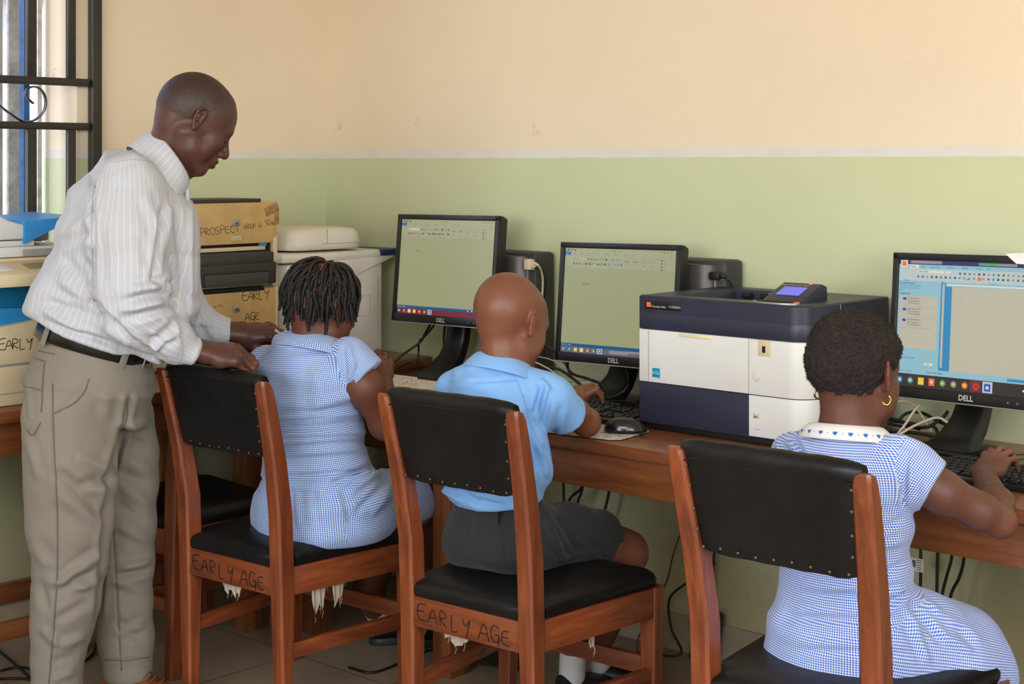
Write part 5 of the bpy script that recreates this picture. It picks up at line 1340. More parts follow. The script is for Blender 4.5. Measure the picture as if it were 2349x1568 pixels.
def hand(S, wrist, f, n, side, s, curls, spread=(.12, .03, -.05, -.14), thumb=None, wr=.027, nails=None, k=1.0):
    """side +1 right hand, -1 left. curls: four (mcp, pip, dip) bends"""
    f = nrm(f); n = nrm(np.asarray(n)-f*(np.asarray(n) @ f)); x = -np.cross(f, n)*side
    W = lambda a, b, c: np.asarray(wrist)+s*(x*a+f*b+n*c)
    KX = (.029, .009, -.011, -.029); KY = (.090, .095, .091, .082); KZ = (.000, .003, .002, -.003)
    for i in range(4):
        S.cone(W(KX[i]*.45, .010, 0), W(KX[i], KY[i]-.006, KZ[i]-.002), .0155*s, .0120*s, .012*s)
        S.ell(W(KX[i], KY[i]-.002, KZ[i]+.003), (.0108*s,)*3, None, .007*s)
    S.ell(W(.024, .042, -.010), (.018*s,)*3, None, .02*s); S.ell(W(-.024, .045, -.010), (.015*s,)*3, None, .02*s)
    S.ell(W(0, .055, -.006), (.024*s, .024*s, .016*s), None, .02*s)
    for i in range(4):
        c = curls[i]; sp = spread[i]; d0 = nrm(f+x*sp); P = W(KX[i], KY[i], KZ[i]); a = 0; r = (.0096, .0088, .0080, .0070); q = .86 if i == 3 else 1.0; pts = [P]
        for j in range(3):
            a += c[j]; d = d0*math.cos(a)-n*math.sin(a); P = P+d*FL[i][j]*s; pts.append(P)
        for j in range(3):
            S.cone(pts[j], pts[j+1], r[j]*s*q, r[j+1]*s*q, (.005 if j else .009)*s)
            if j: S.ell(pts[j], (r[j]*1.06*s*q,)*3, None, .004*s)
        if nails is not None:
            up = nrm(n*math.cos(a)+d0*math.sin(a)); nails.append((pts[3]+up*.004*s-d*.003*s, .0062*s))
    t = thumb or [(.020, .020, -.006), (.044, .050, -.014), (.052, .080, -.018), (.050, .102, -.020)]
    T = [W(*q) for q in t]; S.chain(T, [.016*s, .0130*s, .0112*s, .0088*s], .010*s)
    S.ell(T[1], (.0135*s,)*3, None, .006*s); S.ell(T[2], (.0118*s,)*3, None, .004*s)
    if nails is not None: nails.append((T[3]+n*.004*s*.5+x*.005*s, .0075*s))
    return W
def box_of(pts, m=.08):
    P = np.array([np.asarray(p, float) for p in pts]); return P.min(0)-m, P.max(0)+m
# ================================================================ the standing man
p = WD
M_SKM = skin_mat('man_skin', .44)
SK_MAN = RGB(88, 54, 45)
def build_man():
    base = c2w([(215-CX)/FPX*4.02, 4.02, 0]); t = thing('person', 'standing person in a pinstriped shirt and khaki trousers leaning over two chair backs', 'person', base)
    yaw = math.radians(24)
    FM = nrm(RGT*math.cos(yaw)+FWD*math.sin(yaw)); LT = np.cross(UP, FM)        # LT: his left, away from us
    # ---------------- head
    pit = math.radians(33); up_h = UP*math.cos(pit)+FM*math.sin(pit); f_h = FM*math.cos(pit)-UP*math.sin(pit)
    h = Frame(p(450, 276, 4.0), f_h, up_h, 1.04)
    S = Sdf(); head(S, h)
    nk0 = h.p(0, -.036, -.045); nk1 = p(366, 392, 4.01)
    S.cone(nk0, nk1, .052, .052, .03); S.cone(h.p(0, .0, -.07), p(388, 405, 4.02), .048, .052, .03)
    # sinew from behind the ear to the collar
    S.cone(h.p(.055, -.02, -.05), p(405, 400, 3.97), .014, .013, .02)
    Vh, Fh = S.mesh(*box_of([h.p(0, 0, .06), h.p(0, .0, -.06), nk1, h.p(0, .09, 0)], .115), .0022)
    # ---------------- hands
    nails = []
    cw = p(462, 806, 3.90)
    S = Sdf(); f = nrm(RGT*.93+FWD*.30-UP*.13); n = nrm(UP*.9-FWD*.35+RGT*.1)
    hand(S, cw, f, n, 1, 1.06, [(.55, .9, .5), (.6, 1.0, .6), (.65, 1.05, .6), (.7, 1.1, .6)], thumb=[(.020, .018, -.010), (.036, .045, -.030), (.036, .075, -.040), (.030, .098, -.046)], nails=nails)
    S.ecap(p(415, 790, 3.88), cw+f*.008, (.027, .036), (.024, .034), n, .02)
    Vr, Fr = S.mesh(*box_of([cw, cw+f*.2, p(415, 790, 3.88)], .08), .0021)
    cw2 = p(545, 762, 4.36)
    S = Sdf(); f2 = nrm(RGT*.97+FWD*.1+UP*.02); n2 = nrm(UP*.88-FWD*.42+RGT*.12)
    hand(S, cw2, f2, n2, -1, 1.08, [(.45, .55, .4), (.5, .75, .5), (.55, .95, .6), (.6, 1.05, .6)], spread=(.1, .02, -.04, -.12), thumb=[(.020, .018, -.012), (.036, .050, -.030), (.020, .078, -.036), (.004, .098, -.034)], nails=nails)
    S.ecap(p(500, 758, 4.34), cw2+f2*.008, (.027, .036), (.024, .034), n2, .02)
    Vl, Fl = S.mesh(*box_of([cw2, cw2+f2*.2, p(500, 758, 4.34)], .08), .0022)
    # ---------------- inner body (arms, trunk, legs)
    HR, HL = p(205, 880, 3.93), p(232, 880, 4.12)
    S = Sdf(); S.ecap(p(222, 850, 4.02), p(300, 480, 4.02), (.13, .10), (.16, .11), LT, .05); S.ecap(p(300, 480, 4.02), p(345, 400, 4.02), (.15, .10), (.07, .07), LT, .05)
    S.chain([p(296, 450, 3.90), p(300, 680, 3.82), p(322, 726, 3.82), p(395, 784, 3.87), cw], [.05, .04, .038, .034, .028], .03); S.chain([p(315, 440, 4.18), p(392, 650, 4.30), p(425, 722, 4.32), p(462, 748, 4.335), p(500, 756, 4.345), cw2], [.05, .04, .034, .030, .028, .028], .03)
    S.chain([HR, p(158, 1250, 3.92), p(128, 1640, 3.92)], [.085, .06, .04], .04); S.chain([HL, p(288, 1250, 4.14), p(291, 1560, 4.12)], [.085, .06, .038], .04)
    S.chain([p(291, 1560, 4.12), p(292, 1592, 4.12), p(350, 1600, 4.14)], [.038, .036, .03], .02)
    Vb, Fb = S.mesh(*box_of([p(222, 850, 4.02), p(345, 400, 4.0), cw, cw2, p(100, 1660, 3.9), p(360, 1610, 4.15), HL], .16), .008)
    spots = [(h.p(0, .02, .085), h.r(.12, .14, .10), RGB(70, 48, 42), .5), (h.p(0, .099, -.067), h.r(.026, .02, .017), RGB(84, 44, 40), .5), (h.p(.08, -.01, 0), h.r(.02, .02, .03), RGB(98, 58, 46), .6)]
    for c, r in nails: spots.append((c, (r,)*3, RGB(150, 104, 88), .35))
    for c in (cw+f*.13-n*.04, cw2+f2*.12-n2*.03): spots.append((c, (.05,)*3, RGB(124, 66, 48), .8))
    for q in (-1, 1): spots.append((h.p(q*.031, .086, -.008), h.r(.013, .009, .003), RGB(18, 12, 12), .4)); spots.append((h.p(q*.030, .088, .019), h.r(.020, .012, .0045), RGB(30, 20, 18), .5))
    mk_mesh('body', [(Vh, Fh), (Vr, Fr), (Vl, Fl), (Vb, Fb)], M_SKM, t, base, colorer(SK_MAN, spots))
    for q in (-1, 1):
        MB().tube([h.p(q*.016, .0885, -.0075), h.p(q*.026, .0890, -.0105), h.p(q*.036, .0860, -.0110), h.p(q*.045, .0785, -.0085)], [.0008, .0015, .0015, .0007], 6, smooth=4).build('eyelashes', M_INK, t, 180, origin=base)
        MB().tube([h.p(q*.014, .0890, .0155), h.p(q*.028, .0890, .0215), h.p(q*.044, .0790, .0190)], [.0018, .0028, .0010], 6, smooth=4, flat=.8).build('eyebrow', M_INK, t, 180, origin=base)
    # closely cropped hair: a thin cap over the scalp
    S = Sdf(); k = .0012
    S.ell(h.p(0, -.018, .030), h.r(.074+k, .093+k, .083+k), h.R, .01); S.ell(h.p(0, .030, .020), h.r(.063+k, .062+k, .070+k), h.R, .03); S.ell(h.p(0, -.045, .005), h.r(.060+k, .058+k, .060+k), h.R, .03)
    S.half(h.p(0, .055, .052), nrm(h.y*.75-h.z*.55), .02); S.half(h.p(0, .0, .012), nrm(h.y*.25-h.z*1), .03) if False else None
    S.ell(h.p(0, .075, -.01), h.r(.2, .075, .062), h.R, .02, -1); S.half(h.p(0, -.05, -.048), -h.z+h.y*.1, .01)
    Vc, Fc = S.mesh(*box_of([h.p(0, 0, .06), h.p(0, -.05, -.05), h.p(0, .06, .03)], .09), .003)
    Nc = vnormals(Vc, Fc); Vc = Vc+Nc*(.0006*vnoise(Vc, 300, 5))[:, None]
    m, nt, b = new_mat('cropped_hair'); at = N(nt, 'ShaderNodeAttribute', attribute_name='Col'); f_ = noise(nt, 420, 4, .7)
    hc = ramp(nt, f_, [(.35, RGB(34, 23, 21)), (.7, RGB(76, 52, 47))])
    sp = N(nt, 'ShaderNodeSeparateXYZ'); nt.links.new(at.outputs['Color'], sp.inputs[0])
    k_ = mth(nt, 'MULTIPLY', sp.outputs[0], mth(nt, 'MULTIPLY_ADD', f_, 1.2, .5), clamp=True)
    nt.links.new(mixc(nt, k_, SK_MAN, hc), b.inputs['Base Color']); b.inputs['Roughness'].default_value = .5; bump(nt, b, f_, .5, .001)
    def edge(P):
        q = (P-h.o) @ h.R/h.s
        d1 = np.linalg.norm((q-V(0, .075, -.01))/V(.2, .075, .062), axis=1)-1
        d2 = (q[:, 2]+.044-.1*(q[:, 1]+.05))/.045; d3 = (.006-((q[:, 1]-.055)*.75-(q[:, 2]-.052)*.55))/.05
        e_ = np.clip(np.minimum(np.minimum(d1*2.6, d2), d3), 0, 1); return np.stack([e_]*3, 1)
    mk_mesh('hair', [(Vc, Fc)], m, t, base, edge)
    # ---------------- shirt
    M_SH = cloth_mat('pinstripe_shirt', RGB(190, 191, 199), [(.028, .0, .0017, RGB(222, 208, 192)), (.028, .5, .0013, RGB(214, 210, 204))])
    secs = [((212, 838), .146, .165), ((228, 800), .158, .172), ((255, 720), .182, .180), ((270, 640), .178, .190), ((288, 550), .166, .200), ((302, 470), .150, .205), ((316, 412), .112, .185), ((344, 382), .062, .080)]
    S = Sdf()
    for i in range(len(secs)-1):
        (c0, a0, b0), (c1, a1, b1) = secs[i], secs[i+1]; S.ecap(p(*c0, 4.02), p(*c1, 4.02), (b0, a0), (b1, a1), LT, .05)
    S.ecap(p(110, 705, 4.02), p(200, 770, 4.02), (.13, .045), (.14, .05), LT, .07)       # blousing over the belt at the back
    S.ecap(p(395, 520, 4.02), p(405, 700, 4.02), (.12, .035), (.12, .04), LT, .08)       # loose front
    S.ecap(p(385, 700, 4.02), p(345, 800, 4.02), (.13, .035), (.13, .03), LT, .05)
    S.half(p(218, 762, 4.02), -nrm(p(252, 700, 4.02)-p(217, 800, 4.02)), .006)
    sh = [p(296, 425, 3.86), p(294, 540, 3.83), p(300, 660, 3.80), p(318, 722, 3.80)]
    A_ = Sdf(); A_.chain(sh, [.082, .090, .084, .072], .035)
    fo = [p(318, 722, 3.80), p(352, 752, 3.83), p(395, 782, 3.86), p(412, 794, 3.87)]
    A_.chain(fo, [.070, .060, .052, .042], .02)
    A_.ecap(p(408, 792, 3.87), p(446, 806, 3.885), (.034, .043), (.033, .042), n, .008, cap=.012)

    A_.half(p(459, 812, 3.89), nrm(p(455, 811, 3.89)-p(408, 792, 3.87)), .003); S.add(A_, .035); A_ = Sdf()
    A_.chain([p(320, 430, 4.18), p(392, 640, 4.30), p(420, 715, 4.32), p(455, 745, 4.33)], [.078, .075, .065, .055], .03)
    A_.chain([p(455, 745, 4.33), p(492, 752, 4.34)], [.055, .044], .02)
    A_.ecap(p(492, 752, 4.34), p(524, 758, 4.35), (.036, .045), (.035, .044), n2, .008, cap=.012); A_.half(p(531, 759, 4.35), f2, .003); S.add(A_, .03)
    Vs, Fs = S.mesh(*box_of([p(90, 700, 4.0), p(346, 340, 4.0), p(530, 760, 4.36), p(300, 850, 3.8), LT*.2+p(300, 500, 4.02), -LT*.26+p(300, 500, 4.02)], .10), .0045)
    Vs = rumple(Vs, Fs, .0045, 11, 4, (1, 1, .6)); Vs = rumple(Vs, Fs, .0016, 30, 14, (1, 1, .5))
    FO = [(212, 400, 216, 690, 6, -.012), (216, 690, 290, 770, 7, -.012), (290, 770, 380, 826, 6, -.010), (376, 470, 352, 640, 7, -.010),
          (350, 640, 385, 655, 9, -.012), (300, 665, 380, 650, 10, .010), (290, 690, 375, 672, 9, -.008), (270, 712, 370, 690, 10, .009), (300, 730, 395, 705, 8, -.007), (370, 640, 400, 690, 8, .008),
          (340, 790, 400, 740, 8, -.006), (350, 800, 405, 765, 6, .005), (330, 770, 400, 790, 7, -.005), (395, 700, 410, 775, 7, .006),
          (205, 530, 140, 560, 12, -.009), (200, 490, 130, 600, 12, .007), (150, 600, 195, 640, 12, -.008), (135, 640, 205, 690, 12, .008), (110, 690, 200, 720, 9, -.010), (100, 712, 190, 760, 9, .010), (120, 745, 250, 790, 8, -.008),
          (150, 765, 300, 815, 7, .006), (210, 770, 330, 830, 6, -.006), (235, 745, 300, 790, 9, .006), (225, 720, 275, 745, 9, -.008),
          (385, 480, 405, 640, 12, .006), (400, 500, 425, 700, 9, -.006), (378, 620, 420, 700, 12, .006), (410, 640, 400, 760, 9, -.006), (440, 450, 437, 720, 5, .004),
          (240, 380, 330, 350, 9, .004), (260, 430, 300, 420, 12, -.004), (330, 440, 372, 560, 10, .004), (255, 520, 262, 640, 14, .004), (325, 540, 340, 610, 12, -.004), (455, 735, 470, 775, 6, -.007), (475, 735, 490, 775, 6, .005), (440, 740, 480, 745, 6, .005)]
    Vs = fold(Vs, Fs, FO)
    uvb = [(p(225, 838, 4.02), p(340, 380, 4.02), -FM, .165, 0), (sh[0]+UP*.05, sh[2], -LT, .084, -.012), (fo[0], p(450, 807, 3.88), n, .05, -.012), (p(320, 430, 4.18), p(420, 715, 4.32), LT, .07, 0), (p(430, 725, 4.32), p(530, 760, 4.35), n2, .045, -.01)]
    mk_mesh('shirt', [(Vs, Fs)], M_SH, t, base, uvb=uvb)
    from mathutils.bvhtree import BVHTree
    bs = BVHTree.FromPolygons([tuple(q) for q in Vs], [tuple(int(i) for i in q) for q in Fs]); M_SS = cloth_mat('shirt_seam', RGB(172, 173, 182))
    for line in ([(232, 392), (214, 440), (210, 520), (213, 620), (216, 690)], [(262, 372), (300, 366), (345, 371), (372, 390)], [(404, 838), (418, 815), (416, 785), (410, 762)]):
        P = []
        for a, b, _ in catmull(np.array([(a, b, 0) for a, b in line], float), 6):
            d = _ray(a, b); d = d/np.linalg.norm(d); hit = bs.ray_cast(Vector(CAM), Vector(d))
            if hit[0] is not None: P.append(np.array(hit[0])-d*.0006)
        if len(P) > 2: MB().tube(P, .0012, 5, smooth=1).build('shirt_seam', M_SS, t, 180, origin=base)
    # collar: a folded band standing round the neck
    def ring(cx_, cy_, half, lat, dx, dy, m=40, D=4.02):
        c = p(cx_, cy_, D); L = math.hypot(dx, dy); e = (RGT*dx-UP*dy)/L; e = nrm(e+FWD*.30*e[2]*0); g = math.cos(yaw)
        return [c+(e)*half*math.cos(q)+(LT*math.cos(0))*lat*math.sin(q) for q in np.linspace(0, 2*PI, m, endpoint=False)]
    mb = MB()
    r0 = ring(362, 388, .094, .108, 97, 112, D=3.995); r1 = ring(373, 377, .094, .104, 90, 113, D=3.995); r2 = ring(388, 361, .087, .088, 82, 116, D=3.995); r3 = ring(391, 357, .082, .083, 82, 116, D=3.995); r4 = ring(374, 380, .074, .078, 90, 113, D=3.995)
    rm = ring(350, 402, .100, .120, 97, 112, D=3.995); mb.loft([rm, r0, r1, r2, r3, r4], cap=False)
    vs = np.concatenate(mb.v); us = []
    for fc in mb.f: us.append([((k % 40)*.0125 if not (fc[0] % 40 == 39 and k % 40 == 0) else 40*.0125, (k//40)*.02) for k in fc])
    mb2 = MB().add(vs, mb.f, 0, uvs=us); 
    mb2.build('collar', M_SH, t, 180, origin=base)
    tip = MB(); A = p(436, 418, 3.93); Bp = p(402, 420, 3.90); C_ = p(412, 442, 3.90)
    MB().tube([p(430, 432, 3.96), p(434, 520, 3.97), p(437, 600, 3.96), p(441, 690, 3.96)], .006, 6, smooth=5, flat=.5).build('placket', cloth_mat('placket_cloth', RGB(196, 202, 216)), t, 180, origin=base)
    MB().cyl(p(405, 812, 3.822), .005, .002, axis=1, seg=12).build('cuff_button', M_GRYW, t, 35, origin=base)
    # ---------------- trousers
    M_TR = cloth_mat('khaki_twill', RGB(136, 127, 113), None, .8, .35, 900, .06)
    ax = nrm(p(252, 700, 4.02)-p(217, 800, 4.02)); e = nrm(np.cross(LT, ax)); 
    S = Sdf()
    S.ecap(p(216, 790, 4.02), p(206, 870, 4.02), (.163, .142), (.170, .150), LT, .03, cap=.02)
    S.ecap(p(206, 870, 4.02), p(205, 960, 4.02), (.172, .158), (.165, .158), LT, .06)
    NL = [((150, 960), .112), ((158, 1040), .114), ((160, 1110), .110), ((158, 1200), .101), ((160, 1290), .087), ((153, 1380), .080), ((143, 1440), .072), ((132, 1510), .060), ((129, 1580), .056), ((128, 1648), .055)]
    S.chain([p(*c, 3.91) for c, r in NL], [r for c, r in NL], .03)
    LL = [((270, 960), .095), ((290, 1040), .078), ((297, 1110), .070), ((294, 1200), .071), ((287, 1290), .073), ((286, 1380), .069), ((288, 1460), .068), ((291, 1533), .065)]
    S.chain([p(*c, 4.13) for c, r in LL], [r for c, r in LL], .03)
    S.half(p(214, 768, 4.02)+ax*.012, ax, .004); S.half(p(291, 1541, 4.13), -UP+RGT*.0, .003) if False else None
    cutL = p(291, 1541, 4.13)
    S.ell(cutL-UP*.12, (.12, .12, .12), None, .003, -1)
    S.half(p(128, 1656, 3.91), -UP, .003)
    Vt_, Ft = S.mesh(*box_of([p(70, 900, 3.9), p(340, 900, 4.15), p(214, 770, 4.02), p(128, 1660, 3.9), p(330, 1540, 4.14)], .10), .0048)
    Vt_ = rumple(Vt_, Ft, .0050, 8, 9, (1, 1, .6))
    FT = [(300, 905, 285, 985, 7, -.008), (285, 985, 250, 1100, 9, -.016), (250, 1100, 235, 1300, 8, -.012), (235, 1300, 225, 1420, 8, -.010),
          (240, 1070, 175, 1050, 12, .008), (250, 1095, 180, 1110, 12, -.008), (245, 1130, 150, 1060, 14, .007), (240, 1180, 130, 1080, 12, -.006), (235, 1210, 130, 1130, 14, .006),
          (230, 1270, 140, 1330, 10, .010), (225, 1310, 140, 1350, 9, -.010), (205, 1345, 110, 1330, 10, .008), (200, 1380, 130, 1420, 10, -.006), (95, 1440, 135, 1480, 10, .007), (195, 1460, 140, 1480, 9, .006), (110, 1400, 90, 1330, 10, -.006), (75, 1250, 110, 1300, 12, .006), (180, 1500, 120, 1520, 10, -.005), (170, 1540, 120, 1560, 9, .005),
          (345, 1080, 270, 1040, 12, .007), (340, 1110, 265, 1080, 10, -.007), (345, 1160, 268, 1110, 11, .007), (335, 1200, 262, 1150, 10, -.007), (340, 1240, 262, 1200, 11, .007), (345, 1285, 280, 1300, 9, .010), (340, 1310, 270, 1320, 8, -.010), (335, 1360, 260, 1330, 10, .006), (265, 1420, 330, 1470, 10, -.005), (270, 1455, 330, 1430, 9, .006),
          (262, 1240, 275, 1500, 3.5, -.0025), (118, 900, 128, 1300, 4, -.003), (128, 1300, 115, 1560, 4, -.003), (205, 870, 128, 950, 3, -.003), (62, 860, 70, 960, 5, .004), (60, 1000, 90, 1100, 9, .005),
          (336, 1000, 268, 985, 10, -.006), (340, 960, 300, 985, 10, .006), (240, 1514, 345, 1508, 2.5, -.003), (250, 900, 240, 960, 12, .004)]
    Vt_ = fold(Vt_, Ft, FT)
    tr = mk_mesh('trousers', [(Vt_, Ft)], M_TR, t, base)
    # seams and pockets of the trousers, lying on the cloth
    seam = cloth_mat('khaki_seam', RGB(108, 100, 88), None, .85, .4, 900)
    from mathutils.bvhtree import BVHTree
    bv = BVHTree.FromPolygons([tuple(q) for q in Vt_], [tuple(int(i) for i in q) for q in Ft])
    def onto(px, py, lift=.0015):
        d = _ray(px, py); d = d/np.linalg.norm(d); hit = bv.ray_cast(Vector(CAM), Vector(d))
        if hit[0] is None: return None
        return np.array(hit[0])+np.array(hit[1])*lift*(1 if Vector(hit[1]).dot(Vector(d)) < 0 else -1)
    for line in ([(121, 880), (124, 1000), (130, 1120), (133, 1230), (131, 1330), (126, 1420), (118, 1500), (112, 1566)], [(205, 868), (192, 900), (168, 925), (125, 948)], [(103, 828), (99, 870), (97, 920), (95, 945)], [(66, 816), (100, 828)], [(62, 985), (76, 998), (94, 968)], [(66, 800), (126, 812)], [(56, 885), (98, 896)], [(290, 905), (292, 950), (283, 985)], [(262, 1200), (266, 1300), (272, 1400), (277, 1500), (279, 1537)], [(241, 1512), (290, 1515), (343, 1506)]):
        dens = catmull(np.array([(a, b, 0) for a, b in line], float), 5) if len(line) > 2 else np.array([(line[0][0]+(line[1][0]-line[0][0])*k/5, line[0][1]+(line[1][1]-line[0][1])*k/5, 0) for k in range(6)])
        P = [onto(a, b) for a, b, _ in dens]; P = [q for q in P if q is not None]
        if len(P) > 2: MB().tube(P, .0016, 5, smooth=1).build('seam', seam, tr, 180, origin=base)
    # ---------------- belt
    M_BELT = plastic('black_belt_leather', RGB(20, 18, 20), .3, coat=.2, bmp=.3)
    mb = MB(); rings = []
    c = p(218, 786, 4.02)
    for hh, ro in ((-.025, 0), (-.023, .004), (.0, .005), (.023, .004), (.025, 0)):
        rings.append([c+ax*(hh+.0)+e*(.150+ro)*math.cos(q)+LT*(.170+ro)*math.sin(q) for q in np.linspace(0, 2*PI, 72, endpoint=False)])
    mb.loft(rings, cap=False); bl = mb.build('belt', M_BELT, t, 180, origin=base)
    def on_belt(q, ro=.006): return c+e*(.150+ro)*math.cos(q)+LT*(.170+ro)*math.sin(q)
    mbk = MB(); q = 5.62; g = on_belt(q, .008); tg_ = nrm(on_belt(q+.05)-on_belt(q-.05)); no = np.cross(tg_, ax)
    for s_, (w_, h_) in (((-.02, 0), (.004, .044)), ((.02, 0), (.004, .044)), ((0, .02), (.042, .004)), ((0, -.02), (.042, .004))):
        x = MB().box((0, 0, 0), (w_, .004, h_), .001); mbk.add(np.concatenate(x.v), x.f, 0, np.stack([tg_, no, ax], 1), g+tg_*s_[0]+ax*s_[1])
    mbk.build('buckle', M_SILV, bl, 35, origin=base)
    def loop(q):
        g = on_belt(q, .008); tg_ = nrm(on_belt(q+.05)-on_belt(q-.05)); no = np.cross(tg_, ax)
        x = MB().box((0, 0, -.004), (.020, .004, .066), .0015); MB().add(np.concatenate(x.v), x.f, 0, np.stack([tg_, no, ax], 1), g).build('belt_loop', M_TR, tr, 35, origin=base)
    for q in (3.62, 5.05, 2.2, .6): loop(q)
    # ---------------- shoes
    M_SHOE = plastic('tan_leather_shoe', RGB(150, 84, 44), .35, var=.2, coat=.25, scale=20)
    for (cx_, cy_, D) in ((296, 1500, 4.13), (132, 1500, 3.91)):
        g = p(cx_, cy_, D); g = V(g[0], g[1], 0); d = nrm(V(*(FM*.80-FWD*.55)[:2], 0)); sd = np.cross(UP, d)
        rings = []
        for a, w_, h_ in ((-.075, .012, .055), (-.07, .028, .075), (-.03, .034, .085), (.02, .036, .078), (.06, .040, .062), (.11, .046, .050), (.15, .044, .040), (.18, .030, .028), (.192, .010, .015)):
            rings.append([g+d*a+sd*w_*math.cos(q)+UP*(.002+h_*.5+h_*.5*math.sin(q)) for q in np.linspace(0, 2*PI, 20, endpoint=False)])
        s_ = MB().loft(rings).build('shoe', M_SHOE, t, 60, origin=base)
        sole = []
        for hh in (.0, .014): sole.append([g+d*(.055+.135*math.cos(q))+sd*.047*math.sin(q)*(1+.1*math.cos(q))+UP*hh for q in np.linspace(0, 2*PI, 28, endpoint=False)])
        MB().loft(sole).build('sole', M_CHAR, s_, 40, origin=base)
        for k in range(3): 
            a = .055+.022*k; z = .083-.008*k; MB().tube([g+d*a+sd*-.022+UP*(z-.010), g+d*(a+.006)+UP*z, g+d*a+sd*.022+UP*(z-.010)], .0028, 5, smooth=4).build('lace', plastic('shoe_lace', RGB(110, 60, 34), .6), s_, 180, origin=base)
    return t
build_man()
# a short pale stub held in his far hand
sp_ = p(640, 764, 4.33)
tag(MB().tube([sp_+RGT*-.012+UP*.010, sp_+RGT*.012-UP*.008], .0035, 8, smooth=1).build('chalk_stick', M_CREAM, None, 180), 'small pale stick between the fingers of the standing person\'s far hand', 'chalk')
# ================================================================ the seated children
YV = V(0, 1, 0); XV = V(1, 0, 0)      # toward the wall, to their right
GB = RGB(30, 104, 186); GW = RGB(216, 222, 236)
M_SKG = skin_mat('girl_skin', .5); M_SKB = skin_mat('boy_skin', .42); 
def sock_shoe(t, ank, dirv, base, mat, name='shoe', L=.20):
    d = nrm(V(dirv[0], dirv[1], 0)); sd = np.cross(UP, d); g = V(ank[0], ank[1], 0); rings = []
    for a, w_, h_ in ((-.045, .010, .05), (-.04, .026, .062), (0, .032, .066), (.04, .034, .055), (.09, .040, .042), (.13, .036, .034), (.15, .022, .026), (.157, .008, .014)):
        a *= L/.2; rings.append([g+d*a+sd*w_*math.cos(q)+UP*(.012+h_*.5+h_*.5*math.sin(q)) for q in np.linspace(0, 2*PI, 18, endpoint=False)])
    o = MB().loft(rings).build(name, mat, t, 60, origin=base); sole = []
    for hh, k in ((.0, .96), (.004, 1), (.020, 1), (.022, .97)): sole.append([g+d*(.055+.105*k*math.cos(q))*(L/.2)+sd*.041*k*math.sin(q)+UP*hh for q in np.linspace(0, 2*PI, 28, endpoint=False)])
    MB().loft(sole).build('sole', M_OFFW if name == 'sneaker' else M_CHAR, o, 40, origin=base); return o
M_SOCK = cloth_mat('white_sock', RGB(206, 200, 190)); M_BSH = plastic('black_shoe', RGB(22, 20, 22), .45, bmp=.2)
def tube_part(name, pts, rad, mat, t, base, lat=None):
    S = Sdf(); S.chain(pts, rad, .01); lo, hi = box_of(pts, max(rad)+.02); Vt, F = S.mesh(lo, hi, .004); return mk_mesh(name, [(Vt, F)], mat, t, base)

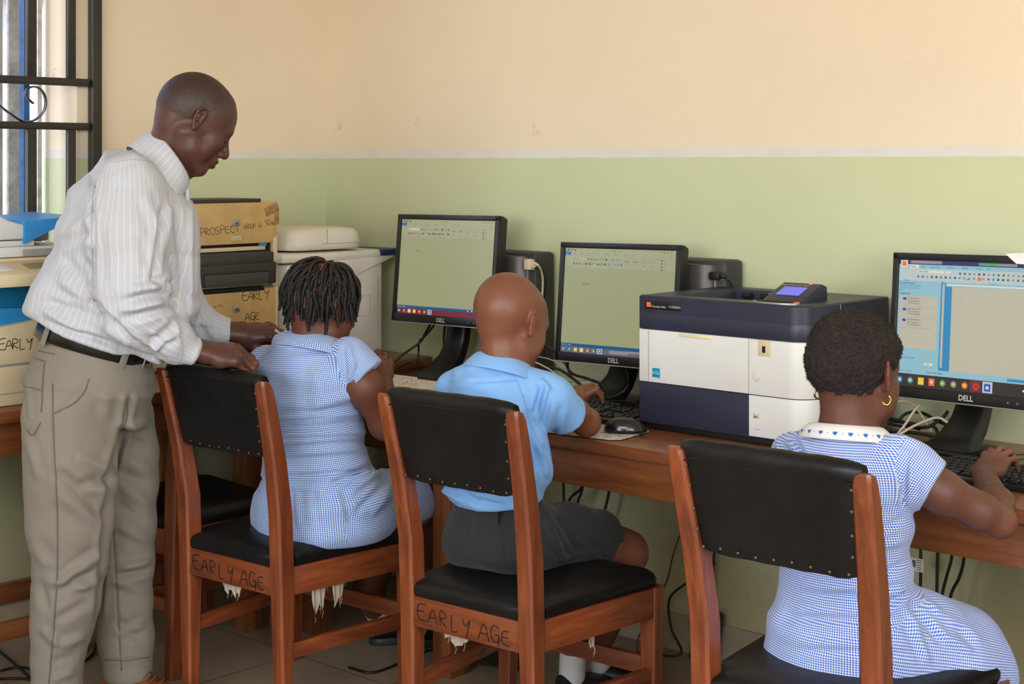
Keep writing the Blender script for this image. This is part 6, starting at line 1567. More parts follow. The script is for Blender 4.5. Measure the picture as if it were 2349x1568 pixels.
def build_girl_twists():
    D0 = 4.13; base = c2w([(735-CX)/FPX*D0, D0, 0]); t = thing('person', 'seated person with short black twists in a blue gingham dress', 'person', base)
    sk = RGB(106, 62, 45)
    h = Frame(p(740, 697, 4.16), nrm(YV*.96+XV*.10-UP*.28), UP, .985); h = Frame(h.o, h.y, nrm(UP+YV*.2), .985)
    S = Sdf(); head(S, h, 1); S.cone(h.p(0, -.035, -.05), p(722, 800, 4.14), .048, .056, .03)
    S.ecap(p(722, 806, 4.14), p(712, 870, 4.15), (.08, .035), (.10, .04), XV, .03)
    Vh, Fh = S.mesh(*box_of([h.o, p(715, 840, 4.14)], .15), .003)
    el = p(884, 968, 4.10); wr = p(878, 884, 4.22); nails = []
    S = Sdf(); S.chain([p(792, 850, 4.08), p(822, 872, 4.06), p(838, 890, 4.06), el, wr], [.034, .044, .047, .041, .030], .02)
    S.ell(el+V(0, 0, -.004), (.040,)*3, None, .02)
    W = hand(S, wr, nrm(UP*.75-XV*.35+YV*.3), nrm(XV*.75+UP*.1-YV*.5), 1, .80, [(.5, .7, .4)]*2+[(.6, .9, .5)]*2, nails=nails)
    Va, Fa = S.mesh(*box_of([p(790, 838, 4.06), el, wr, wr+UP*.12], .10), .003)
    S = Sdf(); S.ecap(p(735, 1180, 4.15), p(705, 860, 4.15), (.12, .09), (.12, .06), XV, .05)
    lk = p(915, 1150, 4.50); rk = p(958, 1150, 4.42)
    S.chain([p(620, 850, 4.24), p(660, 960, 4.34), p(760, 900, 4.5)], [.045, .04, .028], .02)
    S.chain([p(790, 848, 4.08), p(832, 888, 4.06)], [.035, .040], .02)
    S.chain([p(690, 1180, 4.2), lk, p(846, 1360, 4.56), p(868, 1408, 4.62)], [.08, .058, .042, .036], .03)
    S.chain([p(790, 1190, 4.12), rk, p(965, 1330, 4.50), p(955, 1430, 4.60)], [.08, .060, .042, .034], .03)
    Vb, Fb = S.mesh(*box_of([p(735, 1180, 4.15), p(705, 860, 4.15), lk, rk, p(862, 1410, 4.65), p(760, 900, 4.5), p(950, 1450, 4.62), p(620, 850, 4.24)], .13), .006)
    spots = [(h.p(.082, -.01, -.01), h.r(.02, .02, .03), RGB(150, 84, 58), .5)]+[(c, (r*.8,)*3, RGB(140, 90, 70), .6) for c, r in nails]
    mk_mesh('body', [(Vh, Fh), (Va, Fa), (Vb, Fb)], M_SKG, t, base, colorer(sk, spots))
    # ---- dress
    MG = gingham('gingham_a', GB, GW, .0047)
    S = Sdf(); secs = [((738, 1195), .198, .165), ((736, 1140), .200, .160), ((724, 1075), .158, .125), ((712, 990), .156, .122), ((704, 910), .160, .120), ((702, 850), .158, .105), ((708, 808), .118, .078), ((722, 775), .070, .058)]
    for i in range(len(secs)-1):
        (c0, a0, b0), (c1, a1, b1) = secs[i], secs[i+1]; S.ecap(p(*c0, 4.15), p(*c1, 4.15), (a0, b0), (a1, b1), XV, .035)
    S.half(p(722, 768, 4.15), UP, .01) if False else None
    S.ell(p(736, 1205, 4.15), (.175, .15, .07), None, .05)
    A_ = Sdf(); A_.chain([p(680, 1185, 4.20), p(850, 1150, 4.44)], [.100, .085], .05); A_.chain([p(790, 1185, 4.12), p(905, 1155, 4.33), p(938, 1150, 4.38)], [.105, .088, .082], .05)
    A_.half(p(944, 1150, 4.39), nrm(p(948, 1150, 4.40)-p(850, 1170, 4.25)), .004); S.add(A_, .05); S.half(p(735, 1226, 4.15), -UP, .01)
    A_ = Sdf(); A_.chain([p(800, 824, 4.07), p(848, 872, 4.06)], [.060, .060], .03); A_.half(p(838, 862, 4.06), nrm(p(850, 880, 4.06)-p(806, 832, 4.07)), .004); S.add(A_, .025)
    A_ = Sdf(); A_.chain([p(612, 838, 4.24), p(622, 880, 4.27)], [.056, .056], .03); S.add(A_, .025)
    S.ell(h.p(0, -.03, -.08), (.066, .066, .05), None, .004, -1)
    Vt, F = S.mesh(*box_of([p(738, 1195, 4.15), p(700, 800, 4.15), p(948, 1150, 4.4), p(620, 850, 4.26), p(840, 860, 4.0)], .20), .0045)
    Vt = rumple(Vt, F, .0035, 12, 21, (1, 1, .8))
    Vt = fold(Vt, F, [(600, 985, 840, 968, 6, -.008), (605, 1000, 845, 990, 5, .007), (620, 960, 850, 945, 6, .007), (600, 1030, 848, 1010, 6, -.006), (610, 1045, 850, 1030, 6, .005), (598, 1098, 850, 1078, 5, -.009), (600, 1110, 760, 1125, 7, .005), (850, 1068, 760, 1110, 7, -.010), (880, 1075, 800, 1130, 8, .009), (890, 1100, 820, 1170, 8, -.008), (895, 1130, 850, 1180, 8, .007), (640, 1120, 645, 1200, 6, -.004), (680, 1125, 685, 1210, 6, .004), (720, 1125, 730, 1210, 7, -.004), (770, 1120, 790, 1200, 8, .005), (830, 820, 800, 900, 6, -.006), (800, 790, 815, 860, 6, .005), (785, 800, 795, 880, 5, -.007), (640, 810, 780, 800, 8, -.003), (840, 920, 700, 960, 10, -.005), (835, 900, 720, 930, 10, .005), (700, 830, 705, 950, 14, -.004)])
    uvb = [(p(735, 1210, 4.15), p(705, 800, 4.15), -YV, .15, 0), (p(796, 815, 4.07), p(846, 872, 4.06), UP, .06, -.015), (p(800, 1185, 4.13), p(935, 1150, 4.38), UP+XV*.5, .10, .01)]
    dr = mk_mesh('dress', [(Vt, F)], MG, t, base, uvb=uvb)
    # collar, sleeve band, hem lining
    def cring(c, a, b, up, k=36): 
        x_ = nrm(XV-up*(XV @ up)); y_ = np.cross(up, x_); return [c+x_*a*math.cos(q)+y_*b*math.sin(q) for q in np.linspace(0, 2*PI, k, endpoint=False)]
    cu = nrm(UP+YV*.30); cc = p(726, 776, 4.155)
    R_ = [cring(cc-cu*.038, .128, .100, cu), cring(cc-cu*.022, .120, .094, cu), cring(cc-cu*.008, .104, .082, cu), cring(cc+cu*.006, .080, .068, cu), cring(cc+cu*.012, .068, .060, cu), cring(cc+cu*.004, .060, .054, cu)]
    mb = MB().loft(R_, cap=False); vs = np.concatenate(mb.v); us = [[((k % 36)*.0145 if not (36*(k//36)+35 in fc and k % 36 == 0) else 36*.0145, (k//36)*.016) for k in fc] for fc in mb.f]
    MB().add(vs, mb.f, 0, uvs=us).build('collar', MG, dr, 180, origin=base)
    tube_part('hem_lining', [p(936, 1150, 4.375), p(944, 1150, 4.39)], [.076, .074], cloth_mat('grey_lining', RGB(120, 122, 128)), dr, base)
    tube_part('sock', [p(862, 1392, 4.605), p(880, 1425, 4.63)], [.040, .038], M_SOCK, t, base); sock_shoe(t, p(882, 1425, 4.63), YV*.8+XV*.3, base, M_BSH)
    tube_part('sock', [p(957, 1410, 4.58), p(955, 1440, 4.60)], [.039, .036], M_SOCK, t, base); sock_shoe(t, p(955, 1440, 4.60), YV*.9+XV*.2, base, M_BSH)
    # ---- two-strand twists
    M_HR = plastic('black_twist_hair', RGB(22, 17, 16), .5, var=.3, scale=60)
    rr = random.Random(5); mb = MB(); C = h.p(0, -.014, .022); rx, ry, rz_ = .080*h.s, .092*h.s, .088*h.s
    rows = [(0.10, 6), (.28, 10), (.48, 15), (.68, 19), (.90, 22), (1.12, 24), (1.34, 25), (1.56, 24), (1.78, 20), (1.98, 16), (2.14, 11)]
    for th0, n_ in rows:
        for i in range(n_):
            ph = 2*PI*(i+.5*rr.random()+.3*(th0*7 % 1))/n_
            if th0 > 1.2 and math.sin(ph) > .45: continue         # keep the face clear
            if th0 > 1.55 and math.sin(ph) > -.12: continue
            L = rr.uniform(.085, .13) if th0 < 1.2 else rr.uniform(.07, .105) if th0 < 1.7 else rr.uniform(.04, .07)
            P = []; th = th0; phi = ph; m_ = 26; fall = None; tw = rr.uniform(-.25, .25); off0 = .004; out = rr.uniform(.003, .019)
            for k in range(m_):
                s_ = k/(m_-1); r_off = off0+out*math.sin(min(1, s_*1.6)*PI/2)
                if (fall is None and th < 1.68) or not P:
                    loc = V(math.sin(th)*math.cos(phi)*(rx+r_off), math.sin(th)*math.sin(phi)*(ry+r_off), math.cos(th)*(rz_+r_off)); q = C+h.R @ loc
                    th += L/m_/.09; phi += tw/m_; 
                else:
                    if fall is None: fall = V(rr.uniform(-.15, .25)*math.cos(phi), rr.uniform(-.15, .2)*math.sin(phi), -1)
                    q = P[-1]+nrm(h.x*fall[0]+h.y*fall[1]+UP*fall[2])*L/m_
                P.append(q)
            P = np.array(P); tn = np.gradient(P, axis=0); tn /= np.linalg.norm(tn, axis=1)[:, None]+1e-9
            nr = P-C; nr -= tn*(nr*tn).sum(1)[:, None]; nr /= np.linalg.norm(nr, axis=1)[:, None]+1e-9; bi = np.cross(tn, nr)
            Pf = catmull(P, 3); tt = np.linspace(0, 1, len(Pf)); ip = lambda A: np.stack([np.interp(tt, np.linspace(0, 1, len(P)), A[:, c]) for c in range(3)], 1)
            nf, bf = ip(nr), ip(bi); ln = np.r_[0, np.cumsum(np.linalg.norm(np.diff(Pf, axis=0), axis=1))]
            a_j, b_j = rr.uniform(0, 6), rr.uniform(0, 6)
            for a0 in (0, PI):
                ang = ln/.0088*2*PI+a0; o_ = (nf*np.cos(ang)[:, None]+bf*np.sin(ang)[:, None])*.0028*(1-.30*tt[:, None])+(nf*(np.sin(ln*70+a_j)*.0022)[:, None]+bf*(np.sin(ln*55+b_j)*.0028)[:, None])
                mb.tube(Pf+o_, np.array([.0039*(1-.38*x) for x in np.linspace(0, 1, 8)]), 5, smooth=1)
    mb.build('hair', M_HR, t, 180, origin=base)
build_girl_twists()

def build_boy():
    D0 = 3.72; base = c2w([(1150-CX)/FPX*D0, D0, 0]); t = thing('person', 'seated person with a shaved head in a light blue shirt and dark shorts', 'person', base)
    sk = RGB(128, 78, 57)
    h = Frame(p(1176, 738, 3.76), nrm(YV*.95+XV*.08-UP*.36), nrm(UP+YV*.34), .955)
    S = Sdf(); head(S, h, 1); S.ell(h.p(0, -.040, .038), h.r(.070, .075, .074), h.R, .03)
    S.cone(h.p(0, -.038, -.045), p(1155, 850, 3.72), .042, .050, .03); S.cone(h.p(0, -.01, -.07), p(1165, 850, 3.76), .042, .05, .03)
    S.ecap(p(1158, 858, 3.72), p(1140, 900, 3.72), (.065, .035), (.08, .04), XV, .03)
    Vh, Fh = S.mesh(*box_of([h.o, p(1150, 880, 3.73)], .15), .0026)
    sh = p(1248, 892, 3.68); el = p(1345, 968, 3.86); wr = p(1298, 917, 4.03); nails = []
    S = Sdf(); S.chain([p(1232, 905, 3.73), p(1295, 938, 3.77), el], [.030, .036, .034], .02); S.chain([el, p(1326, 946, 3.95), wr], [.030, .030, .025], .02); S.ell(el, (.033,)*3, None, .012)
    fd = nrm(YV*.80+XV*.05+UP*.22); nn = nrm(UP*.95-YV*.3)
    hand(S, wr, fd, nn, 1, .80, [(.25, .75, .4), (.2, .8, .5), (.25, .8, .5), (.3, .8, .4)], spread=(.25, .05, -.12, -.3), thumb=[(.018, .018, -.006), (.038, .045, -.012), (.046, .072, -.014), (.046, .09, -.016)], nails=nails)
    # index pointing out toward the enter key
    W0_ = p(1332, 910, 4.05); S.chain([W0_, p(1350, 900, 4.05), p(1368, 893, 4.05)], [.0105, .0088, .0072], .006); nails.append((p(1371, 889, 4.043), .006))
    Va, Fa = S.mesh(*box_of([sh, el, wr, wr+fd*.14], .08), .0026)
    rk = p(1434, 1266, 3.98)
    S = Sdf(); S.ecap(p(1150, 1215, 3.75), p(1130, 920, 3.72), (.11, .08), (.095, .055), XV, .05); S.chain([p(1030, 900, 3.83), p(1060, 985, 3.98), p(1150, 940, 4.12)], [.035, .033, .025], .02)
    S.chain([p(1200, 1238, 3.73), p(1365, 1250, 3.92), rk], [.060, .052, .048], .03); S.chain([p(1110, 1235, 3.80), p(1340, 1250, 4.10)], [.060, .050], .03)
    S.chain([rk+V(0, 0, -.01), p(1405, 1400, 4.10), p(1374, 1485, 4.21)], [.054, .040, .031], .02); S.chain([p(1340, 1250, 4.10), p(1320, 1400, 4.12), p(1312, 1530, 4.14)], [.053, .040, .031], .02)
    S.cone(p(1385, 1243, 3.94), p(1440, 1262, 3.985), .056, .046, .03)
    Vb, Fb = S.mesh(*box_of([p(1150, 1230, 3.75), p(1130, 920, 3.72), rk, p(1374, 1500, 4.22), p(1310, 1540, 4.15), p(1340, 1250, 4.1), p(1020, 900, 3.83)], .12), .005)
    spots = [(h.p(0, -.02, .06), h.r(.12, .14, .10), RGB(122, 76, 56), .8)]+[(h.p(q*.084, -.01, 0), h.r(.02, .02, .035), RGB(150, 86, 60), .6) for q in (-1, 1)]+[(c, (r*.8,)*3, RGB(170, 112, 88), .6) for c, r in nails]
    spots += [(el+V(.0, -.02, 0), (.05,)*3, RGB(168, 96, 64), .9)]
    mk_mesh('body', [(Vh, Fh), (Va, Fa), (Vb, Fb)], M_SKB, t, base, colorer(sk, spots))
    M_BS = cloth_mat('light_blue_shirt', RGB(132, 178, 230), None, .8, .25, 900, .04)
    S = Sdf(); secs = [((1132, 1140), .130, .104), ((1136, 1075), .130, .104), ((1128, 1000), .118, .094), ((1126, 930), .116, .090), ((1130, 890), .112, .078), ((1140, 866), .084, .060), ((1150, 852), .050, .044)]
    for i in range(len(secs)-1):
        (c0, a0, b0), (c1, a1, b1) = secs[i], secs[i+1]; S.ecap(p(*c0, 3.73), p(*c1, 3.73), (a0, b0), (a1, b1), XV, .04)
    S.ecap(p(1212, 1010, 3.70), p(1228, 1085, 3.72), (.05, .03), (.045, .022), XV, .04); S.half(p(1130, 1150, 3.73), -UP+RGT*.12, .004)
    A_ = Sdf(); A_.chain([p(1215, 888, 3.71), p(1258, 915, 3.71), p(1310, 958, 3.76)], [.048, .053, .052], .035); A_.half(p(1300, 952, 3.755), nrm(p(1318, 968, 3.78)-p(1255, 920, 3.69)), .003); S.add(A_, .03)
    A_ = Sdf(); A_.chain([p(1042, 895, 3.81), p(1044, 935, 3.86)], [.048, .05], .03); S.add(A_, .03)
    Vt, F = S.mesh(*box_of([p(1128, 1150, 3.73), p(1150, 840, 3.73), p(1310, 960, 3.76), p(1030, 900, 3.85)], .19), .004)
    Vt = rumple(Vt, F, .0040, 12, 33, (1, 1, .6))
    Vt = fold(Vt, F, [(1205, 905, 1235, 1010, 5, -.006), (1235, 1010, 1250, 1040, 5, -.005), (1240, 870, 1265, 900, 6, .006), (1255, 880, 1240, 960, 6, .006), (1245, 885, 1225, 950, 6, -.007), (1270, 920, 1250, 990, 7, .005), (1290, 930, 1270, 1000, 6, -.005), (1195, 930, 1200, 1080, 8, .006), (1215, 1000, 1245, 1100, 7, -.008), (1235, 1020, 1255, 1090, 6, .007), (1010, 1120, 1060, 1150, 6, .008), (1050, 1120, 1100, 1155, 6, -.007), (1090, 1130, 1160, 1150, 6, .006), (1020, 880, 1190, 868, 4, -.003), (1190, 870, 1210, 930, 4, -.003), (1040, 850, 1100, 830, 8, .004)])
    st = mk_mesh('shirt', [(Vt, F)], M_BS, t, base)
    cu = nrm(UP+YV*.38+XV*.0); cc = p(1152, 830, 3.745)
    def cring(c, a, b, up, k=36): 
        x_ = nrm(XV-up*(XV @ up)); y_ = np.cross(up, x_); return [c+x_*a*math.cos(q)+y_*b*math.sin(q) for q in np.linspace(0, 2*PI, k, endpoint=False)]
    MB().loft([cring(cc-cu*.034, .104, .086, cu), cring(cc-cu*.016, .092, .080, cu), cring(cc+cu*.006, .072, .067, cu), cring(cc+cu*.011, .064, .060, cu), cring(cc-cu*.006, .057, .054, cu)], cap=False).build('collar', M_BS, st, 180, origin=base)
    # shorts
    M_SHO = cloth_mat('dark_school_shorts', RGB(50, 50, 52), None, .85, .35, 1000, .1)
    S = Sdf(); S.ecap(p(1150, 1238, 3.75), p(1140, 1150, 3.74), (.150, .120), (.118, .095), XV, .03, cap=.05)
    S.chain([p(1195, 1238, 3.72), p(1300, 1240, 3.86), p(1372, 1240, 3.95)], [.090, .084, .080], .05); S.chain([p(1105, 1240, 3.80), p(1290, 1245, 4.08)], [.09, .08], .05)
    S.half(p(1382, 1242, 3.955), nrm(p(1380, 1242, 3.95)-p(1280, 1240, 3.83)), .003)
    Vt, F = S.mesh(*box_of([p(1150, 1230, 3.75), p(1140, 1140, 3.74), p(1380, 1242, 3.95), p(1300, 1245, 4.1)], .16), .0045)
    Vt = rumple(Vt, F, .003, 12, 41); Vt = fold(Vt, F, [(1250, 1190, 1300, 1290, 7, .006), (1270, 1170, 1330, 1270, 8, -.006), (1300, 1200, 1390, 1275, 7, -.005), (1260, 1280, 1390, 1262, 6, .006), (1110, 1180, 1120, 1260, 5, -.004), (1085, 1180, 1080, 1250, 5, .004), (1060, 1200, 1090, 1280, 7, -.004), (1150, 1175, 1165, 1290, 6, -.004)])
    for k in range(10): Vt = fold(Vt, F, [(1062+k*11, 1165, 1063+k*11, 1188, 2.4, -.0025)])
    sh_ = mk_mesh('shorts', [(Vt, F)], M_SHO, t, base)
    for x_ in (1140,): MB().box((0, 0, 0), (.012, .004, .05), .001, 0, rotz(-.7)).build('belt_loop', M_SHO, sh_, 35).location = (p(x_, 1178, 3.625)-base).tolist()
    tube_part('sock', [p(1378, 1475, 4.20), p(1372, 1520, 4.22)], [.037, .037], M_SOCK, t, base); sock_shoe(t, p(1385, 1530, 4.22), YV*.6+XV*.7, base, M_BSH, 'sneaker', .2)
    tube_part('sock', [p(1314, 1505, 4.135), p(1312, 1550, 4.14)], [.036, .036], M_SOCK, t, base); sock_shoe(t, p(1314, 1550, 4.14), YV*.9+XV*.2, base, M_BSH, 'sneaker', .2)
build_boy()

def build_girl_right():
    D0 = 3.05; base = c2w([(1940-CX)/FPX*D0, D0, 0]); t = thing('person', 'seated person with short cropped hair and gold earrings in a blue gingham dress', 'person', base)
    sk = RGB(100, 61, 47)
    h = Frame(p(1964, 850, 3.10), nrm(YV*.97+XV*.10-UP*.16), nrm(UP+YV*.15), .985)
    S = Sdf(); head(S, h, 1); S.cone(h.p(0, -.040, -.045), p(1942, 990, 3.07), .044, .050, .03); S.cone(h.p(0, -.015, -.07), p(1950, 990, 3.09), .042, .048, .03)
    S.ecap(p(1942, 1000, 3.07), p(1935, 1050, 3.07), (.06, .03), (.08, .035), XV, .03)
    Vh, Fh = S.mesh(*box_of([h.o, p(1940, 1000, 3.08)], .15), .0024)
    sh = p(2070, 1070, 3.00); el = p(2296, 1196, 3.00); wr = p(2256, 1090, 3.25); nails = []
    S = Sdf(); S.chain([sh, p(2100, 1090, 2.99), p(2160, 1128, 2.98), p(2250, 1172, 2.99), el], [.034, .038, .040, .034, .027], .02); S.chain([el, p(2288, 1155, 3.08), wr], [.027, .031, .0240], .02); S.ell(el+V(0, 0, -.002), (.0275,)*3, None, .01)
    fd = nrm(YV*.78+XV*-.02+UP*.34); nn = nrm(UP*.90-YV*.42)
    hand(S, wr, fd, nn, 1, .82, [(.30, .8, .5), (.22, .8, .5), (.25, .85, .5), (.35, .9, .4)], spread=(.14, .04, -.10, -.22), thumb=[(.020, .016, -.008), (.040, .036, -.016), (.044, .060, -.024), (.038, .078, -.030)], nails=nails)
    Va, Fa = S.mesh(*box_of([sh, el, wr, wr+fd*.14], .075), .0022)
    S = Sdf(); S.ecap(p(1930, 1470, 3.07), p(1930, 1080, 3.06), (.11, .08), (.10, .055), XV, .05); S.chain([p(1815, 1060, 3.16), p(1840, 1180, 3.28), p(1980, 1090, 3.42)], [.042, .035, .025], .02)
    S.chain([p(1990, 1500, 3.05), p(2246, 1506, 3.16), p(2262, 1760, 3.20)], [.070, .054, .040], .03); S.chain([p(1890, 1500, 3.14), p(2120, 1500, 3.44), p(2110, 1740, 3.4)], [.078, .052, .038], .03)
    Vb, Fb = S.mesh(*box_of([p(1930, 1480, 3.07), p(1930, 1060, 3.06), p(2262, 1510, 3.32), p(2262, 1760, 3.28), p(2120, 1500, 3.44), p(1800, 1050, 3.16), p(1980, 1090, 3.42)], .13), .006)
    spots = [(h.p(q*.084, -.01, 0), h.r(.02, .02, .035), RGB(138, 74, 50), .6) for q in (-1, 1)]+[(c, (r*.8,)*3, RGB(140, 92, 74), .6) for c, r in nails]+[(el, (.05,)*3, RGB(128, 74, 54), .9), (fd*.09+wr, (.05,)*3, RGB(136, 84, 66), .9)]
    mk_mesh('body', [(Vh, Fh), (Va, Fa), (Vb, Fb)], M_SKG, t, base, colorer(sk, spots))
    # hair: dense short coils
    S = Sdf(); k = .0105
    S.ell(h.p(0, -.018, .032), h.r(.078+k*.7, .093+k, .083+k), h.R, .01); S.ell(h.p(0, .030, .022), h.r(.065+k*.7, .062+k, .072+k), h.R, .03); S.ell(h.p(0, -.047, .002), h.r(.062+k*.4, .060+k*.6, .062), h.R, .03)
    S.ell(h.p(0, .098, -.03), h.r(.2, .085, .085), h.R, .02, -1); S.half(h.p(0, -.05, -.066), nrm(-h.z-h.y*.1), .016)
    for q in (-1, 1): S.ell(h.p(q*.088, .004, -.012), h.r(.022, .022, .034), h.R, .01, -1); S.ell(h.p(q*.07, .02, -.05), h.r(.035, .035, .035), h.R, .01, -1)
    Vc, Fc = S.mesh(*box_of([h.p(0, 0, .06), h.p(0, -.05, -.05), h.p(0, .06, .03)], .11), .0026)
    Nc = vnormals(Vc, Fc); Vc = Vc+Nc*(.0030*vnoise(Vc, 110, 8)+.0018*vnoise(Vc, 260, 9))[:, None]
    m, nt, b = new_mat('coiled_hair'); f_ = noise(nt, 260, 5, .7); nt.links.new(ramp(nt, f_, [(.35, RGB(16, 11, 10)), (.75, RGB(58, 40, 34))]), b.inputs['Base Color']); b.inputs['Roughness'].default_value = .8; bump(nt, b, f_, 1.0, .003)
    hr = mk_mesh('hair', [(Vc, Fc)], m, t, base)
    # fuzz of fine curls over it
    idx = RNG.choice(len(Vc), 9000); r0 = Vc[idx]; n0 = Nc[idx]; tg_ = RNG.normal(size=(9000, 3)); tg_ -= n0*(tg_*n0).sum(1)[:, None]; tg_ /= np.linalg.norm(tg_, axis=1)[:, None]
    w_ = np.cross(n0, tg_)*.0004; a = r0-n0*.001; bb = r0+n0*.0022+tg_*.0014; c = r0+n0*.0038-tg_*.0004
    vs = np.stack([a-w_, a+w_, bb+w_, bb-w_, c], 1).reshape(-1, 3); fs = []
    for i in range(9000): j = i*5; fs += [(j, j+1, j+2, j+3), (j+3, j+2, j+4)]
    MB().add(vs, fs).build('hair_fuzz', m, hr, 180, origin=base)
    # earrings
    M_GOLD = plastic('gold', RGB(224, 190, 96), .25, metal=1.0)
    for q, (ex_, ey_, D) in ((1, (2033, 917, 3.045)), (-1, (1878, 904, 3.12))):
        c = p(ex_, ey_, D); MB().tube([c+(RGT*.0085*math.sin(a_)+UP*.0095*math.cos(a_)) for a_ in np.linspace(.5, 2*PI-.5, 14)], .0021, 8, smooth=3).build('earring', M_GOLD, t, 180, origin=base)
    MG = gingham('gingham_b', RGB(28, 92, 190), RGB(226, 230, 240), .0045)
    S = Sdf(); secs = [((1938, 1500), .160, .135), ((1932, 1440), .152, .125), ((1940, 1360), .130, .105), ((1942, 1300), .126, .100), ((1938, 1200), .134, .100), ((1932, 1100), .142, .096), ((1935, 1052), .130, .078), ((1938, 1028), .088, .060), ((1940, 1018), .056, .048)]
    for i in range(len(secs)-1):
        (c0, a0, b0), (c1, a1, b1) = secs[i], secs[i+1]; S.ecap(p(*c0, 3.07), p(*c1, 3.07), (a0, b0), (a1, b1), XV, .035)
    S.ell(p(1935, 1515, 3.07), (.15, .13, .06), None, .04); S.half(p(1935, 1552, 3.07), -UP, .01)
    A_ = Sdf(); A_.chain([p(1990, 1480, 3.03), p(2105, 1462, 3.08), p(2200, 1488, 3.13), p(2256, 1512, 3.16)], [.095, .086, .080, .068], .05); A_.chain([p(1890, 1500, 3.12), p(2080, 1490, 3.40)], [.09, .075], .05)
    A_.chain([p(2080, 1525, 3.04), p(2180, 1530, 3.07), p(2262, 1545, 3.12)], [.064, .062, .056], .05)
    A_.half(p(2282, 1500, 3.16), nrm(RGT*.9+FWD*.3+UP*.25), .004); S.add(A_, .05)
    A_ = Sdf(); A_.chain([p(2050, 1054, 3.01), p(2085, 1080, 3.00), p(2160, 1126, 2.98)], [.050, .053, .052], .03); A_.half(p(2139, 1114, 2.98), nrm(p(2150, 1122, 2.98)-p(2085, 1082, 3.0)), .003); S.add(A_, .025)
    A_ = Sdf(); A_.chain([p(1820, 1042, 3.15), p(1812, 1080, 3.18)], [.046, .048], .03); S.add(A_, .025)
    Vt, F = S.mesh(*box_of([p(1938, 1500, 3.07), p(1940, 990, 3.07), p(2150, 1110, 2.97), p(2265, 1510, 3.3), p(2080, 1490, 3.4), p(1800, 1080, 3.2)], .17), .0038)
    Vt = rumple(Vt, F, .0035, 13, 51, (1, 1, .7))
    Vt = fold(Vt, F, [(1840, 1360, 2060, 1380, 9, -.006), (1820, 1400, 2050, 1410, 9, .006), (1900, 1350, 2070, 1330, 8, .005), (2075, 1290, 1990, 1330, 7, -.006), (2075, 1350, 1980, 1370, 7, .007), (2080, 1360, 2020, 1400, 7, -.008), (1800, 1430, 2060, 1445, 10, .004), (1830, 1490, 2100, 1500, 9, -.005), (2085, 1380, 2160, 1470, 9, -.009), (2110, 1370, 2200, 1440, 8, .008), (2150, 1400, 2240, 1480, 8, -.007), (2140, 1440, 2230, 1500, 8, .006), (2090, 1420, 2130, 1520, 9, .007), (2080, 1070, 2070, 1160, 6, -.007), (2095, 1040, 2080, 1110, 6, .004), (2120, 1060, 2100, 1140, 8, -.004), (2070, 1190, 1990, 1230, 8, -.004), (2072, 1240, 2000, 1260, 8, .005), (1800, 1010, 1840, 1050, 7, .006), (1820, 1000, 1850, 1060, 6, -.006), (1780, 1015, 1800, 1050, 6, .006), (2060, 1000, 2110, 1020, 7, .005)])
    uvb = [(p(1935, 1520, 3.07), p(1935, 1030, 3.07), -YV, .125, 0), (p(2070, 1065, 3.0), p(2146, 1118, 2.98), UP, .053, -.012), (p(2010, 1480, 3.04), p(2250, 1510, 3.15), UP, .085, .012)]
    dr = mk_mesh('dress', [(Vt, F)], MG, t, base, uvb=uvb)
    # white collar, rolled, with a row of blue hearts
    cu = nrm(UP+YV*.16-XV*.05); cc = p(1940, 990, 3.075); x_ = nrm(XV-cu*(XV @ cu)); y_ = np.cross(cu, x_)
    def cr(a, b, z, k=48): return [cc+x_*a*math.cos(q)+y_*b*math.sin(q)+cu*z for q in np.linspace(0, 2*PI, k, endpoint=False)]
    M_COL = cloth_mat('white_collar', RGB(226, 220, 212))
    cl = MB().loft([cr(.094, .083, -.016), cr(.096, .085, -.010), cr(.088, .078, .004), cr(.076, .068, .013), cr(.066, .060, .015), cr(.060, .055, .008), cr(.058, .053, -.004)], cap=False).build('collar', M_COL, dr, 180, origin=base)
    M_HT = plastic('blue_heart', RGB(30, 96, 190), .7); hb = MB()
    for i in range(26):
        q = -PI*1.15+i*PI*1.3/25; c = cc+x_*.0945*math.cos(q)+y_*.0835*math.sin(q)-cu*.0040; out = nrm(x_*math.cos(q)+y_*math.sin(q)); tg_ = np.cross(cu, out); no = nrm(out+cu*.5); up_ = nrm(np.cross(no, tg_)); up_ = up_ if up_ @ UP > 0 else -up_
        k = .0042 if i % 2 == 0 else .0012
        pts = [c+no*.0012+tg_*a*k+up_*b_*k for a, b_ in ((0, -1.1), (1, 0), (1, .7), (.5, 1), (0, .6), (-.5, 1), (-1, .7), (-1, 0))]; hb.add(pts, [tuple(range(8))])
    hb.build('heart_trim', M_HT, cl, 0, origin=base)
build_girl_right()
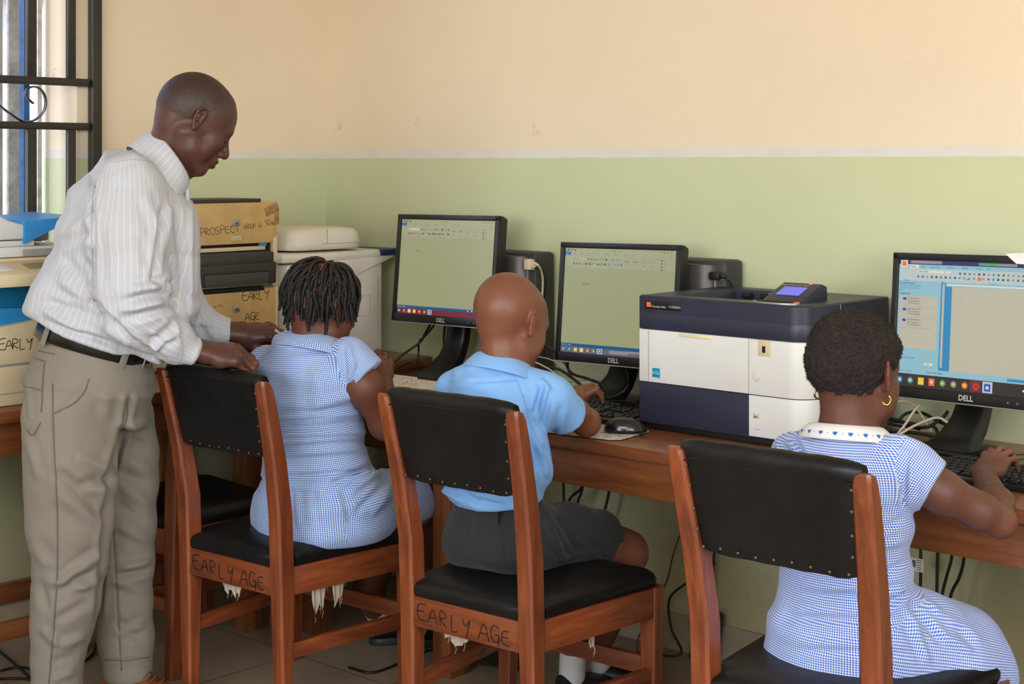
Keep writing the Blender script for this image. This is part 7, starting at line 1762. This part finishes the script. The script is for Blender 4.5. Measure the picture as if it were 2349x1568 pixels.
# ================================================================ camera and light
cam = bpy.data.cameras.new('camera'); co = bpy.data.objects.new('camera', cam); COL.objects.link(co)
cam.sensor_width = 36; cam.lens = FPX/2349*36; cam.shift_y = -(784-HZ)/2349; cam.shift_x = 0
cam.clip_start = .05
M = Matrix(((RGT[0], 0, -FWD[0], CAM[0]), (RGT[1], 0, -FWD[1], CAM[1]), (0, 1, 0, CAM[2]), (0, 0, 0, 1)))
co.matrix_world = M
SC.camera = co
def area(name, loc, target, sx, sy, power, col=(1, 1, 1)):
    l = bpy.data.lights.new(name, 'AREA'); l.shape = 'RECTANGLE'; l.size = sx; l.size_y = sy; l.energy = power; l.color = col
    o = bpy.data.objects.new(name, l); COL.objects.link(o); o.location = loc
    d = Vector(target)-Vector(loc); o.rotation_euler = d.to_track_quat('-Z', 'Y').to_euler(); return o
area('daylight_right_window', (XR-.02, -3.4, 1.85), (1.5, -1.2, .9), 3.0, 1.5, 80, (1, .99, .97))
area('daylight_front_window', (3.3, YF+.04, 1.85), (1.6, -.5, .8), 3.2, 1.5, 66, (1, 1, 1))
area('ceiling_bounce_flash', (4.2, -4.2, ZC-.05), (2.2, -1.0, 1.0), 1.6, 1.6, 66, (1, .98, .95))
w = bpy.data.worlds.new('sky'); SC.world = w; w.use_nodes = True; nt = w.node_tree; bg = nt.nodes['Background']
sky = nt.nodes.new('ShaderNodeTexSky'); sky.sky_type = 'NISHITA'; sky.sun_disc = False; sky.sun_elevation = math.radians(48); sky.sun_rotation = math.radians(200)
nt.links.new(sky.outputs[0], bg.inputs['Color']); bg.inputs['Strength'].default_value = .8
sun = bpy.data.lights.new('sun', 'SUN'); so = bpy.data.objects.new('sun', sun); COL.objects.link(so); sun.energy = 4.0; sun.angle = .01
so.rotation_euler = Vector((-.45, -.5, -.75)).to_track_quat('-Z', 'Y').to_euler(); sun.color = (1, .96, .9)
vs = SC.view_settings; vs.view_transform = 'Standard'; vs.look = 'None'; vs.gamma = 1; vs.exposure = 0.0; vs.use_curve_mapping = False
SC.cycles.max_bounces = 6; SC.cycles.diffuse_bounces = 3; SC.cycles.glossy_bounces = 3; SC.cycles.transmission_bounces = 4

# repeats of one kind share a group
GROUPS = {'dining_chair': 'wooden chairs with black vinyl seats', 'computer_monitor': 'black flat monitors on the desk', 'computer_tower': 'computer towers behind the monitors', 'keyboard': 'keyboards on the desk',
          'hanging_cable': 'black cables hanging below the desk', 'heap_cable': 'cable heap by the rightmost monitor', 'floor_cable': 'cables on and near the floor', 'network_cable': 'cream network cables', 'loop_cable': 'thick loops of cable by the boy',
          'monitor_cable': 'cables of the middle monitor', 'power_cable': 'power cables of the leftmost monitor', 'keyboard_cable': 'thin keyboard cables'}
for o in bpy.data.objects:
    if o.parent is None and 'category' in o:
        g = GROUPS.get(o.name.split('.')[0])
        if g: o['group'] = g
        elif o['label'].startswith(('tan printer', 'lower tan printer')): o['group'] = 'tan printers stacked on the side table'
